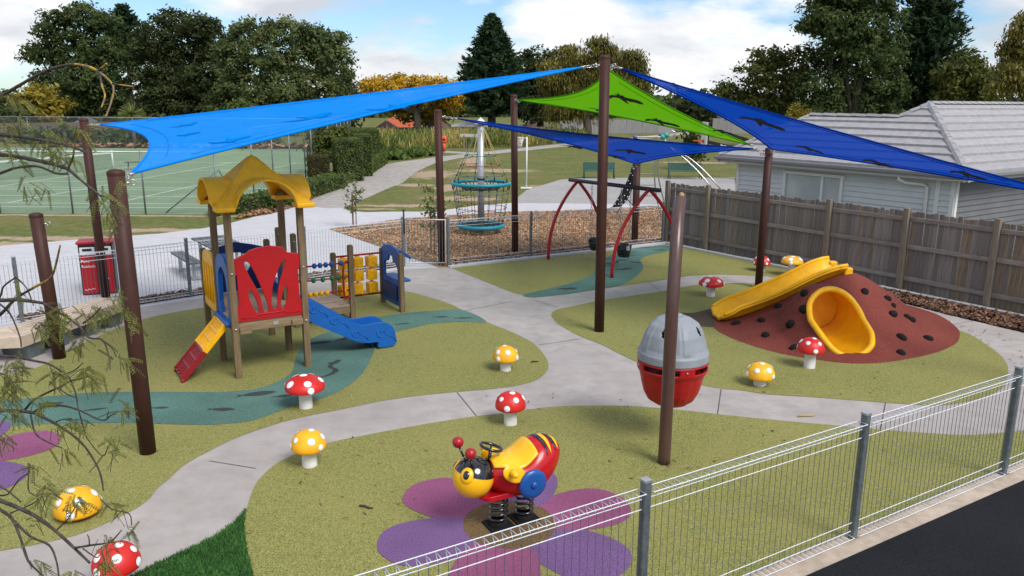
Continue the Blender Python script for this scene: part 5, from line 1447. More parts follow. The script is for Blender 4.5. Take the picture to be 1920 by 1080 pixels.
# ------------------------------------------------------------------ rope climber
rcb = G(902, 437)
rc = empty('rope_climber', (rcb.x, rcb.y, 0), 0, 'rope net climber on a steel mast with two turquoise rings', 'climber')
mb = MB(); mb.tube([(0, 0, 0), (0, 0, 3.42)], .105, 18); mb.build('mast', M_GALV, rc)
mb = MB(); mb.lathe([(.17, 3.40), (.19, 3.42), (.19, 3.44), (.02, 3.60), (.001, 3.61)], 8, smooth=False); mb.build('mast_cap', M_WHITE, rc)
Z1, R1, Z2, R2 = 1.58, .90, .25, .70
mb = MB(); mb.tube([(R1 * math.cos(t), R1 * math.sin(t), Z1) for t in np.linspace(0, 2 * math.pi, 49)[:-1]], .055, 12, closed=True); mb.build('upper_ring', M_TEALP, rc)
mb = MB(); mb.tube([(R2 * math.cos(t), R2 * math.sin(t), Z2) for t in np.linspace(0, 2 * math.pi, 49)[:-1]], .065, 12, closed=True); mb.build('lower_ring', M_TEALP, rc)
M_RT = mat('rope_teal', (.02, .16, .17), .8); M_RR = mat('rope_red', (.30, .06, .05), .8); M_RY = mat('rope_tan', (.42, .30, .10), .8); M_RB = mat('rope_blue', (.05, .11, .2), .8)
rk = [M_RT, M_RY, M_RB, M_RR]
kn = MB()
for i in range(8):
    a_ = 2 * math.pi * (i + .35) / 8; d = Vector((math.cos(a_), math.sin(a_), 0))
    mb = MB(); mb.tube([d * .12 + Vector((0, 0, 3.25)), d * R1 + Vector((0, 0, Z1))], .011, 5); mb.build('stay_rope', rk[(i * 3) % 2 if i % 3 else 1], rc)
    for z in (2.45, 2.15, 1.85):
        k = (3.25 - z) / (3.25 - Z1); kn.ell(d * (.12 + (R1 - .12) * k) + Vector((0, 0, z)), .026, 8, 5)
    kn.tube([d * (R1 - .03) + Vector((0, 0, Z1)), d * (R1 - .08) + Vector((0, 0, Z1 + .12))], .018, 6)
for z, m_ in ((2.45, M_RT), (2.15, M_RR), (1.85, M_RB)):
    k = (3.25 - z) / (3.25 - Z1); r = .12 + (R1 - .12) * k
    mb = MB(); mb.tube([(r * math.cos(2 * math.pi * (i / 4 + .35) / 8) * (.93 if i % 4 == 2 else 1), r * math.sin(2 * math.pi * (i / 4 + .35) / 8) * (.93 if i % 4 == 2 else 1), z) for i in range(32)], .010, 5, closed=True); mb.build('hoop_rope', m_, rc)
for i in range(20):
    a_ = 2 * math.pi * i / 20; d = Vector((math.cos(a_), math.sin(a_), 0))
    mb = MB(); mb.tube([d * R1 + Vector((0, 0, Z1)), d * (R1 - .06) + Vector((0, 0, 1.1)), d * (R2 + .06) + Vector((0, 0, .62)), d * R2 + Vector((0, 0, Z2))], .009, 4); mb.build('net_rope', rk[i % 3 if i % 4 else 2], rc)
    kn.tube([d * R1 + Vector((0, 0, Z1 - .03)), d * (R1 - .01) + Vector((0, 0, Z1 - .18))], .017, 5); kn.tube([d * R2 + Vector((0, 0, Z2 + .03)), d * R2 + Vector((0, 0, Z2 + .18))], .017, 5)
    for z in (1.28, 1.05, .82, .60): kn.ell(d * float(np.interp(z, [.25, .62, 1.1, 1.58], [R2, R2 + .06, R1 - .06, R1])) + Vector((0, 0, z)), .022, 7, 5)
for z, m_ in ((1.28, M_RB), (1.05, M_RR), (.82, M_RR), (.60, M_RT)):
    r = float(np.interp(z, [.25, .62, 1.1, 1.58], [R2, R2 + .06, R1 - .06, R1]))
    mb = MB(); mb.tube([(r * math.cos(t), r * math.sin(t), z + .012 * math.sin(t * 20)) for t in np.linspace(0, 2 * math.pi, 81)[:-1]], .008, 4, closed=True); mb.build('hoop_rope', m_, rc)
o = kn.build('rope_knots', M_ROPE, rc); o['kind'] = 'stuff'
mb = MB()
for i in range(14):
    a_ = 2 * math.pi * i / 14; mb.tube([(.12 * math.cos(a_), .12 * math.sin(a_), Z2), (R2 * math.cos(a_), R2 * math.sin(a_), Z2)], .022, 5)
for r in (.2, .33, .46, .58): mb.tube([(r * math.cos(t), r * math.sin(t), Z2 + .005) for t in np.linspace(0, 2 * math.pi, 25)[:-1]], .022, 5, closed=True)
o = mb.build('floor_net', M_ROPE, rc)
mb = MB()
for i in range(12):
    a_ = 2 * math.pi * i / 12; mb.tube([(.12 * math.cos(a_), .12 * math.sin(a_), Z1 - .10), (.5 * math.cos(a_), .5 * math.sin(a_), Z1 - .17), (R1 * math.cos(a_), R1 * math.sin(a_), Z1)], .014, 5)
for r, z in ((.3, Z1 - .15), (.55, Z1 - .16)): mb.tube([(r * math.cos(t), r * math.sin(t), z) for t in np.linspace(0, 2 * math.pi, 25)[:-1]], .02, 5, closed=True)
mb.build('upper_net', M_ROPE, rc)
mb = MB()
for z in (1.72, 1.38, .35): mb.lathe([(.107, -.03), (.125, -.03), (.125, .03), (.107, .03)], 16, (0, 0, z))
mb.build('mast_collar', M_BLACK, rc)

# ------------------------------------------------------------------ steel climbing frame with balls, rubber belt
cf = empty('steel_climber', tuple(G(1225, 420)), 0, 'steel tube climbing frame with purple and green balls behind the swings', 'climbing frame'); ci = Matrix.Translation(-G(1225, 420))
def ctube(name, pts, r=.026, m=None, close=False):
    mb = MB(); mb.tube(catmull([AT(*p) for p in pts], 5, False), r, 8); return under(mb.build(name, m or M_STEEL, cf), cf, ci)
def down(px, py, Y, nm='upright', extra=()):
    p = AT(px, py, Y); mb = MB(); mb.tube(catmull([p, Vector((p.x, p.y, p.z * .5)), Vector((p.x, p.y, 0))], 3, False), .026, 8); under(mb.build(nm, M_STEEL, cf), cf, ci)
Yc = 27.5
ctube('top_bar', [(1191, 257, Yc), (1220, 257, Yc), (1252, 257, Yc)])
ctube('ladder_rail', [(1236, 257, Yc), (1231, 285, Yc), (1227, 315, Yc), (1228, 345, Yc), (1232, 375, Yc), (1240, 408, Yc)])
ctube('ladder_rail', [(1243, 257, Yc), (1236, 285, Yc), (1233, 310, Yc), (1236, 340, Yc), (1243, 370, Yc), (1254, 405, Yc)])
ctube('upright', [(1196, 257, Yc + .6), (1199, 285, Yc + .6), (1199, 330, Yc + .6), (1198, 370, Yc + .6), (1198, 405, Yc + .6)])
ctube('bowed_rail', [(1252, 257, Yc), (1258, 246, Yc), (1266, 250, Yc), (1256, 262, Yc), (1258, 278, Yc), (1283, 297, Yc - .2), (1310, 323, Yc - .4), (1332, 350, Yc - .6), (1347, 372, Yc - .7), (1358, 398, Yc - .8)])
ctube('bowed_rail', [(1246, 262, Yc + .5), (1262, 280, Yc + .5), (1290, 295, Yc + .3), (1318, 318, Yc + .1), (1348, 351, Yc - .1), (1362, 375, Yc - .2), (1372, 396, Yc - .3)])
for y, x0, x1 in ((306, 1201, 1227), (326, 1201, 1227), (347, 1200, 1228), (367, 1199, 1230), (387, 1199, 1235)): ctube('rung', [(x0, y, Yc + .55), ((x0 + x1) / 2, y, Yc + .3), (x1, y, Yc)], .016)
for px_, py_, m_, nm in ((1191, 257, 'p', 0), (1239, 254, 'p', 0), (1243, 257, 'g', 0), (1249, 253, 'g', 0)):
    mb = MB(); mb.ell(AT(px_, py_, Yc - (.1 if m_ == 'g' else -.1)), .085, 16, 10); under(mb.build('ball', mat('ball_purple', (.10, .08, .32), .4) if m_ == 'p' else mat('ball_green', (.02, .36, .26), .4), cf), cf, ci)
bl = empty('climbing_belt', tuple(G(1165, 425)), 0, 'black rubber climbing belt with white bolts slung behind the swings', 'climbing belt'); bi = Matrix.Translation(-G(1165, 425))
Lf = [AT(1186, 308, 26.9), AT(1176, 338, 26.7), AT(1159, 370, 26.4), AT(1147, 389, 26.2)]; Rt = [AT(1196, 311, 26.4), AT(1186, 352, 26.2), AT(1176, 374, 25.95), AT(1164, 388, 25.8)]
Lc, Rc = catmull(Lf, 5, False), catmull(Rt, 5, False); mb = MB(); nL = len(Lc)
nb_ = Vector((.25, -.9, .35)).normalized() * .03
mb.add(Lc + Rc + [p + nb_ for p in Lc] + [p + nb_ for p in Rc], [(i, i + 1, nL + i + 1, nL + i) for i in range(nL - 1)] + [(2 * nL + i, 3 * nL + i, 3 * nL + i + 1, 2 * nL + i + 1) for i in range(nL - 1)] + [(i, 2 * nL + i, 2 * nL + i + 1, i + 1) for i in range(nL - 1)] + [(nL + i, nL + i + 1, 3 * nL + i + 1, 3 * nL + i) for i in range(nL - 1)])
under(mb.build('belt', M_RUBB, bl), bl, bi)
mb = MB(); rb_ = random.Random(4)
for i in range(1, nL - 1, 2):
    for t in (.12, .5, .88): mb.ell(Lc[i] * (1 - t) + Rc[i] * t + nb_ * 1.1, .022, 7, 5)
o = under(mb.build('belt_bolts', M_WHITE, bl), bl, bi); o['kind'] = 'stuff'
for a_, b_ in (((1147, 389, 26.2), (1122, 407, 26.0)), ((1164, 388, 25.8), (1155, 402, 25.8)), ((1188, 309, 26.7), (1193, 302, 26.6)), ((1186, 352, 26.2), (1196, 362, 26.5)), ((1176, 374, 25.95), (1186, 384, 26.3))):
    mb = MB(); mb.tube([AT(*a_), AT(*b_)], .016, 6); under(mb.build('belt_rope', M_ROPE, bl), bl, bi)
p = AT(1122, 407, 26.0)
mb = MB(); mb.tube([p, (p.x, p.y, 0)], .06, 10); under(mb.build('anchor_post', M_BLACK, bl), bl, bi)
p = AT(1193, 302, 26.6)
mb = MB(); mb.tube([p + Vector((.0, .1, .1)), (p.x + .05, p.y + .1, 0)], .05, 10); under(mb.build('anchor_post', M_POST, bl), bl, bi)

# ------------------------------------------------------------------ green benches, hoops, posts
def bench(p, label, w):
    o = empty('park_bench', (p.x, p.y, 0), 0, label, 'bench', 'green park benches')
    mb = MB(); mb.box((0, 0, .44), (w, .42, .035)); mb.build('seat', M_BENCHG, o, bevel=.012)
    mb = MB(); mb.box((0, .22, .68), (w, .035, .40), M=Matrix.Rotation(math.radians(-10), 3, 'X')); mb.build('backrest', M_BENCHG, o, bevel=.012)
    for x in (-w / 2 + .06, w / 2 - .06):
        mb = MB(); mb.tube([(x, -.2, 0), (x, -.2, .42)], .025, 8); mb.tube([(x, .28, 0), (x, .22, .45), (x, .27, .88)], .025, 8); mb.build('leg', M_BENCHG, o)
    return o
bench(G(1123, 335), 'green metal park bench partly behind the middle brown post', 1.75); bench(G(1284, 336), 'green metal park bench behind the bowed steel rails', 1.85)
nh = G(987, 353); nb2 = empty('netball_goal', (nh.x, nh.y, 0), 0, 'white netball hoop on a thin pole beside the grey court', 'hoop')
mb = MB(); mb.tube([(0, 0, 0), (0, 0, 2.45)], .035, 10); mb.build('pole', M_WHITE, nb2)
mb = MB(); mb.box((0, 0, .02), (.55, .4, .04)); mb.build('base_plate', M_WHITE, nb2)
mb = MB(); mb.tube([(0, 0, 2.38), (-.16, 0, 2.40)], .016, 6); mb.tube([(-.34 + .19 * math.cos(t), .19 * math.sin(t), 2.42) for t in np.linspace(0, 2 * math.pi, 21)[:-1]], .012, 6, closed=True); mb.build('ring', M_WHITE, nb2)
mb = MB()
for i in range(14):
    t = 2 * math.pi * i / 14; t2 = t + .35
    for tt in (t2, t - .35): mb.tube([(-.34 + .19 * math.cos(t), .19 * math.sin(t), 2.42), (-.34 + .10 * math.cos(tt), .10 * math.sin(tt), 2.05), (-.34 + .085 * math.cos(tt), .085 * math.sin(tt), 1.95)], .008, 4)
mb.build('net', M_NETW, nb2)
bk0 = G(1398, 337); bkb = empty('basketball_stand', (bk0.x, bk0.y, 0), 0, 'black portable basketball stand with orange hoop beyond the house eave', 'basketball hoop'); bki = Matrix.Translation(-bk0); YB = bk0.y
mb = MB(); p, q = AT(1323, 229, YB), AT(1323, 273, YB); mb.box((p + q) / 2, (.10, 1.25, abs(p.z - q.z))); under(mb.build('backboard', M_BLACK, bkb, bevel=.02), bkb, bki)
mb = MB(); mb.box((p + q) / 2 - Vector((.065, .0, 0)), (.03, 1.3, abs(p.z - q.z) + .02)); under(mb.build('board_edge', M_WHITE, bkb), bkb, bki)
mb = MB(); c_ = AT(1309, 264, YB); mb.tube([c_ + Vector((.26 * math.cos(t), .26 * math.sin(t), 0)) for t in np.linspace(0, 2 * math.pi, 21)[:-1]], .03, 6, closed=True); mb.box(c_ + Vector((.3, 0, -.02)), (.16, .2, .16)); under(mb.build('hoop', M_ORNG, bkb), bkb, bki)
for a_, b_ in (((1326, 266), (1400, 283)), ((1326, 240), (1400, 262))):
    mb = MB(); mb.bar(AT(a_[0], a_[1], YB), AT(b_[0], b_[1], YB), .2, .17); under(mb.build('arm', M_BLACK, bkb), bkb, bki)
p, q = AT(1398, 260, YB), G(1398, 337)
mb = MB(); mb.bar(Vector((p.x, p.y, p.z)), Vector((p.x, p.y, .02)), .3, .35, up=(0, 1, 0)); under(mb.build('mast', M_BLACK, bkb), bkb, bki)
mb = MB()
for i in range(7):
    a_ = AT(1352 + i * 2.6, 272.5 + i * .62, YB - .11); mb.box(a_, (.055, .01, .07 if i % 3 else .11), M=Matrix.Rotation(.25, 3, 'Y'))
o = under(mb.build('arm_lettering', M_WHITE, bkb), bkb, bki); o['kind'] = 'stuff'
ob_ = G(833, 284); op = empty('orange_post', (ob_.x, ob_.y, 0), 0, 'small orange post with rounded box on top beside the corn', 'post')
mb = MB(); mb.tube([(0, 0, 0), (0, 0, .75)], .13, 10); mb.build('stem', M_ORNG, op)
mb = MB(); mb.box((0, 0, .95), (.45, .4, .42)); mb.ell((0, 0, 1.14), (.22, .2, .16)); mb.build('box', M_ORNG, op, bevel=.06)
mb = MB(); mb.box((0, -.21, .98), (.2, .02, .13)); mb.build('opening', M_BLACK, op)
sb = G(869, 284); sg_ = empty('plank_sign', (sb.x, sb.y, 0), 0, 'plain grey plank sign on a timber post behind the rope climber', 'sign')
mb = MB(); mb.box((.05, 0, .65), (.12, .12, 1.3)); mb.build('post', M_FPOST, sg_)
mb = MB(); mb.box((.55, 0, 1.32), (1.7, .06, .26)); mb.build('plank', mat('plank_grey', (.35, .33, .29), .8, (.45, .43, .38), nscale=4), sg_)

# ------------------------------------------------------------------ rubbish bin
bn0 = Vector((-8.93, 16.85, 0)); bn = empty('rubbish_bin', tuple(bn0), math.radians(20), 'tall red double rubbish bin with white chutes behind the left fence', 'bin')
W2, D2, HB = .66, .46, 1.10
M_BINR = mat('bin_red', (.42, .010, .018), .4, (.36, .008, .016), nscale=3); M_BINK = mat('bin_black', (.015, .015, .017), .45)
mb = MB(); mb.box((0, 0, HB / 2), (W2, D2, HB)); mb.build('carcass', M_BINK, bn, bevel=.012)
for s in (-1, 1):
    mb = MB(); mb.box((s * .158, -D2 / 2 - .008, .445), (.295, .02, .83)); d_ = mb.build('door', M_BINR, bn, bevel=.008)
    mb = MB(); mb.box((s * .158, -D2 / 2 - .004, .955), (.29, .03, .17)); ch_ = mb.build('chute', M_WHITE, bn, bevel=.02)
    mb = MB(); mb.box((s * .158, -D2 / 2 - .02, .985), (.18, .012, .05)); mb.build('chute_opening', M_BINK, ch_)
mb = MB(); mb.box((0, 0, HB + .03), (W2 + .06, D2 + .06, .055)); mb.build('lid', M_BINR, bn, bevel=.015)
def text_mesh(body, size):
    cu = bpy.data.curves.new('txt', 'FONT'); cu.body = body; cu.size = size; cu.align_x = 'LEFT'; cu.resolution_u = 2
    ob = bpy.data.objects.new('txt', cu); COL.objects.link(ob)
    dg = bpy.context.evaluated_depsgraph_get()
    me = bpy.data.meshes.new_from_object(ob.evaluated_get(dg)); bpy.data.objects.remove(ob)
    return me
TXT = {}
for nm, body_, size_, x_, z_ in (('lettering', 'Para', .095, -.30, .715), ('lettering', 'Rubbish', .082, -.295, .605)):
    me = text_mesh(body_, size_); me.materials.append(M_DOT)
    o = bpy.data.objects.new(nm, me); COL.objects.link(o); o.parent = bn; o.location = (x_, -D2 / 2 - .0205, z_); o.rotation_euler = (math.pi / 2, 0, 0); o['label'] = 'white word ' + body_ + ' on the red bin door'
mb = MB(); y_ = -D2 / 2 - .021
mb.plate([(.02 + .0, .0), (.05, .0), (.07, .13), (.09, 0), (.12, 0), (.10, .16), (.10, .27), (.135, .22), (.15, .235), (.105, .32), (.035, .32), (.0, .24), (.012, .225), (.04, .27), (.04, .16)], [], .004, Matrix.Translation((.055, y_, .11)) @ XZ)
mb.plate([(.07 + .032 * math.cos(t), .365 + .032 * math.sin(t)) for t in np.linspace(0, 2 * math.pi, 15)[:-1]], [], .004, Matrix.Translation((.055, y_, .11)) @ XZ)
o = mb.build('figure_icon', M_DOT, bn)
mb = MB()
mb.tube([(-.28 + .02 * i, y_, .115 + .018 * math.sin(i * 1.9) + .003 * i) for i in range(11)], .006, 5); mb.build('script_mark', M_DOT, bn)

# ------------------------------------------------------------------ picnic table and platform bench
tq = [G(371, 448, .75), G(416, 446, .75), G(452, 458, .75), G(394, 464, .75)]
tcen = (tq[0] + tq[1] + tq[2] + tq[3]) / 4
pt_ = empty('picnic_table', (tcen.x, tcen.y, 0), 0, 'dark slatted picnic table with bench seats on the pale plaza', 'picnic table'); pi_ = Matrix.Translation((-tcen.x, -tcen.y, 0))
long_ = ((tq[3] - tq[0]) + (tq[2] - tq[1])); long_.z = 0; long_.normalize(); wid_ = Vector((-long_.y, long_.x, 0))
if wid_.x < 0: wid_ = -wid_
for i in range(5):
    c_ = tcen + wid_ * (-.32 + .16 * i); mb = MB(); mb.bar((c_ - long_ * .85) + Vector((0, 0, 0)), (c_ + long_ * .85), .14, .04); under(mb.build('table_slat', M_DKSLAT, pt_), pt_, pi_)
for sg in (-1, 1):
    for i in range(2):
        c_ = Vector((tcen.x, tcen.y, .45)) + wid_ * sg * (.68 + .15 * i); mb = MB(); mb.bar(c_ - long_ * .85, c_ + long_ * .85, .135, .04); under(mb.build('seat_slat', M_DKSLAT, pt_), pt_, pi_)
    for e_ in (-.6, .6):
        c_ = Vector((tcen.x, tcen.y, 0)) + wid_ * sg * .755 + long_ * e_; mb = MB(); mb.bar(c_, c_ + Vector((0, 0, .43)), .06, .06); under(mb.build('leg', M_GALV, pt_), pt_, pi_)
        c_ = Vector((tcen.x, tcen.y, 0)) + wid_ * sg * .25 + long_ * e_; mb = MB(); mb.bar(c_, c_ + Vector((0, 0, .73)), .06, .06); under(mb.build('leg', M_GALV, pt_), pt_, pi_)
for e_ in (-.6, .6):
    c_ = Vector((tcen.x, tcen.y, .06)) + long_ * e_; mb = MB(); mb.bar(c_ - wid_ * .8, c_ + wid_ * .8, .05, .05); under(mb.build('foot_rail', M_GALV, pt_), pt_, pi_)
n0, n1 = G(38, 631, .45), G(242, 561, .45); bdv = (n1 - n0); bdv.z = 0; BLn = bdv.length; bdv.normalize()
ld = Vector((-.985, -.17, 0)).normalized(); nL_ = n0 + ld * 1.7
bw = Vector((-bdv.y, bdv.x, 0)); lw = Vector((ld.y, -ld.x, 0))            # both point to the fence side
mit = (bw + lw).normalized(); mit = mit / max(.35, mit.dot(bw))             # mitre at the corner
pb2 = empty('platform_bench', (n0.x, n0.y, 0), 0, 'long angled timber slatted platform bench at left in front of the wire fence', 'bench'); pbi = Matrix.Translation((-n0.x, -n0.y, 0))
def bent(o0, o1, z0, z1, name, m):
    for e0, e1, w0 in ((nL_, n0, lw), (n0, n1, bw)):
        c0 = [e0 + (mit if e0 is n0 else w0) * o for o in (o0, o1)]; c1 = [e1 + (mit if e1 is n0 else w0) * o for o in (o0, o1)]
        gap = (e1 - e0).normalized() * .003
        q = [c0[0] + gap, c1[0] - gap, c1[1] - gap, c0[1] + gap]
        mb = MB(); mb.add([(p.x, p.y, z0) for p in q] + [(p.x, p.y, z1) for p in q], [(3, 2, 1, 0), (4, 5, 6, 7), (0, 1, 5, 4), (1, 2, 6, 5), (2, 3, 7, 6), (3, 0, 4, 7)])
        under(mb.build(name, m, pb2, bevel=.004, fixn=True), pb2, pbi)
for i in range(6): bent(.006 + .110 * i, .090 + .110 * i, .412, .447, 'slat', M_SLAT)
bent(.004, .044, .26, .411, 'edge_beam', M_SLAT); bent(.60, .64, .26, .411, 'edge_beam', M_SLAT)
for e_ in (.35, BLn * .36, BLn * .66, BLn - .3):
    a_ = n0 + bdv * e_ + bw * .33; a_.z = .13
    mb = MB(); mb.box(a_, (.30, .50, .25), math.atan2(bdv.y, bdv.x), taper=1.15); under(mb.build('pedestal', M_GALVD, pb2, bevel=.01), pb2, pbi)
a_ = n0 + ld * .8 + lw * .33; a_.z = .13; mb = MB(); mb.box(a_, (.30, .50, .25), math.atan2(ld.y, ld.x), taper=1.15); under(mb.build('pedestal', M_GALVD, pb2, bevel=.01), pb2, pbi)

# ------------------------------------------------------------------ sticks and scraps on the ground
for p, L_, a_, lb in (((687, 955), .16, -.35, 'short brown stick on the rubber left of the bee rider'), ((1513, 783), .26, .15, 'thin yellow green stick on the path by the wire fence'), ((1003, 681), .14, .3, 'small dark stick at the tip of the tower island')):
    c_ = G(*p); mb = MB(); d = Vector((math.cos(a_), math.sin(a_), 0)) * L_ / 2; n_ = Vector((-d.y, d.x, 0)) * .08
    mb.tube([c_ - d + Vector((0, 0, .028)), c_ - d * .3 + n_ + Vector((0, 0, .03)), c_ + d * .4 - n_ * .5 + Vector((0, 0, .028)), c_ + d + Vector((0, 0, .03))], [.011, .013, .011, .006], 6)
    tag(mb.build('stick', mat('stick_yellow', (.42, .32, .06), .8) if 'yellow' in lb else mat('stick_brown', (.07, .04, .025), .85)), lb, 'stick')
# ------------------------------------------------------------------ tennis court fence and net
def alpha_mesh_mat():
    m = bpy.data.materials.new('chain_link'); m.use_nodes = True; t = m.node_tree; L = t.links.new; b = t.nodes['Principled BSDF']
    b.inputs['Base Color'].default_value = (.20, .22, .23, 1); b.inputs['Roughness'].default_value = .5; b.inputs['Metallic'].default_value = .3
    tcn = N('ShaderNodeTexCoord', t); sx = N('ShaderNodeSeparateXYZ', t); L(tcn.outputs['Object'], sx.inputs[0])
    ax = N('ShaderNodeMath', t, operation='ADD'); L(sx.outputs['X'], ax.inputs[0]); L(sx.outputs['Y'], ax.inputs[1])
    acc = None
    for sg in (1, -1):
        ml = N('ShaderNodeMath', t, operation='MULTIPLY'); ml.inputs[1].default_value = sg; L(sx.outputs['Z'], ml.inputs[0])
        ad = N('ShaderNodeMath', t, operation='ADD'); L(ax.outputs[0], ad.inputs[0]); L(ml.outputs[0], ad.inputs[1])
        sc = N('ShaderNodeMath', t, operation='MULTIPLY'); sc.inputs[1].default_value = 1 / .09; L(ad.outputs[0], sc.inputs[0])
        fr = N('ShaderNodeMath', t, operation='FRACT'); L(sc.outputs[0], fr.inputs[0])
        lt = N('ShaderNodeMath', t, operation='LESS_THAN'); lt.inputs[1].default_value = .085; L(fr.outputs[0], lt.inputs[0])
        if acc is None: acc = lt.outputs[0]
        else:
            mxm = N('ShaderNodeMath', t, operation='MAXIMUM'); L(acc, mxm.inputs[0]); L(lt.outputs[0], mxm.inputs[1]); acc = mxm.outputs[0]
    L(acc, b.inputs['Alpha'])
    return m
M_LINK = alpha_mesh_mat()
def link_fence(pts, H, label, step=3.0, top=True, braces=()):
    o = empty('netting_fence', tuple(pts[0]), 0, label, 'fence'); iv = Matrix.Translation(-Vector(pts[0]))
    for a, b in zip(pts[:-1], pts[1:]):
        a, b = Vector(a), Vector(b); d = b - a; L_ = d.length; n = max(1, round(L_ / step))
        mb = MB(); mb.add([a + Vector((0, 0, .03)), b + Vector((0, 0, .03)), b + Vector((0, 0, H)), a + Vector((0, 0, H))], [(0, 1, 2, 3)]); q = mb.build('netting', M_LINK, o); q.matrix_parent_inverse = iv
        if top:
            mb = MB(); mb.tube([a + Vector((0, 0, H)), b + Vector((0, 0, H))], .028, 6); q = mb.build('top_rail', M_GALV, o); q.matrix_parent_inverse = iv
        for i in range(n + 1):
            p = a + d * (i / n); mb = MB(); mb.tube([p, p + Vector((0, 0, H + .03))], .032, 8); q = mb.build('post', M_GALVD, o); q.matrix_parent_inverse = iv
    for p0, p1 in braces:
        mb = MB(); mb.tube([p0, p1], .025, 6); q = mb.build('brace', M_GALVD, o); q.matrix_parent_inverse = iv
    return o
NE = 28.95
cr_ = G(424, 402); crx = AT(410, 402, NE).x
link_fence([Vector((-40.0, NE, 0)), Vector((crx, NE, 0))], 2.25, 'low galvanised wire netting fence along the near side of the tennis court', 2.75,
           braces=[(AT(410, 318, NE), G(310, 400)), (AT(410, 318, NE), AT(452, 400, NE + 2.5))])
link_fence([Vector((-10.55, 32.5, 0)), Vector((-10.7, 41.4, 0)), Vector((-13.2, 66, 0))], 3.0, 'tall netting fence along the hedge side of the tennis court', 2.6, braces=[(AT(585, 285, 41.4), G(560, 345))])
link_fence([Vector((-13.2, 66, 0)), Vector((-50, 69, 0))], 2.6, 'far netting fence at the back of the tennis court', 4.5)
tn = empty('tennis_net', (-25, 45.5, 0), 0, 'dark tennis net with white band across the court', 'net'); ti = Matrix.Translation((25, -45.5, 0))
n0_, n1_ = G(56, 334), G(213, 317); n0_ = n0_ + (n0_ - n1_) * .9
mb = MB(); mb.add([n0_ + Vector((0, 0, .05)), n1_ + Vector((0, 0, .05)), n1_ + Vector((0, 0, .95)), n0_ + Vector((0, 0, .95))], [(0, 1, 2, 3)])
M_NETD = bpy.data.materials.get('chain_link').copy(); M_NETD.name = 'net_mesh'; M_NETD.node_tree.nodes['Principled BSDF'].inputs['Base Color'].default_value = (.015, .02, .02, 1)
under(mb.build('net_mesh', M_NETD, tn), tn, ti)
mb = MB(); mb.bar(n0_ + Vector((0, 0, .97)), n1_ + Vector((0, 0, .97)), .04, .08); under(mb.build('white_band', M_LINE, tn), tn, ti)
for p in (n0_, n1_):
    mb = MB(); mb.tube([p, p + Vector((0, 0, 1.1))], .05, 8); under(mb.build('net_post', M_WHITE, tn), tn, ti)
cb_ = G(262, 318); st_ = empty('court_seat', (cb_.x, cb_.y, 0), .3, 'small dark court side seat behind the netting', 'bench')
mb = MB(); mb.box((0, 0, .45), (1.5, .4, .05)); mb.build('seat', M_DKSLAT, st_)
for x in (-.6, .6):
    mb = MB(); mb.bar((x, -.2, 0), (x, .2, .44), .06, .06); mb.build('leg', M_DKSLAT, st_)

# ------------------------------------------------------------------ far fences and houses
def far_fence(a, b, h, m, label, y2=None):
    a, b = G(*a), G(*b) if y2 is None else G(*b)
    o = empty('boundary_fence', tuple(a), 0, label, 'fence'); iv = Matrix.Translation(-a); d = b - a; n = max(2, int(d.length / 2.4))
    for i in range(n):
        p, q = a + d * (i / n), a + d * ((i + .985) / n); mb = MB(); mb.bar(p + Vector((0, 0, h / 2)), q + Vector((0, 0, h / 2)), .06, h); under(mb.build('fence_panel', m, o), o, iv)
    return o
M_FFG = mat('far_fence_grey', (.20, .20, .20), .85, (.27, .265, .26), nscale=1.5, detail=5, stretch=(8, 8, .5), objrand=.1)
M_FFD = mat('far_fence_dark', (.10, .075, .06), .85, (.15, .11, .085), nscale=1.5, detail=5, stretch=(8, 8, .5), objrand=.15)
far_fence((1050, 251), (1262, 249), 1.75, M_FFG, 'grey paling boundary fence beyond the park below the willow')
far_fence((1335, 250), (1480, 251), 2.0, M_FFG, 'grey iron boundary fence beyond the park right of the basketball stand')
far_fence((640, 250), (1040, 247), .7, M_FFD, 'dark brown boundary fence behind the corn patch')
far_fence((-150, 262), (250, 256), 1.6, M_FFD, 'dark fence behind the far end of the tennis court')
def far_house(px0, px1, py_base, Y, wall_h, roof_h, depth, wm, rm, label, wins=3, hip=True, ov=.5, top=None):
    a, b = AT(px0, py_base, Y), AT(px1, py_base, Y); c = (a + b) / 2; w = (b - a).length
    zt = 0.0 if top is None else min(0.0, AT((px0 + px1) / 2, top, Y).z - wall_h - roof_h)
    o = empty('house', (c.x, c.y, zt), 0, label, 'house')
    mb = MB(); mb.box((0, depth / 2, wall_h / 2), (w - 2 * ov, depth - 2 * ov, wall_h)); mb.build('wall', wm, o)
    hw, ins = w / 2, (min(depth, w) / 2 if hip else 0.0)
    z0, z1 = wall_h, wall_h + roof_h
    v = [(-hw, 0, z0), (hw, 0, z0), (hw, depth, z0), (-hw, depth, z0), (-hw + ins * .9, depth / 2, z1), (hw - ins * .9, depth / 2, z1)]
    mb = MB(); mb.add(v, [(0, 1, 5, 4), (1, 2, 5), (2, 3, 4, 5), (3, 0, 4), (3, 2, 1, 0)]); r = mb.build('roof', rm, o)
    mb = MB(); mb.box((0, .02, z0 - .08), (w, .1, .16)); mb.build('fascia', M_WHITE, o)
    for i in range(wins):
        x = -w / 2 + ov + (w - 2 * ov) * (i + .5) / wins; ww = (w - 2 * ov) / wins * .55
        mb = MB(); mb.box((x, ov - .03, wall_h * .56), (ww, .08, wall_h * .5)); f = mb.build('window', M_WHITE, o)
        for s in (-1, 1):
            mb = MB(); mb.box((x + s * ww * .235, ov - .075, wall_h * .56), (ww * .42, .02, wall_h * .40)); mb.build('pane', M_DGLASS, f)
    return o
def rc_(n, c): return mat(n, c, .8, tuple(x * .75 for x in c), nscale=3, detail=5)
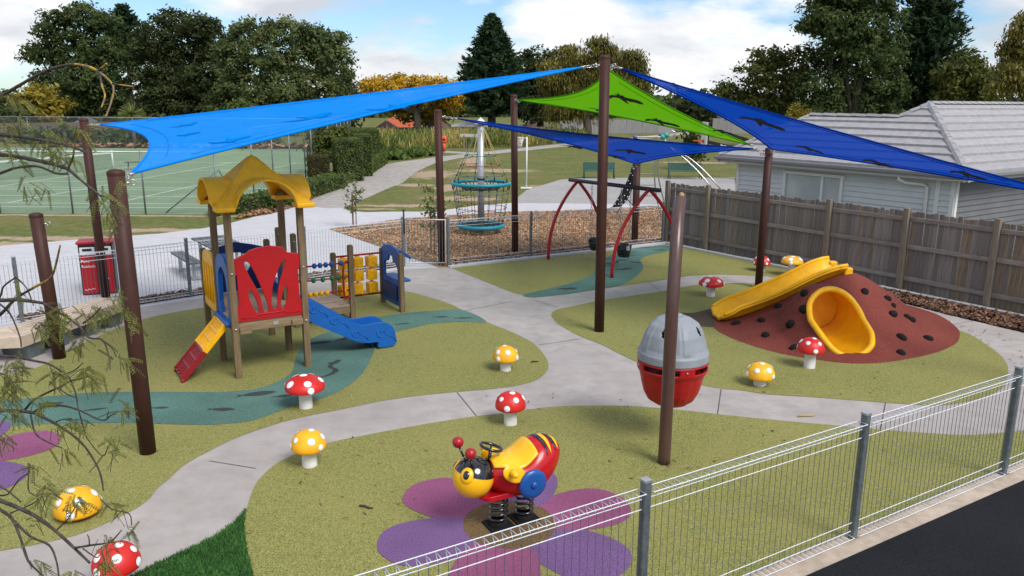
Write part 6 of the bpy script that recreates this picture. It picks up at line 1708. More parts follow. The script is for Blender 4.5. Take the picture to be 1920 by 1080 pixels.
M_RORG, M_RBRN, M_RPNK, M_RGRY, M_RRED = rc_('roof_orange', (.52, .115, .045)), rc_('roof_brown', (.13, .075, .06)), rc_('roof_pink', (.36, .22, .19)), rc_('roof_slate', (.12, .12, .125)), rc_('roof_red', (.16, .025, .02))
M_WCR, M_WWH, M_WBR = rc_('wall_cream', (.50, .46, .40)), rc_('wall_white', (.62, .61, .60)), rc_('wall_brick', (.30, .16, .11))
far_house(696, 792, 242, 112, 2.5, 2.5, 9, M_WWH, M_RORG, 'far house with bright orange tiled roof under the golden tree', 4, top=211)
far_house(694, 745, 244, 104, 2.0, 1.3, 5, M_WBR, M_RBRN, 'low brown roofed wing in front of the orange roofed house', 2, top=227)
far_house(786, 842, 243, 108, 2.6, 1.9, 8, M_WWH, M_RBRN, 'far brown roofed white house right of the golden tree', 3, top=215)
far_house(846, 915, 243, 110, 2.7, .6, 8, M_WCR, M_WWH, 'long pale flat roofed far building behind the rope climber', 3, top=227)
far_house(1056, 1112, 242, 120, 2.6, 1.7, 8, M_WWH, M_RPNK, 'far white house with pinkish roof beside the willow', 3, top=221)
far_house(1120, 1200, 241, 125, 2.2, .9, 8, rc_('wall_maroon', (.14, .022, .02)), M_RRED, 'far dark red shed behind the boundary fence', 2, top=227)
far_house(975, 1030, 241, 124, 2.5, 1.4, 8, M_WCR, M_RBRN, 'small far house between the conifer and the willow', 2, top=222)
far_house(98, 166, 256, 92, 2.6, 1.6, 8, M_WWH, M_RGRY, 'white house with slate roof beyond the tennis court', 3, top=221)
far_house(8, 62, 262, 88, 2.4, 1.4, 8, M_WWH, M_RGRY, 'grey roofed house at the far left behind the court', 2, top=232)
far_house(196, 240, 254, 92, 2.3, 1.0, 7, M_WWH, M_RGRY, 'small white building behind the blue sail corner', 2, top=236)
far_house(1352, 1372, 243, 150, 2.4, 1.8, 7, M_WWH, M_RGRY, 'tiny far house with white gable behind the grey fence', 1, hip=False)

# ------------------------------------------------------------------ trees
def leaf_mat(name, a, b, rand=.35, sc=.35):
    return mat(name, a, .6, b, nscale=sc, detail=5, lo=.38, hi=.62, island=rand, spec=.08, trans=(.22, tuple(min(1, x * 1.6) for x in b)))
LM = dict(
    gum=leaf_mat('leaf_gum', (.032, .054, .018), (.092, .122, .042)), gum2=leaf_mat('leaf_gum_olive', (.052, .078, .027), (.145, .170, .064)), dark=leaf_mat('leaf_dark', (.024, .036, .014), (.070, .086, .032)),
    con=leaf_mat('leaf_conifer', (.012, .028, .013), (.036, .062, .026)), gold=leaf_mat('leaf_gold', (.26, .16, .016), (.50, .31, .03)), goldg=leaf_mat('leaf_gold_green', (.14, .12, .018), (.32, .24, .035)),
    wil=leaf_mat('leaf_willow', (.080, .080, .020), (.19, .168, .045)), mid=leaf_mat('leaf_mid', (.040, .055, .014), (.110, .115, .030)), hedge=leaf_mat('leaf_hedge', (.045, .080, .018), (.125, .160, .042), sc=2.5),
    hedgeb=leaf_mat('leaf_hedge_brown', (.055, .040, .018), (.10, .095, .03), sc=2.5), corn=leaf_mat('leaf_corn', (.15, .15, .035), (.42, .35, .12), sc=.25), corng=leaf_mat('leaf_corn_green', (.045, .085, .018), (.12, .16, .04), sc=.4),
    sap=leaf_mat('leaf_sapling', (.05, .075, .018), (.13, .15, .04), sc=3), flax=leaf_mat('leaf_flax', (.09, .12, .03), (.20, .22, .07), sc=1), fern=leaf_mat('leaf_pinnate', (.095, .120, .020), (.215, .225, .055), sc=5))
M_BARK = mat('bark', (.045, .035, .028), .9, (.10, .08, .062), nscale=4, detail=7, bump=.5, bscale=8, stretch=(3, 3, .6))
M_BARKG = mat('bark_grey', (.11, .095, .08), .9, (.19, .17, .15), nscale=4, detail=7, bump=.5, bscale=8, stretch=(3, 3, .6))
def leaves(C, size, aspect, up=None, bias=None, rng=rng):
    """leaf quads round centres C; bias = preferred normal directions"""
    n = len(C); a = rng.normal(size=(n, 3)); 
    if bias is not None: a = a + bias * 1.3
    a /= np.linalg.norm(a, axis=1)[:, None] + 1e-9
    b = rng.normal(size=(n, 3))
    if up is not None: b = b * .35 + np.asarray(up)
    b -= a * (a * b).sum(1)[:, None]; b /= np.linalg.norm(b, axis=1)[:, None] + 1e-9
    c = np.cross(a, b)
    s = (size * rng.uniform(.6, 1.35, n))[:, None]
    l = b * s; w = c * s * aspect
    V = np.stack([C - l, C - w * .9 + l * .1, C + l, C + w * .9 + l * .1], 1).reshape(-1, 3)
    return V
def ellipsoid_pts(c, r, n, rng=rng, shell=.55):
    d = rng.normal(size=(n, 3)); d /= np.linalg.norm(d, axis=1)[:, None]
    q = rng.uniform(shell ** 3, 1, n) ** (1 / 3)
    return np.asarray(c) + d * q[:, None] * np.asarray(r), d
def tree(name, label, base, Y, lobes, m, trunk_r=.35, leaf=.42, dens=1.0, aspect=.55, droop=0, bark=None, group='background trees', clump=True, trunk=True, flat=1.0):
    """lobes: (px,py,rx_px,ry_px[,dY]) seen from the photograph's viewpoint, turned into metres at depth Y"""
    k = Y / FPX
    b = AT(base, 240, Y); o = empty(name, (b.x, b.y, 0), 0, label, 'tree', group); inv = np.array([b.x, b.y, 0])
    Vs = []; cs = []
    for lb in lobes:
        px, py, rx, ry = lb[:4]; dY = lb[4] if len(lb) > 4 else float(rng.uniform(-.5, .5)) * rx * k
        c = AT(px, py, Y + dY); R = np.array([rx * k, (rx + ry) / 2 * k * .9, ry * k]); cs.append((c, R))
        vol = rx * ry * .2844
        n = int(dens * 15.0 * rx * ry * (k / leaf) ** 2 / aspect)
        n = max(80, min(n, 22000))
        if clump:
            ncl = max(18, int(n / 40)); cc, dd = ellipsoid_pts(c, R * .95, ncl, shell=.35)
            idx = rng.integers(0, ncl, n); sz = leaf * 2.6
            P = cc[idx] + rng.normal(size=(n, 3)) * sz * np.array([.62, .62, .42]); D = dd[idx]
        else:
            P, D = ellipsoid_pts(c, R, n)
        Vs.append(leaves(P, leaf, aspect, bias=D + np.array([0, 0, .5]), up=(0, 0, -1.2) if droop else None))
        if droop:
            m2 = n // 2; P2, D2_ = ellipsoid_pts(c, R, m2, shell=.85); t = rng.uniform(0, 1, m2)[:, None] * droop * k * 60
            P2[:, 2] -= t[:, 0] * (D2_[:, 2] < .5)
            Vs.append(leaves(P2, leaf * .95, aspect * .5, up=(0, 0, -3.0), bias=D2_))
    V = np.vstack(Vs) - inv
    np_mesh('crown', V, np.arange(len(V)).reshape(-1, 4), m, o)
    if trunk:
        mb = MB(); low = min(c.z - R[2] * .3 for c, R in cs); top = Vector((0, 0, low * .8))
        mb.tube([(0, 0, 0), (trunk_r * .2, 0, low * .4), (0, .1, low * .85)], [trunk_r * 1.25, trunk_r, trunk_r * .8], 9)
        for c, R in cs:
            e = Vector((c.x - b.x, c.y - b.y, c.z)); mid = Vector((e.x * .45, e.y * .45, low * .8 + (e.z - low * .8) * .42))
            mb.tube([(0, .05, low * .72), mid, e], [trunk_r * .55, trunk_r * .36, trunk_r * .12], 6)
        mb.build('trunk', bark or M_BARK, o)
    return o
def conifer(name, label, base, Y, top_py, half_px, base_py, m, n_br=260, leaf=.5, trunk_r=.3, tilt=.35, prof=None, group='background trees'):
    k = Y / FPX; b = AT(base, 240, Y); zt = AT(base, top_py, Y).z; zb = AT(base, base_py, Y).z; R = half_px * k
    o = empty(name, (b.x, b.y, 0), 0, label, 'tree', group); Ps = []; Us = []
    for i in range(n_br):
        f = rng.uniform(0, 1) ** .8; z = zb + (zt - zb) * f; a = rng.uniform(0, 2 * math.pi)
        rr = R * ((1 - f) ** .62 if prof is None else prof(f)) * rng.uniform(.68, 1.12) + .15
        d = np.array([math.cos(a), math.sin(a), tilt * rng.uniform(.4, 1.3)]); npt = int(6 + 22 * rr / R)
        t = rng.uniform(.15, 1, npt)[:, None]; P = np.array([0, 0, z]) + d * t * rr + rng.normal(size=(npt, 3)) * leaf * .42 * (1.15 - t * .6)
        Ps.append(P); Us.append(np.repeat([d], npt, 0) * 1.5 + np.array([0, 0, .25]))
    P = np.vstack(Ps); U = np.vstack(Us); V = leaves(P, leaf, .34, up=U, bias=np.tile([0, -.3, .8], (len(P), 1)))
    np_mesh('crown', V, np.arange(len(V)).reshape(-1, 4), m, o)
    mb = MB(); mb.tube([(0, 0, 0), (0, 0, zt * .5), (0, 0, zt * .97)], [trunk_r * 1.2, trunk_r * .8, .04], 8); mb.build('trunk', M_BARK, o)
    return o
tree('gum_tree', 'tall dark gum tree at far left with ragged open crown', 155, 118, [(150, 30, 40, 22), (110, 52, 45, 28), (190, 40, 32, 24), (70, 100, 34, 20), (125, 100, 50, 35), (190, 92, 45, 42), (160, 150, 60, 38), (100, 150, 40, 22), (205, 160, 40, 40), (140, 195, 45, 26), (190, 210, 45, 22), (150, 228, 50, 16), (210, 230, 40, 16)], LM['gum'], .6, .28, .8)
conifer('pine_tree', 'dark star branched pine top rising between two gum trees', 252, 150, 12, 46, 130, LM['con'], 150, .75, .4, .45, prof=lambda f: (1 - f) ** .55)
tree('gum_tree', 'dense dark gum tree in the middle of the left group', 345, 116, [(330, 40, 45, 22), (375, 50, 40, 24), (290, 75, 42, 34), (345, 90, 60, 40), (400, 85, 38, 34), (275, 130, 40, 40), (330, 150, 60, 45), (390, 145, 50, 42), (300, 195, 55, 34), (370, 200, 60, 32), (420, 190, 40, 30), (300, 228, 60, 16), (380, 230, 60, 14)], LM['dark'], .6, .28, .8)
tree('gum_tree', 'broad olive gum tree with rounded billowing crown above the light blue sail', 560, 108, [(470, 58, 45, 24), (545, 62, 55, 26), (605, 80, 50, 30), (440, 105, 42, 36), (500, 110, 55, 38), (570, 115, 55, 38), (630, 120, 36, 36), (455, 160, 50, 34), (530, 170, 60, 34), (600, 165, 55, 34), (648, 165, 28, 28), (490, 205, 60, 26), (570, 210, 60, 24), (425, 195, 40, 26), (460, 230, 60, 14), (560, 232, 70, 12)], LM['gum2'], .6, .26, .8)
tree('golden_tree', 'round golden autumn tree above the orange roofed house', 782, 100, [(770, 160, 55, 20), (715, 165, 40, 20), (825, 165, 38, 20), (740, 182, 55, 20), (800, 185, 50, 22), (700, 190, 28, 18), (845, 188, 20, 16)], LM['gold'], .45, .22, 1.2)
tree('golden_tree', 'yellow green lower half of a rounded autumn tree behind the rope mast', 806, 102, [(760, 205, 50, 12), (820, 208, 40, 16), (790, 222, 40, 10)], LM['goldg'], .3, .27, 1.2)
tree('autumn_tree', 'small yellow tree beside the slate roofed house at left', 78, 100, [(75, 172, 24, 14), (60, 190, 30, 16), (90, 195, 30, 20), (75, 215, 36, 16)], LM['goldg'], .25, .34, 1.0)
conifer('fir_tree', 'tall dark fir tree left of the middle post', 922, 112, 30, 74, 224, LM['con'], 900, .42, .5, .34, prof=lambda f: min(1, .45 + (1 - f) * .9) * (1 - f) ** .42)
tree('dark_tree', 'dark rounded tree behind the willow', 1012, 120, [(1010, 112, 36, 24), (985, 140, 34, 30), (1020, 150, 34, 34), (990, 190, 36, 34), (1015, 205, 40, 26)], LM['dark'], .5, .28, .9)
tree('willow_tree', 'olive weeping willow behind the middle post', 1100, 92, [(1125, 92, 26, 20), (1070, 110, 32, 24), (1040, 140, 34, 28), (1150, 118, 34, 26), (1185, 120, 24, 24), (1100, 140, 45, 34), (1060, 170, 42, 32), (1160, 155, 40, 32), (1200, 160, 20, 24), (1110, 190, 50, 28), (1060, 205, 40, 18)], LM['wil'], .5, .24, 1.0, aspect=.35, droop=.35)
tree('round_tree', 'low dark bushy tree above the far end of the green sail', 1302, 118, [(1290, 195, 26, 14), (1310, 212, 32, 14), (1275, 215, 20, 12), (1325, 225, 22, 12)], LM['dark'], .3, .45, 1.0)
tree('plane_tree', 'loose light green tree left of the tall dark tree', 1445, 75, [(1440, 110, 36, 24), (1490, 118, 24, 26), (1415, 140, 34, 22), (1465, 150, 40, 26), (1360, 165, 22, 14), (1395, 180, 34, 18), (1450, 185, 44, 20), (1500, 165, 26, 26), (1380, 205, 40, 14), (1460, 212, 50, 14)], LM['mid'], .28, .22, .7)
tree('oak_tree', 'very tall dark evergreen tree above the house roof', 1595, 72, [(1570, -20, 60, 34), (1620, -10, 60, 36), (1530, 35, 40, 34), (1580, 40, 55, 42), (1640, 40, 52, 42), (1560, 95, 50, 38), (1620, 100, 55, 42), (1668, 100, 34, 40), (1540, 160, 50, 34), (1600, 165, 55, 36), (1660, 170, 45, 36), (1545, 205, 55, 22), (1625, 210, 60, 22)], LM['gum'], .45, .19, .8)
conifer('fir_tree', 'spiky dark fir right of the very tall tree', 1722, 76, -60, 72, 215, LM['con'], 800, .34, .4, .55, prof=lambda f: min(1, .5 + (1 - f)) * (1 - f) ** .3)
tree('garden_tree', 'brownish green rounded tree between the fir and the right edge', 1815, 64, [(1810, 118, 30, 22), (1790, 140, 34, 26), (1835, 145, 32, 26), (1800, 172, 40, 22), (1850, 175, 36, 20)], LM['mid'], .25, .2, 1.1)
tree('garden_tree', 'wispy olive tree leaning in at the right edge', 1925, 50, [(1912, 60, 18, 26), (1900, 95, 24, 22), (1925, 110, 30, 30), (1890, 130, 22, 18), (1915, 150, 36, 22), (1870, 165, 24, 14), (1930, 40, 20, 20)], LM['wil'], .2, .15, .7, aspect=.4, droop=.12)
tree('yellow_shrub', 'small yellow shrub behind the house roof', 1498, 62, [(1497, 213, 14, 11), (1492, 225, 16, 9)], LM['goldg'], .1, .2, 1.0)
tree('park_tree', 'small dark young tree behind the basketball hoop', 1300, 50, [(1300, 258, 14, 16), (1306, 288, 12, 12), (1296, 275, 10, 12)], LM['dark'], .05, .15, .8)
for i, (bx, lo_) in enumerate(((30, [(30, 225, 36, 16), (0, 235, 40, 16), (-60, 220, 60, 30)]), (230, [(215, 240, 40, 12), (260, 240, 30, 12), (300, 238, 40, 12)]), (470, [(450, 235, 40, 12), (520, 236, 50, 14), (400, 238, 40, 12)]), (650, [(645, 215, 22, 22), (668, 200, 16, 18), (650, 240, 26, 10)]))):
    tree('shrub', ('dark shrubs at the far left edge beyond the court', 'low dark shrub behind the blue sail corner', 'low dark shrub behind the far court fence', 'dark shrub left of the orange roofed house')[i], bx, 96, lo_, LM['dark'], .2, .42, .9, group='background shrubs')
for i, (x0, x1) in enumerate(((20, 100), (100, 180), (180, 300), (300, 420), (420, 510))):
    tree('shrub', ('first', 'second', 'third', 'fourth', 'fifth')[i] + ' clipped dark hedge bush from the left behind the court', (x0 + x1) / 2, 76, [((x0 + x1) / 2 + dx_, 262, (x1 - x0) * .32, 14) for dx_ in (-(x1 - x0) * .3, 0, (x1 - x0) * .3)], LM['dark'] if i % 2 else LM['gum'], .15, .3, .9, group='background shrubs')
tree('shrub', 'dark evergreen mass beyond the far houses at right', 1270, 170, [(1250, 232, 40, 10), (1300, 230, 40, 12), (1400, 228, 50, 14), (1350, 230, 40, 12), (1460, 225, 40, 18)], LM['gum'], .2, .7, .9, group='background shrubs')
# far-off belt of woods closing the horizon
Vs = []
for px_ in np.arange(-900, 2900, 34):
    Yw = float(rng.uniform(185, 260)); k = Yw / FPX; c = AT(px_ + rng.normal() * 8, 206 + rng.normal() * 3, Yw); R = np.array([34 * k, 20 * k, (20 + rng.uniform(0, 12)) * k])
    ncl = 26; cc, dd = ellipsoid_pts(c, R, ncl, shell=.5); idx = rng.integers(0, ncl, 420); P = cc[idx] + rng.normal(size=(420, 3)) * 1.5; P[:, 2] = np.maximum(P[:, 2], .3)
    Vs.append(leaves(P, 1.0, .6, bias=dd[idx] + np.array([0, 0, .4])))
V = np.vstack(Vs); tag(np_mesh('distant_woods', V, np.arange(len(V)).reshape(-1, 4), LM['gum']), 'far-off belt of dark trees along the horizon', kind='stuff')
# cabbage tree heads
def cabbage(px, py, Y, r_px, label):
    k = Y / FPX; b = AT(px, 240, Y); c = AT(px, py, Y); o = empty('cabbage_tree', (b.x, b.y, 0), 0, label, 'tree'); n = 220
    d = rng.normal(size=(n, 3)); d[:, 2] = np.abs(d[:, 2]) * .9 - .25; d /= np.linalg.norm(d, axis=1)[:, None]; R = r_px * k
    C = np.array([0, 0, c.z]); s = np.cross(d, rng.normal(size=(n, 3))); s /= np.linalg.norm(s, axis=1)[:, None]; w = .05 * R
    V = np.stack([C - s * w + d * 0, C + s * w + d * 0, C + d * R + s * w * .2 - np.array([0, 0, .18]) * R, C + d * R - s * w * .2 - np.array([0, 0, .18]) * R], 1).reshape(-1, 3)
    np_mesh('crown', V, np.arange(n * 4).reshape(-1, 4), LM['flax'], o)
    mb = MB(); mb.tube([(0, 0, 0), (0, 0, c.z)], [.18, .12], 8); mb.build('trunk', M_BARKG, o)
cabbage(250, 214, 74, 25, 'spiky cabbage tree head above the blue sail corner'); cabbage(120, 238, 74, 14, 'small spiky cabbage tree beyond the court')
tree('ball_tree', 'small clipped ball tree above the light blue sail', 453, 82, [(453, 202, 20, 13)], LM['hedge'], .12, .24, 1.2)

# ------------------------------------------------------------------ hedges
def hedge(name, corners, h, m, label, leaf=.06, dens=170, rad=.05):
    """clipped box hedge: base quad in metres"""
    P = [Vector(c) for c in corners]; cen = sum(P, Vector()) / len(P)
    o = empty(name, (cen.x, cen.y, 0), 0, label, 'hedge'); Vs = []
    mb = MB(); q = [Vector((p.x - cen.x, p.y - cen.y, 0)) * .93 for p in P]
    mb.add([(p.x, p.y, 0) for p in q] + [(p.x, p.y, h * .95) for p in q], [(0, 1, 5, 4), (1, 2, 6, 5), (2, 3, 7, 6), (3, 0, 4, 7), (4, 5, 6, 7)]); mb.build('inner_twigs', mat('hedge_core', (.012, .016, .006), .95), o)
    def face(a, b, c, d, nrm):
        A = ((b - a).cross(d - a)).length; n = int(A * dens); u, v = rng.uniform(size=(2, n)); a_, b_, c_, d_ = [np.array(x) for x in (a, b, c, d)]
        Q = (a_[None] * ((1 - u) * (1 - v))[:, None] + b_[None] * (u * (1 - v))[:, None] + c_[None] * (u * v)[:, None] + d_[None] * ((1 - u) * v)[:, None]) + rng.normal(size=(n, 3)) * rad * .5
        Q += np.array(nrm) * (rng.uniform(-.5, .6, n) * rad)[:, None]
        Vs.append(leaves(Q, leaf, .6, bias=np.tile(np.array(nrm), (n, 1))))
    L_ = [Vector((p.x - cen.x, p.y - cen.y, 0)) for p in P]; H_ = [p + Vector((0, 0, h)) for p in L_]
    for i in range(4):
        j = (i + 1) % 4; e = (L_[j] - L_[i]); nrm = Vector((e.y, -e.x, 0)).normalized()
        if nrm.dot((L_[i] + L_[j]) / 2) < 0: nrm = -nrm
        face(L_[i], L_[j], H_[j], H_[i], nrm)
    face(H_[0], H_[1], H_[2], H_[3], Vector((0, 0, 1)))
    V = np.vstack(Vs); np_mesh('foliage', V, np.arange(len(V)).reshape(-1, 4), m, o); return o
def hbox(pl, pr, d, dirv=(-.30, 1)):
    a, b = G(*pl), G(*pr); dv = Vector((dirv[0], dirv[1], 0)).normalized() * d; return [a, b, b + dv, a + dv]
hedge('box_hedge', hbox((632, 342), (682, 340), 2.2), 2.15, LM['hedge'], 'tall clipped square hedge block beside the gravel path', .05, 330, .03)
hedge('box_hedge', hbox((672, 332), (699, 331), 2.2), 2.25, LM['hedge'], 'clipped hedge block just behind the tallest one', .05, 300, .03)
hedge('box_hedge', hbox((668, 316), (713, 313), 3), 2.3, LM['hedge'], 'farthest clipped hedge block by the bend of the path', .055, 240, .03)
hedge('box_hedge', hbox((581, 344), (619, 343), 1.5), 1.35, LM['hedgeb'], 'small brown tinged hedge cube in front of the netting', .05, 330, .03)
a_, b_ = G(395, 408), G(548, 389)
hedge('low_hedge', [a_, b_, b_ + Vector((-.35, 1.0, 0)), a_ + Vector((-.35, 1.0, 0))], .55, LM['hedge'], 'low clipped hedge behind the amber tower roof', .06, 230)
a_, b_ = G(520, 395), G(652, 350)
hedge('low_hedge', [a_, b_, b_ + Vector((-1.0, .2, 0)), a_ + Vector((-1.0, .2, 0))], .62, LM['hedge'], 'low clipped hedge running along the gravel path to the tall blocks', .06, 200)
a_, b_ = G(695, 328), G(726, 307)
hedge('low_hedge', [a_, b_, b_ + Vector((-1.1, .2, 0)), a_ + Vector((-1.1, .2, 0))], .8, LM['hedge'], 'low hedge in front of the corn patch', .08, 130)
tree('garden_shrub', 'tall loose shrub behind the hedge cube under the light blue sail', 622, 46, [(610, 255, 26, 22), (636, 250, 18, 18), (590, 270, 18, 20), (625, 285, 22, 20), (600, 295, 16, 14), (640, 275, 12, 16)], LM['sap'], .06, .11, .75, group='garden shrubs')
# ------------------------------------------------------------------ corn and garden rows
cp_poly = [(p.x, p.y) for p in [G(690, 297), G(760, 295), G(800, 283), G(850, 279), G(990, 277), G(1100, 266), G(1100, 259), G(960, 258), G(700, 261)]]
Q = scatter(cp_poly, 4200); n = len(Q); rep = 5
B = np.repeat(Q, rep, 0); n2 = len(B); z0 = rng.uniform(.05, 1.3, n2); hgt = np.repeat(rng.uniform(.9, 1.5, n), rep)
P = np.stack([B[:, 0], B[:, 1], z0 * hgt / 1.9], 1); a = rng.uniform(0, 2 * math.pi, n2); d = np.stack([np.cos(a) * .45, np.sin(a) * .45, rng.uniform(.6, 1.3, n2)], 1); s = np.stack([-np.sin(a), np.cos(a), np.zeros(n2)], 1) * .045; L_ = rng.uniform(.25, .55, n2)[:, None]
V = np.stack([P - s, P + s, P + d * L_ + s * .4, P + d * L_ - s * .4], 1)
rows = (np.repeat(rng.uniform(size=n), rep) + .35 * np.sin(B[:, 0] * .8)) > .42
for m_, msk, lb in ((LM['corn'], rows, 'dense yellowing corn stalks in the community garden'), (LM['corng'], ~rows, 'green leafy plants among the corn in the community garden')):
    Vm = V[msk].reshape(-1, 3); tag(np_mesh('corn_patch' if m_ is LM['corn'] else 'garden_plants', Vm, np.arange(len(Vm)).reshape(-1, 4), m_), lb, kind='stuff')
sq = scatter([(p.x, p.y) for p in [G(706, 303), G(760, 300), G(825, 291), G(825, 286), G(750, 293), G(706, 296)]], 900); n = len(sq)
P = np.stack([sq[:, 0], sq[:, 1], rng.uniform(.1, .6, n)], 1); V = leaves(P, .26, .8, bias=np.tile([0, -.2, 1.], (n, 1))); tag(np_mesh('squash_plants', V, np.arange(len(V)).reshape(-1, 4), LM['corng']), 'low broad leaved garden plants in front of the corn', kind='stuff')
# ------------------------------------------------------------------ saplings
def sapling(p, h, label, seed, n=240):
    b = G(*p); o = empty('sapling', (b.x, b.y, 0), 0, label, 'young tree', 'staked saplings'); r = np.random.default_rng(seed)
    mb = MB(); mb.tube([(0, 0, 0), (.02, 0, h * .5), (-.02, 0, h)], [.018, .014, .006], 6); tw_ = []
    for i in range(16):
        z = h * r.uniform(.3, .98); a = r.uniform(0, 6.28); l = .42 * h / 1.9 * r.uniform(.5, 1); e = (math.cos(a) * l, math.sin(a) * l, z + l * .5); tw_.append(((0, 0, z), e)); mb.tube([(0, 0, z), e], [.008, .003], 4)
    mb.build('trunk', M_BARKG, o)
    P = np.array([np.array(s_) + (np.array(e_) - np.array(s_)) * r.uniform(.2, 1.1) for s_, e_ in [tw_[r.integers(0, 16)] for _ in range(n)]]) + r.normal(size=(n, 3)) * .05
    V = leaves(P, .055, .5, rng=r); np_mesh('crown', V, np.arange(len(V)).reshape(-1, 4), LM['sap'], o)
    mb = MB(); mb.box((-.09, -.03, h * .34), (.045, .045, h * .68)); mb.build('stake', M_TIM, o)
    mb = MB(); mb.tube([(.06 * math.cos(t) - .03, .05 * math.sin(t), h * .5) for t in np.linspace(0, 6.28, 13)[:-1]], .008, 4, closed=True); mb.build('tie', M_TEALP, o)
sapling((668, 428), 1.75, 'staked sapling on the plaza left of the chip bed', 1, 330); sapling((815, 478), 1.95, 'staked sapling half hidden by the brown post at the gate', 2, 300)

# ------------------------------------------------------------------ overhanging tree in the left foreground
ft = empty('overhanging_tree', (-4.1, 3.9, 0), 0, 'thin branching tree with small feathery leaves and orange lichen overhanging the left edge', 'tree'); fi = Matrix.Translation((4.1, -3.9, 0))
M_FBARK = mat('branch_bark', (.030, .021, .018), .85, (.085, .066, .052), nscale=22, detail=6, bump=.5, bscale=60)
M_LICH = mat('branch_lichen', (.16, .12, .08), .9, (.50, .27, .02), nscale=30, detail=5, lo=.45, hi=.6)
BRS = [  # (points px, start radius px, end radius px, depth start, depth end, lichen)
    ([(-60, 225), (0, 182), (37, 160), (77, 137), (123, 122), (157, 123), (183, 133), (207, 153), (213, 170), (207, 197), (198, 220)], 3.2, 1.4, 3.7, 3.3, 1), ([(183, 133), (187, 140), (192, 163), (197, 180), (190, 203)], 2.4, 1.3, 3.4, 3.3, 1), ([(211, 157), (230, 160), (249, 162)], 1.8, 1.2, 3.35, 3.3, 1), ([(183, 134), (192, 127), (200, 119)], 2.6, 1.6, 3.4, 3.35, 1),
    ([(-60, 246), (0, 252), (43, 257), (100, 267), (133, 275), (162, 286)], 3.6, 2, 3.6, 3.3, 0), ([(-60, 280), (0, 290), (50, 297), (100, 308), (127, 317), (143, 330), (167, 350), (190, 368)], 4.6, 2, 3.7, 3.2, 0), ([(-40, 338), (0, 325), (30, 315), (70, 312), (105, 325), (127, 326)], 2.8, 1.8, 3.7, 3.4, 0),
    ([(127, 317), (137, 295), (140, 272), (152, 245)], 2.2, 1.2, 3.4, 3.3, 1), ([(-60, 555), (0, 563), (33, 562), (80, 568)], 4.2, 3.2, 3.5, 3.3, 0), ([(-40, 615), (0, 590), (30, 560), (67, 537), (93, 523), (103, 503), (113, 460)], 3.6, 1.6, 3.5, 3.2, 1), ([(-20, 580), (0, 557), (7, 537), (30, 520)], 2, 1.4, 3.6, 3.4, 0), ([(30, 520), (50, 540), (63, 573)], 1.6, 1, 3.4, 3.3, 0),
    ([(0, 570), (20, 590), (37, 630), (40, 650)], 2, 1.2, 3.5, 3.3, 0), ([(80, 568), (113, 587), (147, 610), (167, 633), (192, 637), (203, 663), (207, 693)], 2.8, 1, 3.3, 3.0, 0), ([(192, 637), (208, 650), (218, 668)], 1.3, .9, 3.1, 3.0, 0), ([(156, 606), (175, 592), (190, 575)], 1.6, 1, 3.2, 3.1, 0),
    ([(-60, 662), (0, 667), (33, 670), (67, 677), (93, 683), (124, 702), (133, 714)], 2.8, 1.6, 3.5, 3.2, 0), ([(38, 771), (47, 768), (62, 751), (89, 736), (118, 723), (133, 714), (156, 709), (176, 700)], 2.6, 1.2, 3.4, 3.1, 0), ([(118, 703), (140, 694), (156, 680)], 1.4, .9, 3.2, 3.1, 0), ([(110, 728), (128, 740), (142, 745)], 1.3, .9, 3.2, 3.1, 0), ([(133, 714), (142, 738), (147, 767)], 1.6, 1.2, 3.2, 3.1, 0),
    ([(-80, 775), (0, 770), (38, 771), (62, 774), (80, 782), (102, 793), (133, 813), (158, 836), (178, 866), (189, 891), (194, 919)], 4, 1.4, 3.4, 2.9, 0), ([(62, 773), (80, 764), (93, 761), (120, 761), (151, 770), (191, 788), (209, 778), (227, 771)], 2.6, 1, 3.3, 3.0, 0), ([(201, 782), (204, 770)], 1.2, .8, 3, 3, 0), ([(102, 793), (115, 787), (135, 785)], 1.6, 1, 3.2, 3.1, 0),
    ([(147, 767), (156, 799), (164, 822), (192, 855), (203, 836)], 1.5, .9, 3.1, 2.9, 0), ([(192, 855), (180, 872), (167, 886)], 1.3, .8, 2.95, 2.9, 0), ([(58, 778), (67, 813), (92, 830), (117, 840)], 2, 1, 3.2, 3.0, 0), ([(-80, 905), (0, 938), (28, 949), (69, 969), (106, 997), (142, 1030), (168, 1055)], 5, 2.4, 3.1, 2.7, 0), ([(142, 1027), (172, 1022), (206, 1016), (228, 994)], 2.6, 1.2, 2.75, 2.6, 0),
    ([(168, 1023), (167, 1010), (164, 1002)], 1.4, .9, 2.7, 2.7, 0), ([(106, 994), (128, 972), (147, 941)], 1.5, .9, 2.85, 2.8, 0), ([(-60, 915), (0, 955), (22, 972), (36, 1002), (50, 1044), (58, 1058), (83, 1082)], 3.6, 1.8, 3.1, 2.7, 0), ([(22, 972), (56, 1005), (92, 1022), (106, 1052), (111, 1085)], 2.6, 1.6, 3.0, 2.7, 0), ([(-20, 895), (0, 911), (17, 922), (39, 941)], 2.2, 1.4, 3.1, 3.0, 0),
    ([(-10, 927), (14, 927), (36, 899), (56, 886)], 1.8, 1.2, 3.1, 3.0, 0), ([(56, 869), (53, 916), (67, 930)], 1.6, 1, 3.0, 2.9, 0), ([(189, 936), (211, 955), (242, 963), (247, 985)], 1.4, 1, 2.8, 2.7, 0), ([(20, 962), (60, 945), (80, 930)], 1.6, 1, 3.0, 2.9, 0), ([(155, 1028), (180, 1045), (188, 1040)], 1.4, .9, 2.75, 2.7, 0), ([(-50, 705), (0, 700), (20, 712), (30, 735), (20, 760)], 2, 1.2, 3.4, 3.3, 0)]
bl_pts = []
br = MB(); bli = MB()
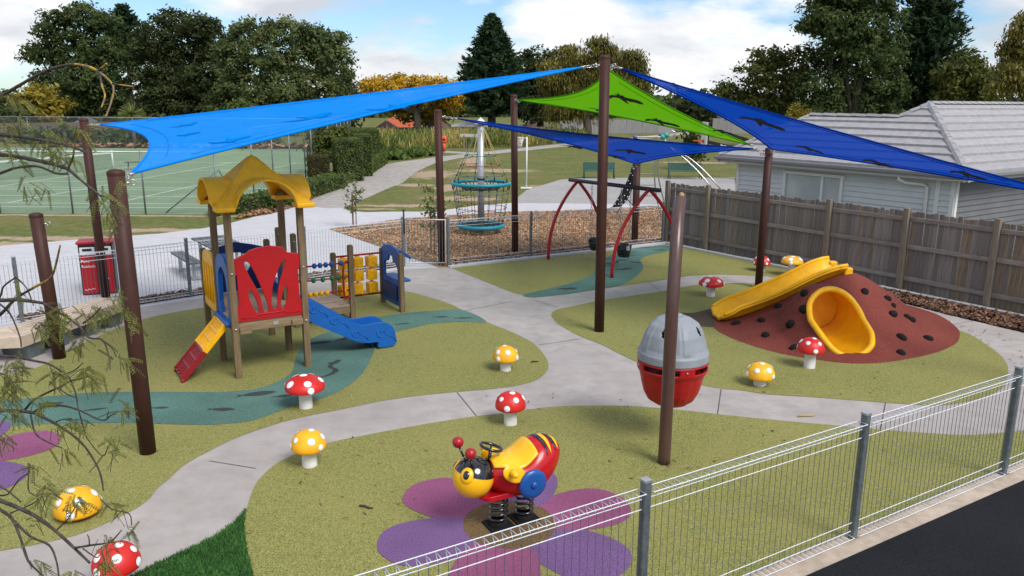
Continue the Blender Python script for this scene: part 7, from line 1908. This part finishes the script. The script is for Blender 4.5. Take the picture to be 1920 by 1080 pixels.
for pts, r0, r1, d0, d1, lich in BRS:
    n = len(pts); P = [AT(p[0], p[1], d0 + (d1 - d0) * i / (n - 1)) for i, p in enumerate(pts)]; C = catmull(P, 4, False); m_ = len(C)
    rs = [(r0 + (r1 - r0) * i / (m_ - 1)) / FPX * (d0 + (d1 - d0) * i / (m_ - 1)) * float(rng.uniform(.9, 1.15)) for i in range(m_)]
    mb = MB(); mb.tube(C, rs, 7); q = mb.build('branch', [M_FBARK, M_LICH], ft); q.matrix_parent_inverse = fi
    if lich: q.data.polygons.foreach_set('material_index', [1 if i > len(q.data.polygons) * .45 else 0 for i in range(len(q.data.polygons))])
# the hidden stem outside the frame that carries them
mb = MB(); mb.tube([(-4.1, 3.9, 0), (-4.0, 3.85, 1.2), (-3.85, 3.8, 2.4), (-3.6, 3.7, 3.4), (-3.2, 3.65, 4.2)], [.09, .075, .06, .045, .02], 10)
for e_, z_ in (((-60, 225, 3.7), 3.6), ((-60, 246, 3.6), 3.4), ((-60, 280, 3.7), 3.2), ((-60, 555, 3.5), 2.5), ((-40, 615, 3.5), 2.4), ((-60, 662, 3.5), 2.2), ((-80, 775, 3.4), 1.9), ((-80, 905, 3.1), 1.6), ((-60, 915, 3.1), 1.5)):
    e = AT(*e_); f = np.interp(z_, [0, 1.2, 2.4, 3.4, 4.2], [-4.1, -4.0, -3.85, -3.6, -3.2]); mb.tube([(f, 3.8, z_), ((f + e.x) / 2, 3.75, (z_ + e.z) / 2 + .03), e], [.03, .022, .011], 7)
q = mb.build('stem', M_FBARK, ft); q.matrix_parent_inverse = fi
# pinnate leaves
def pinnate(c, d, L_, m_rng, Vs):
    """one feather leaf: paired leaflets along a drooping rachis"""
    d = d / np.linalg.norm(d); s = np.cross(d, m_rng.normal(size=3)); s /= np.linalg.norm(s); nrm = np.cross(s, d); k = m_rng.integers(8, 13)
    for i in range(k):
        t = (i + .6) / k; p = c + d * (L_ * t) + np.array([0, 0, -.35]) * L_ * t * t * .6
        for sg in (-1, 1):
            l = L_ * .165 * (1 - .35 * abs(t - .4)); e = (s * sg * .92 + d * .45); e /= np.linalg.norm(e); w = np.cross(nrm, e) * l * .25
            Vs.append([p, p + e * l * .5 - w, p + e * l, p + e * l * .5 + w])
    Vs_r.append((c, c + d * L_ * .5 + np.array([0, 0, -.35]) * L_ * .15, c + d * L_ + np.array([0, 0, -.21]) * L_))
Vs, Vs_r = [], []
CL = [(30, 190, 40, 26, 14, 3.6), (20, 250, 40, 40, 20, 3.6), (90, 260, 50, 40, 30, 3.5), (120, 290, 40, 30, 26, 3.4), (30, 300, 30, 20, 8, 3.6), (60, 350, 40, 30, 14, 3.5), (160, 240, 24, 24, 10, 3.4), (190, 370, 30, 30, 20, 3.3), (215, 400, 30, 40, 26, 3.3), (225, 345, 18, 18, 8, 3.3), (35, 545, 20, 30, 10, 3.4), (110, 590, 40, 30, 40, 3.3), (80, 610, 30, 30, 26, 3.3),
      (190, 585, 50, 28, 36, 3.2), (220, 560, 22, 22, 14, 3.2), (245, 595, 14, 24, 10, 3.2), (150, 640, 40, 30, 20, 3.2), (20, 690, 36, 40, 36, 3.3), (30, 720, 30, 30, 22, 3.3), (105, 700, 30, 24, 20, 3.2), (160, 690, 24, 20, 14, 3.1), (170, 715, 26, 18, 14, 3.1), (225, 675, 18, 16, 9, 3.0), (15, 760, 40, 40, 30, 3.2), (75, 760, 20, 30, 14, 3.2), (235, 765, 20, 30, 18, 3.0), (120, 800, 30, 20, 10, 3.1), (150, 790, 20, 20, 12, 3.0),
      (210, 835, 26, 26, 12, 2.9), (80, 920, 30, 34, 26, 2.9), (60, 870, 24, 16, 8, 3.0), (140, 940, 40, 20, 20, 2.8), (215, 950, 24, 20, 10, 2.75), (120, 845, 20, 16, 8, 3.0), (60, 985, 30, 24, 10, 2.9), (70, 1055, 20, 14, 7, 2.7), (135, 1075, 20, 12, 12, 2.65), (200, 1020, 30, 24, 12, 2.65), (195, 1055, 20, 20, 12, 2.65), (245, 1000, 20, 12, 7, 2.6), (5, 820, 30, 20, 14, 3.2), (40, 230, 30, 20, 8, 3.6)]
for px_, py_, sx_, sy_, n, Yl in CL:
    for i in range(int(n * 1.15)):
        c = np.array(AT(px_ + rng.normal() * sx_ * .36, py_ + rng.normal() * sy_ * .36, Yl + rng.normal() * .12)); d = rng.normal(size=3) * np.array([.8, .7, .5]) + np.array([.2, 0, -.75])
        pinnate(c, d, float(rng.uniform(.042, .075)), rng, Vs)
V = np.array(Vs).reshape(-1, 3) - np.array([-4.1, 3.9, 0])
o = np_mesh('leaf_sprays', V, np.arange(len(V)).reshape(-1, 4), LM['fern'], ft); o['kind'] = 'stuff'
mb = MB()
for a, b, c in Vs_r: mb.tube([a, b, c], .0011, 3, caps=False)
q = mb.build('leaf_stalks', M_FBARK, ft); q.matrix_parent_inverse = fi; q['kind'] = 'stuff'
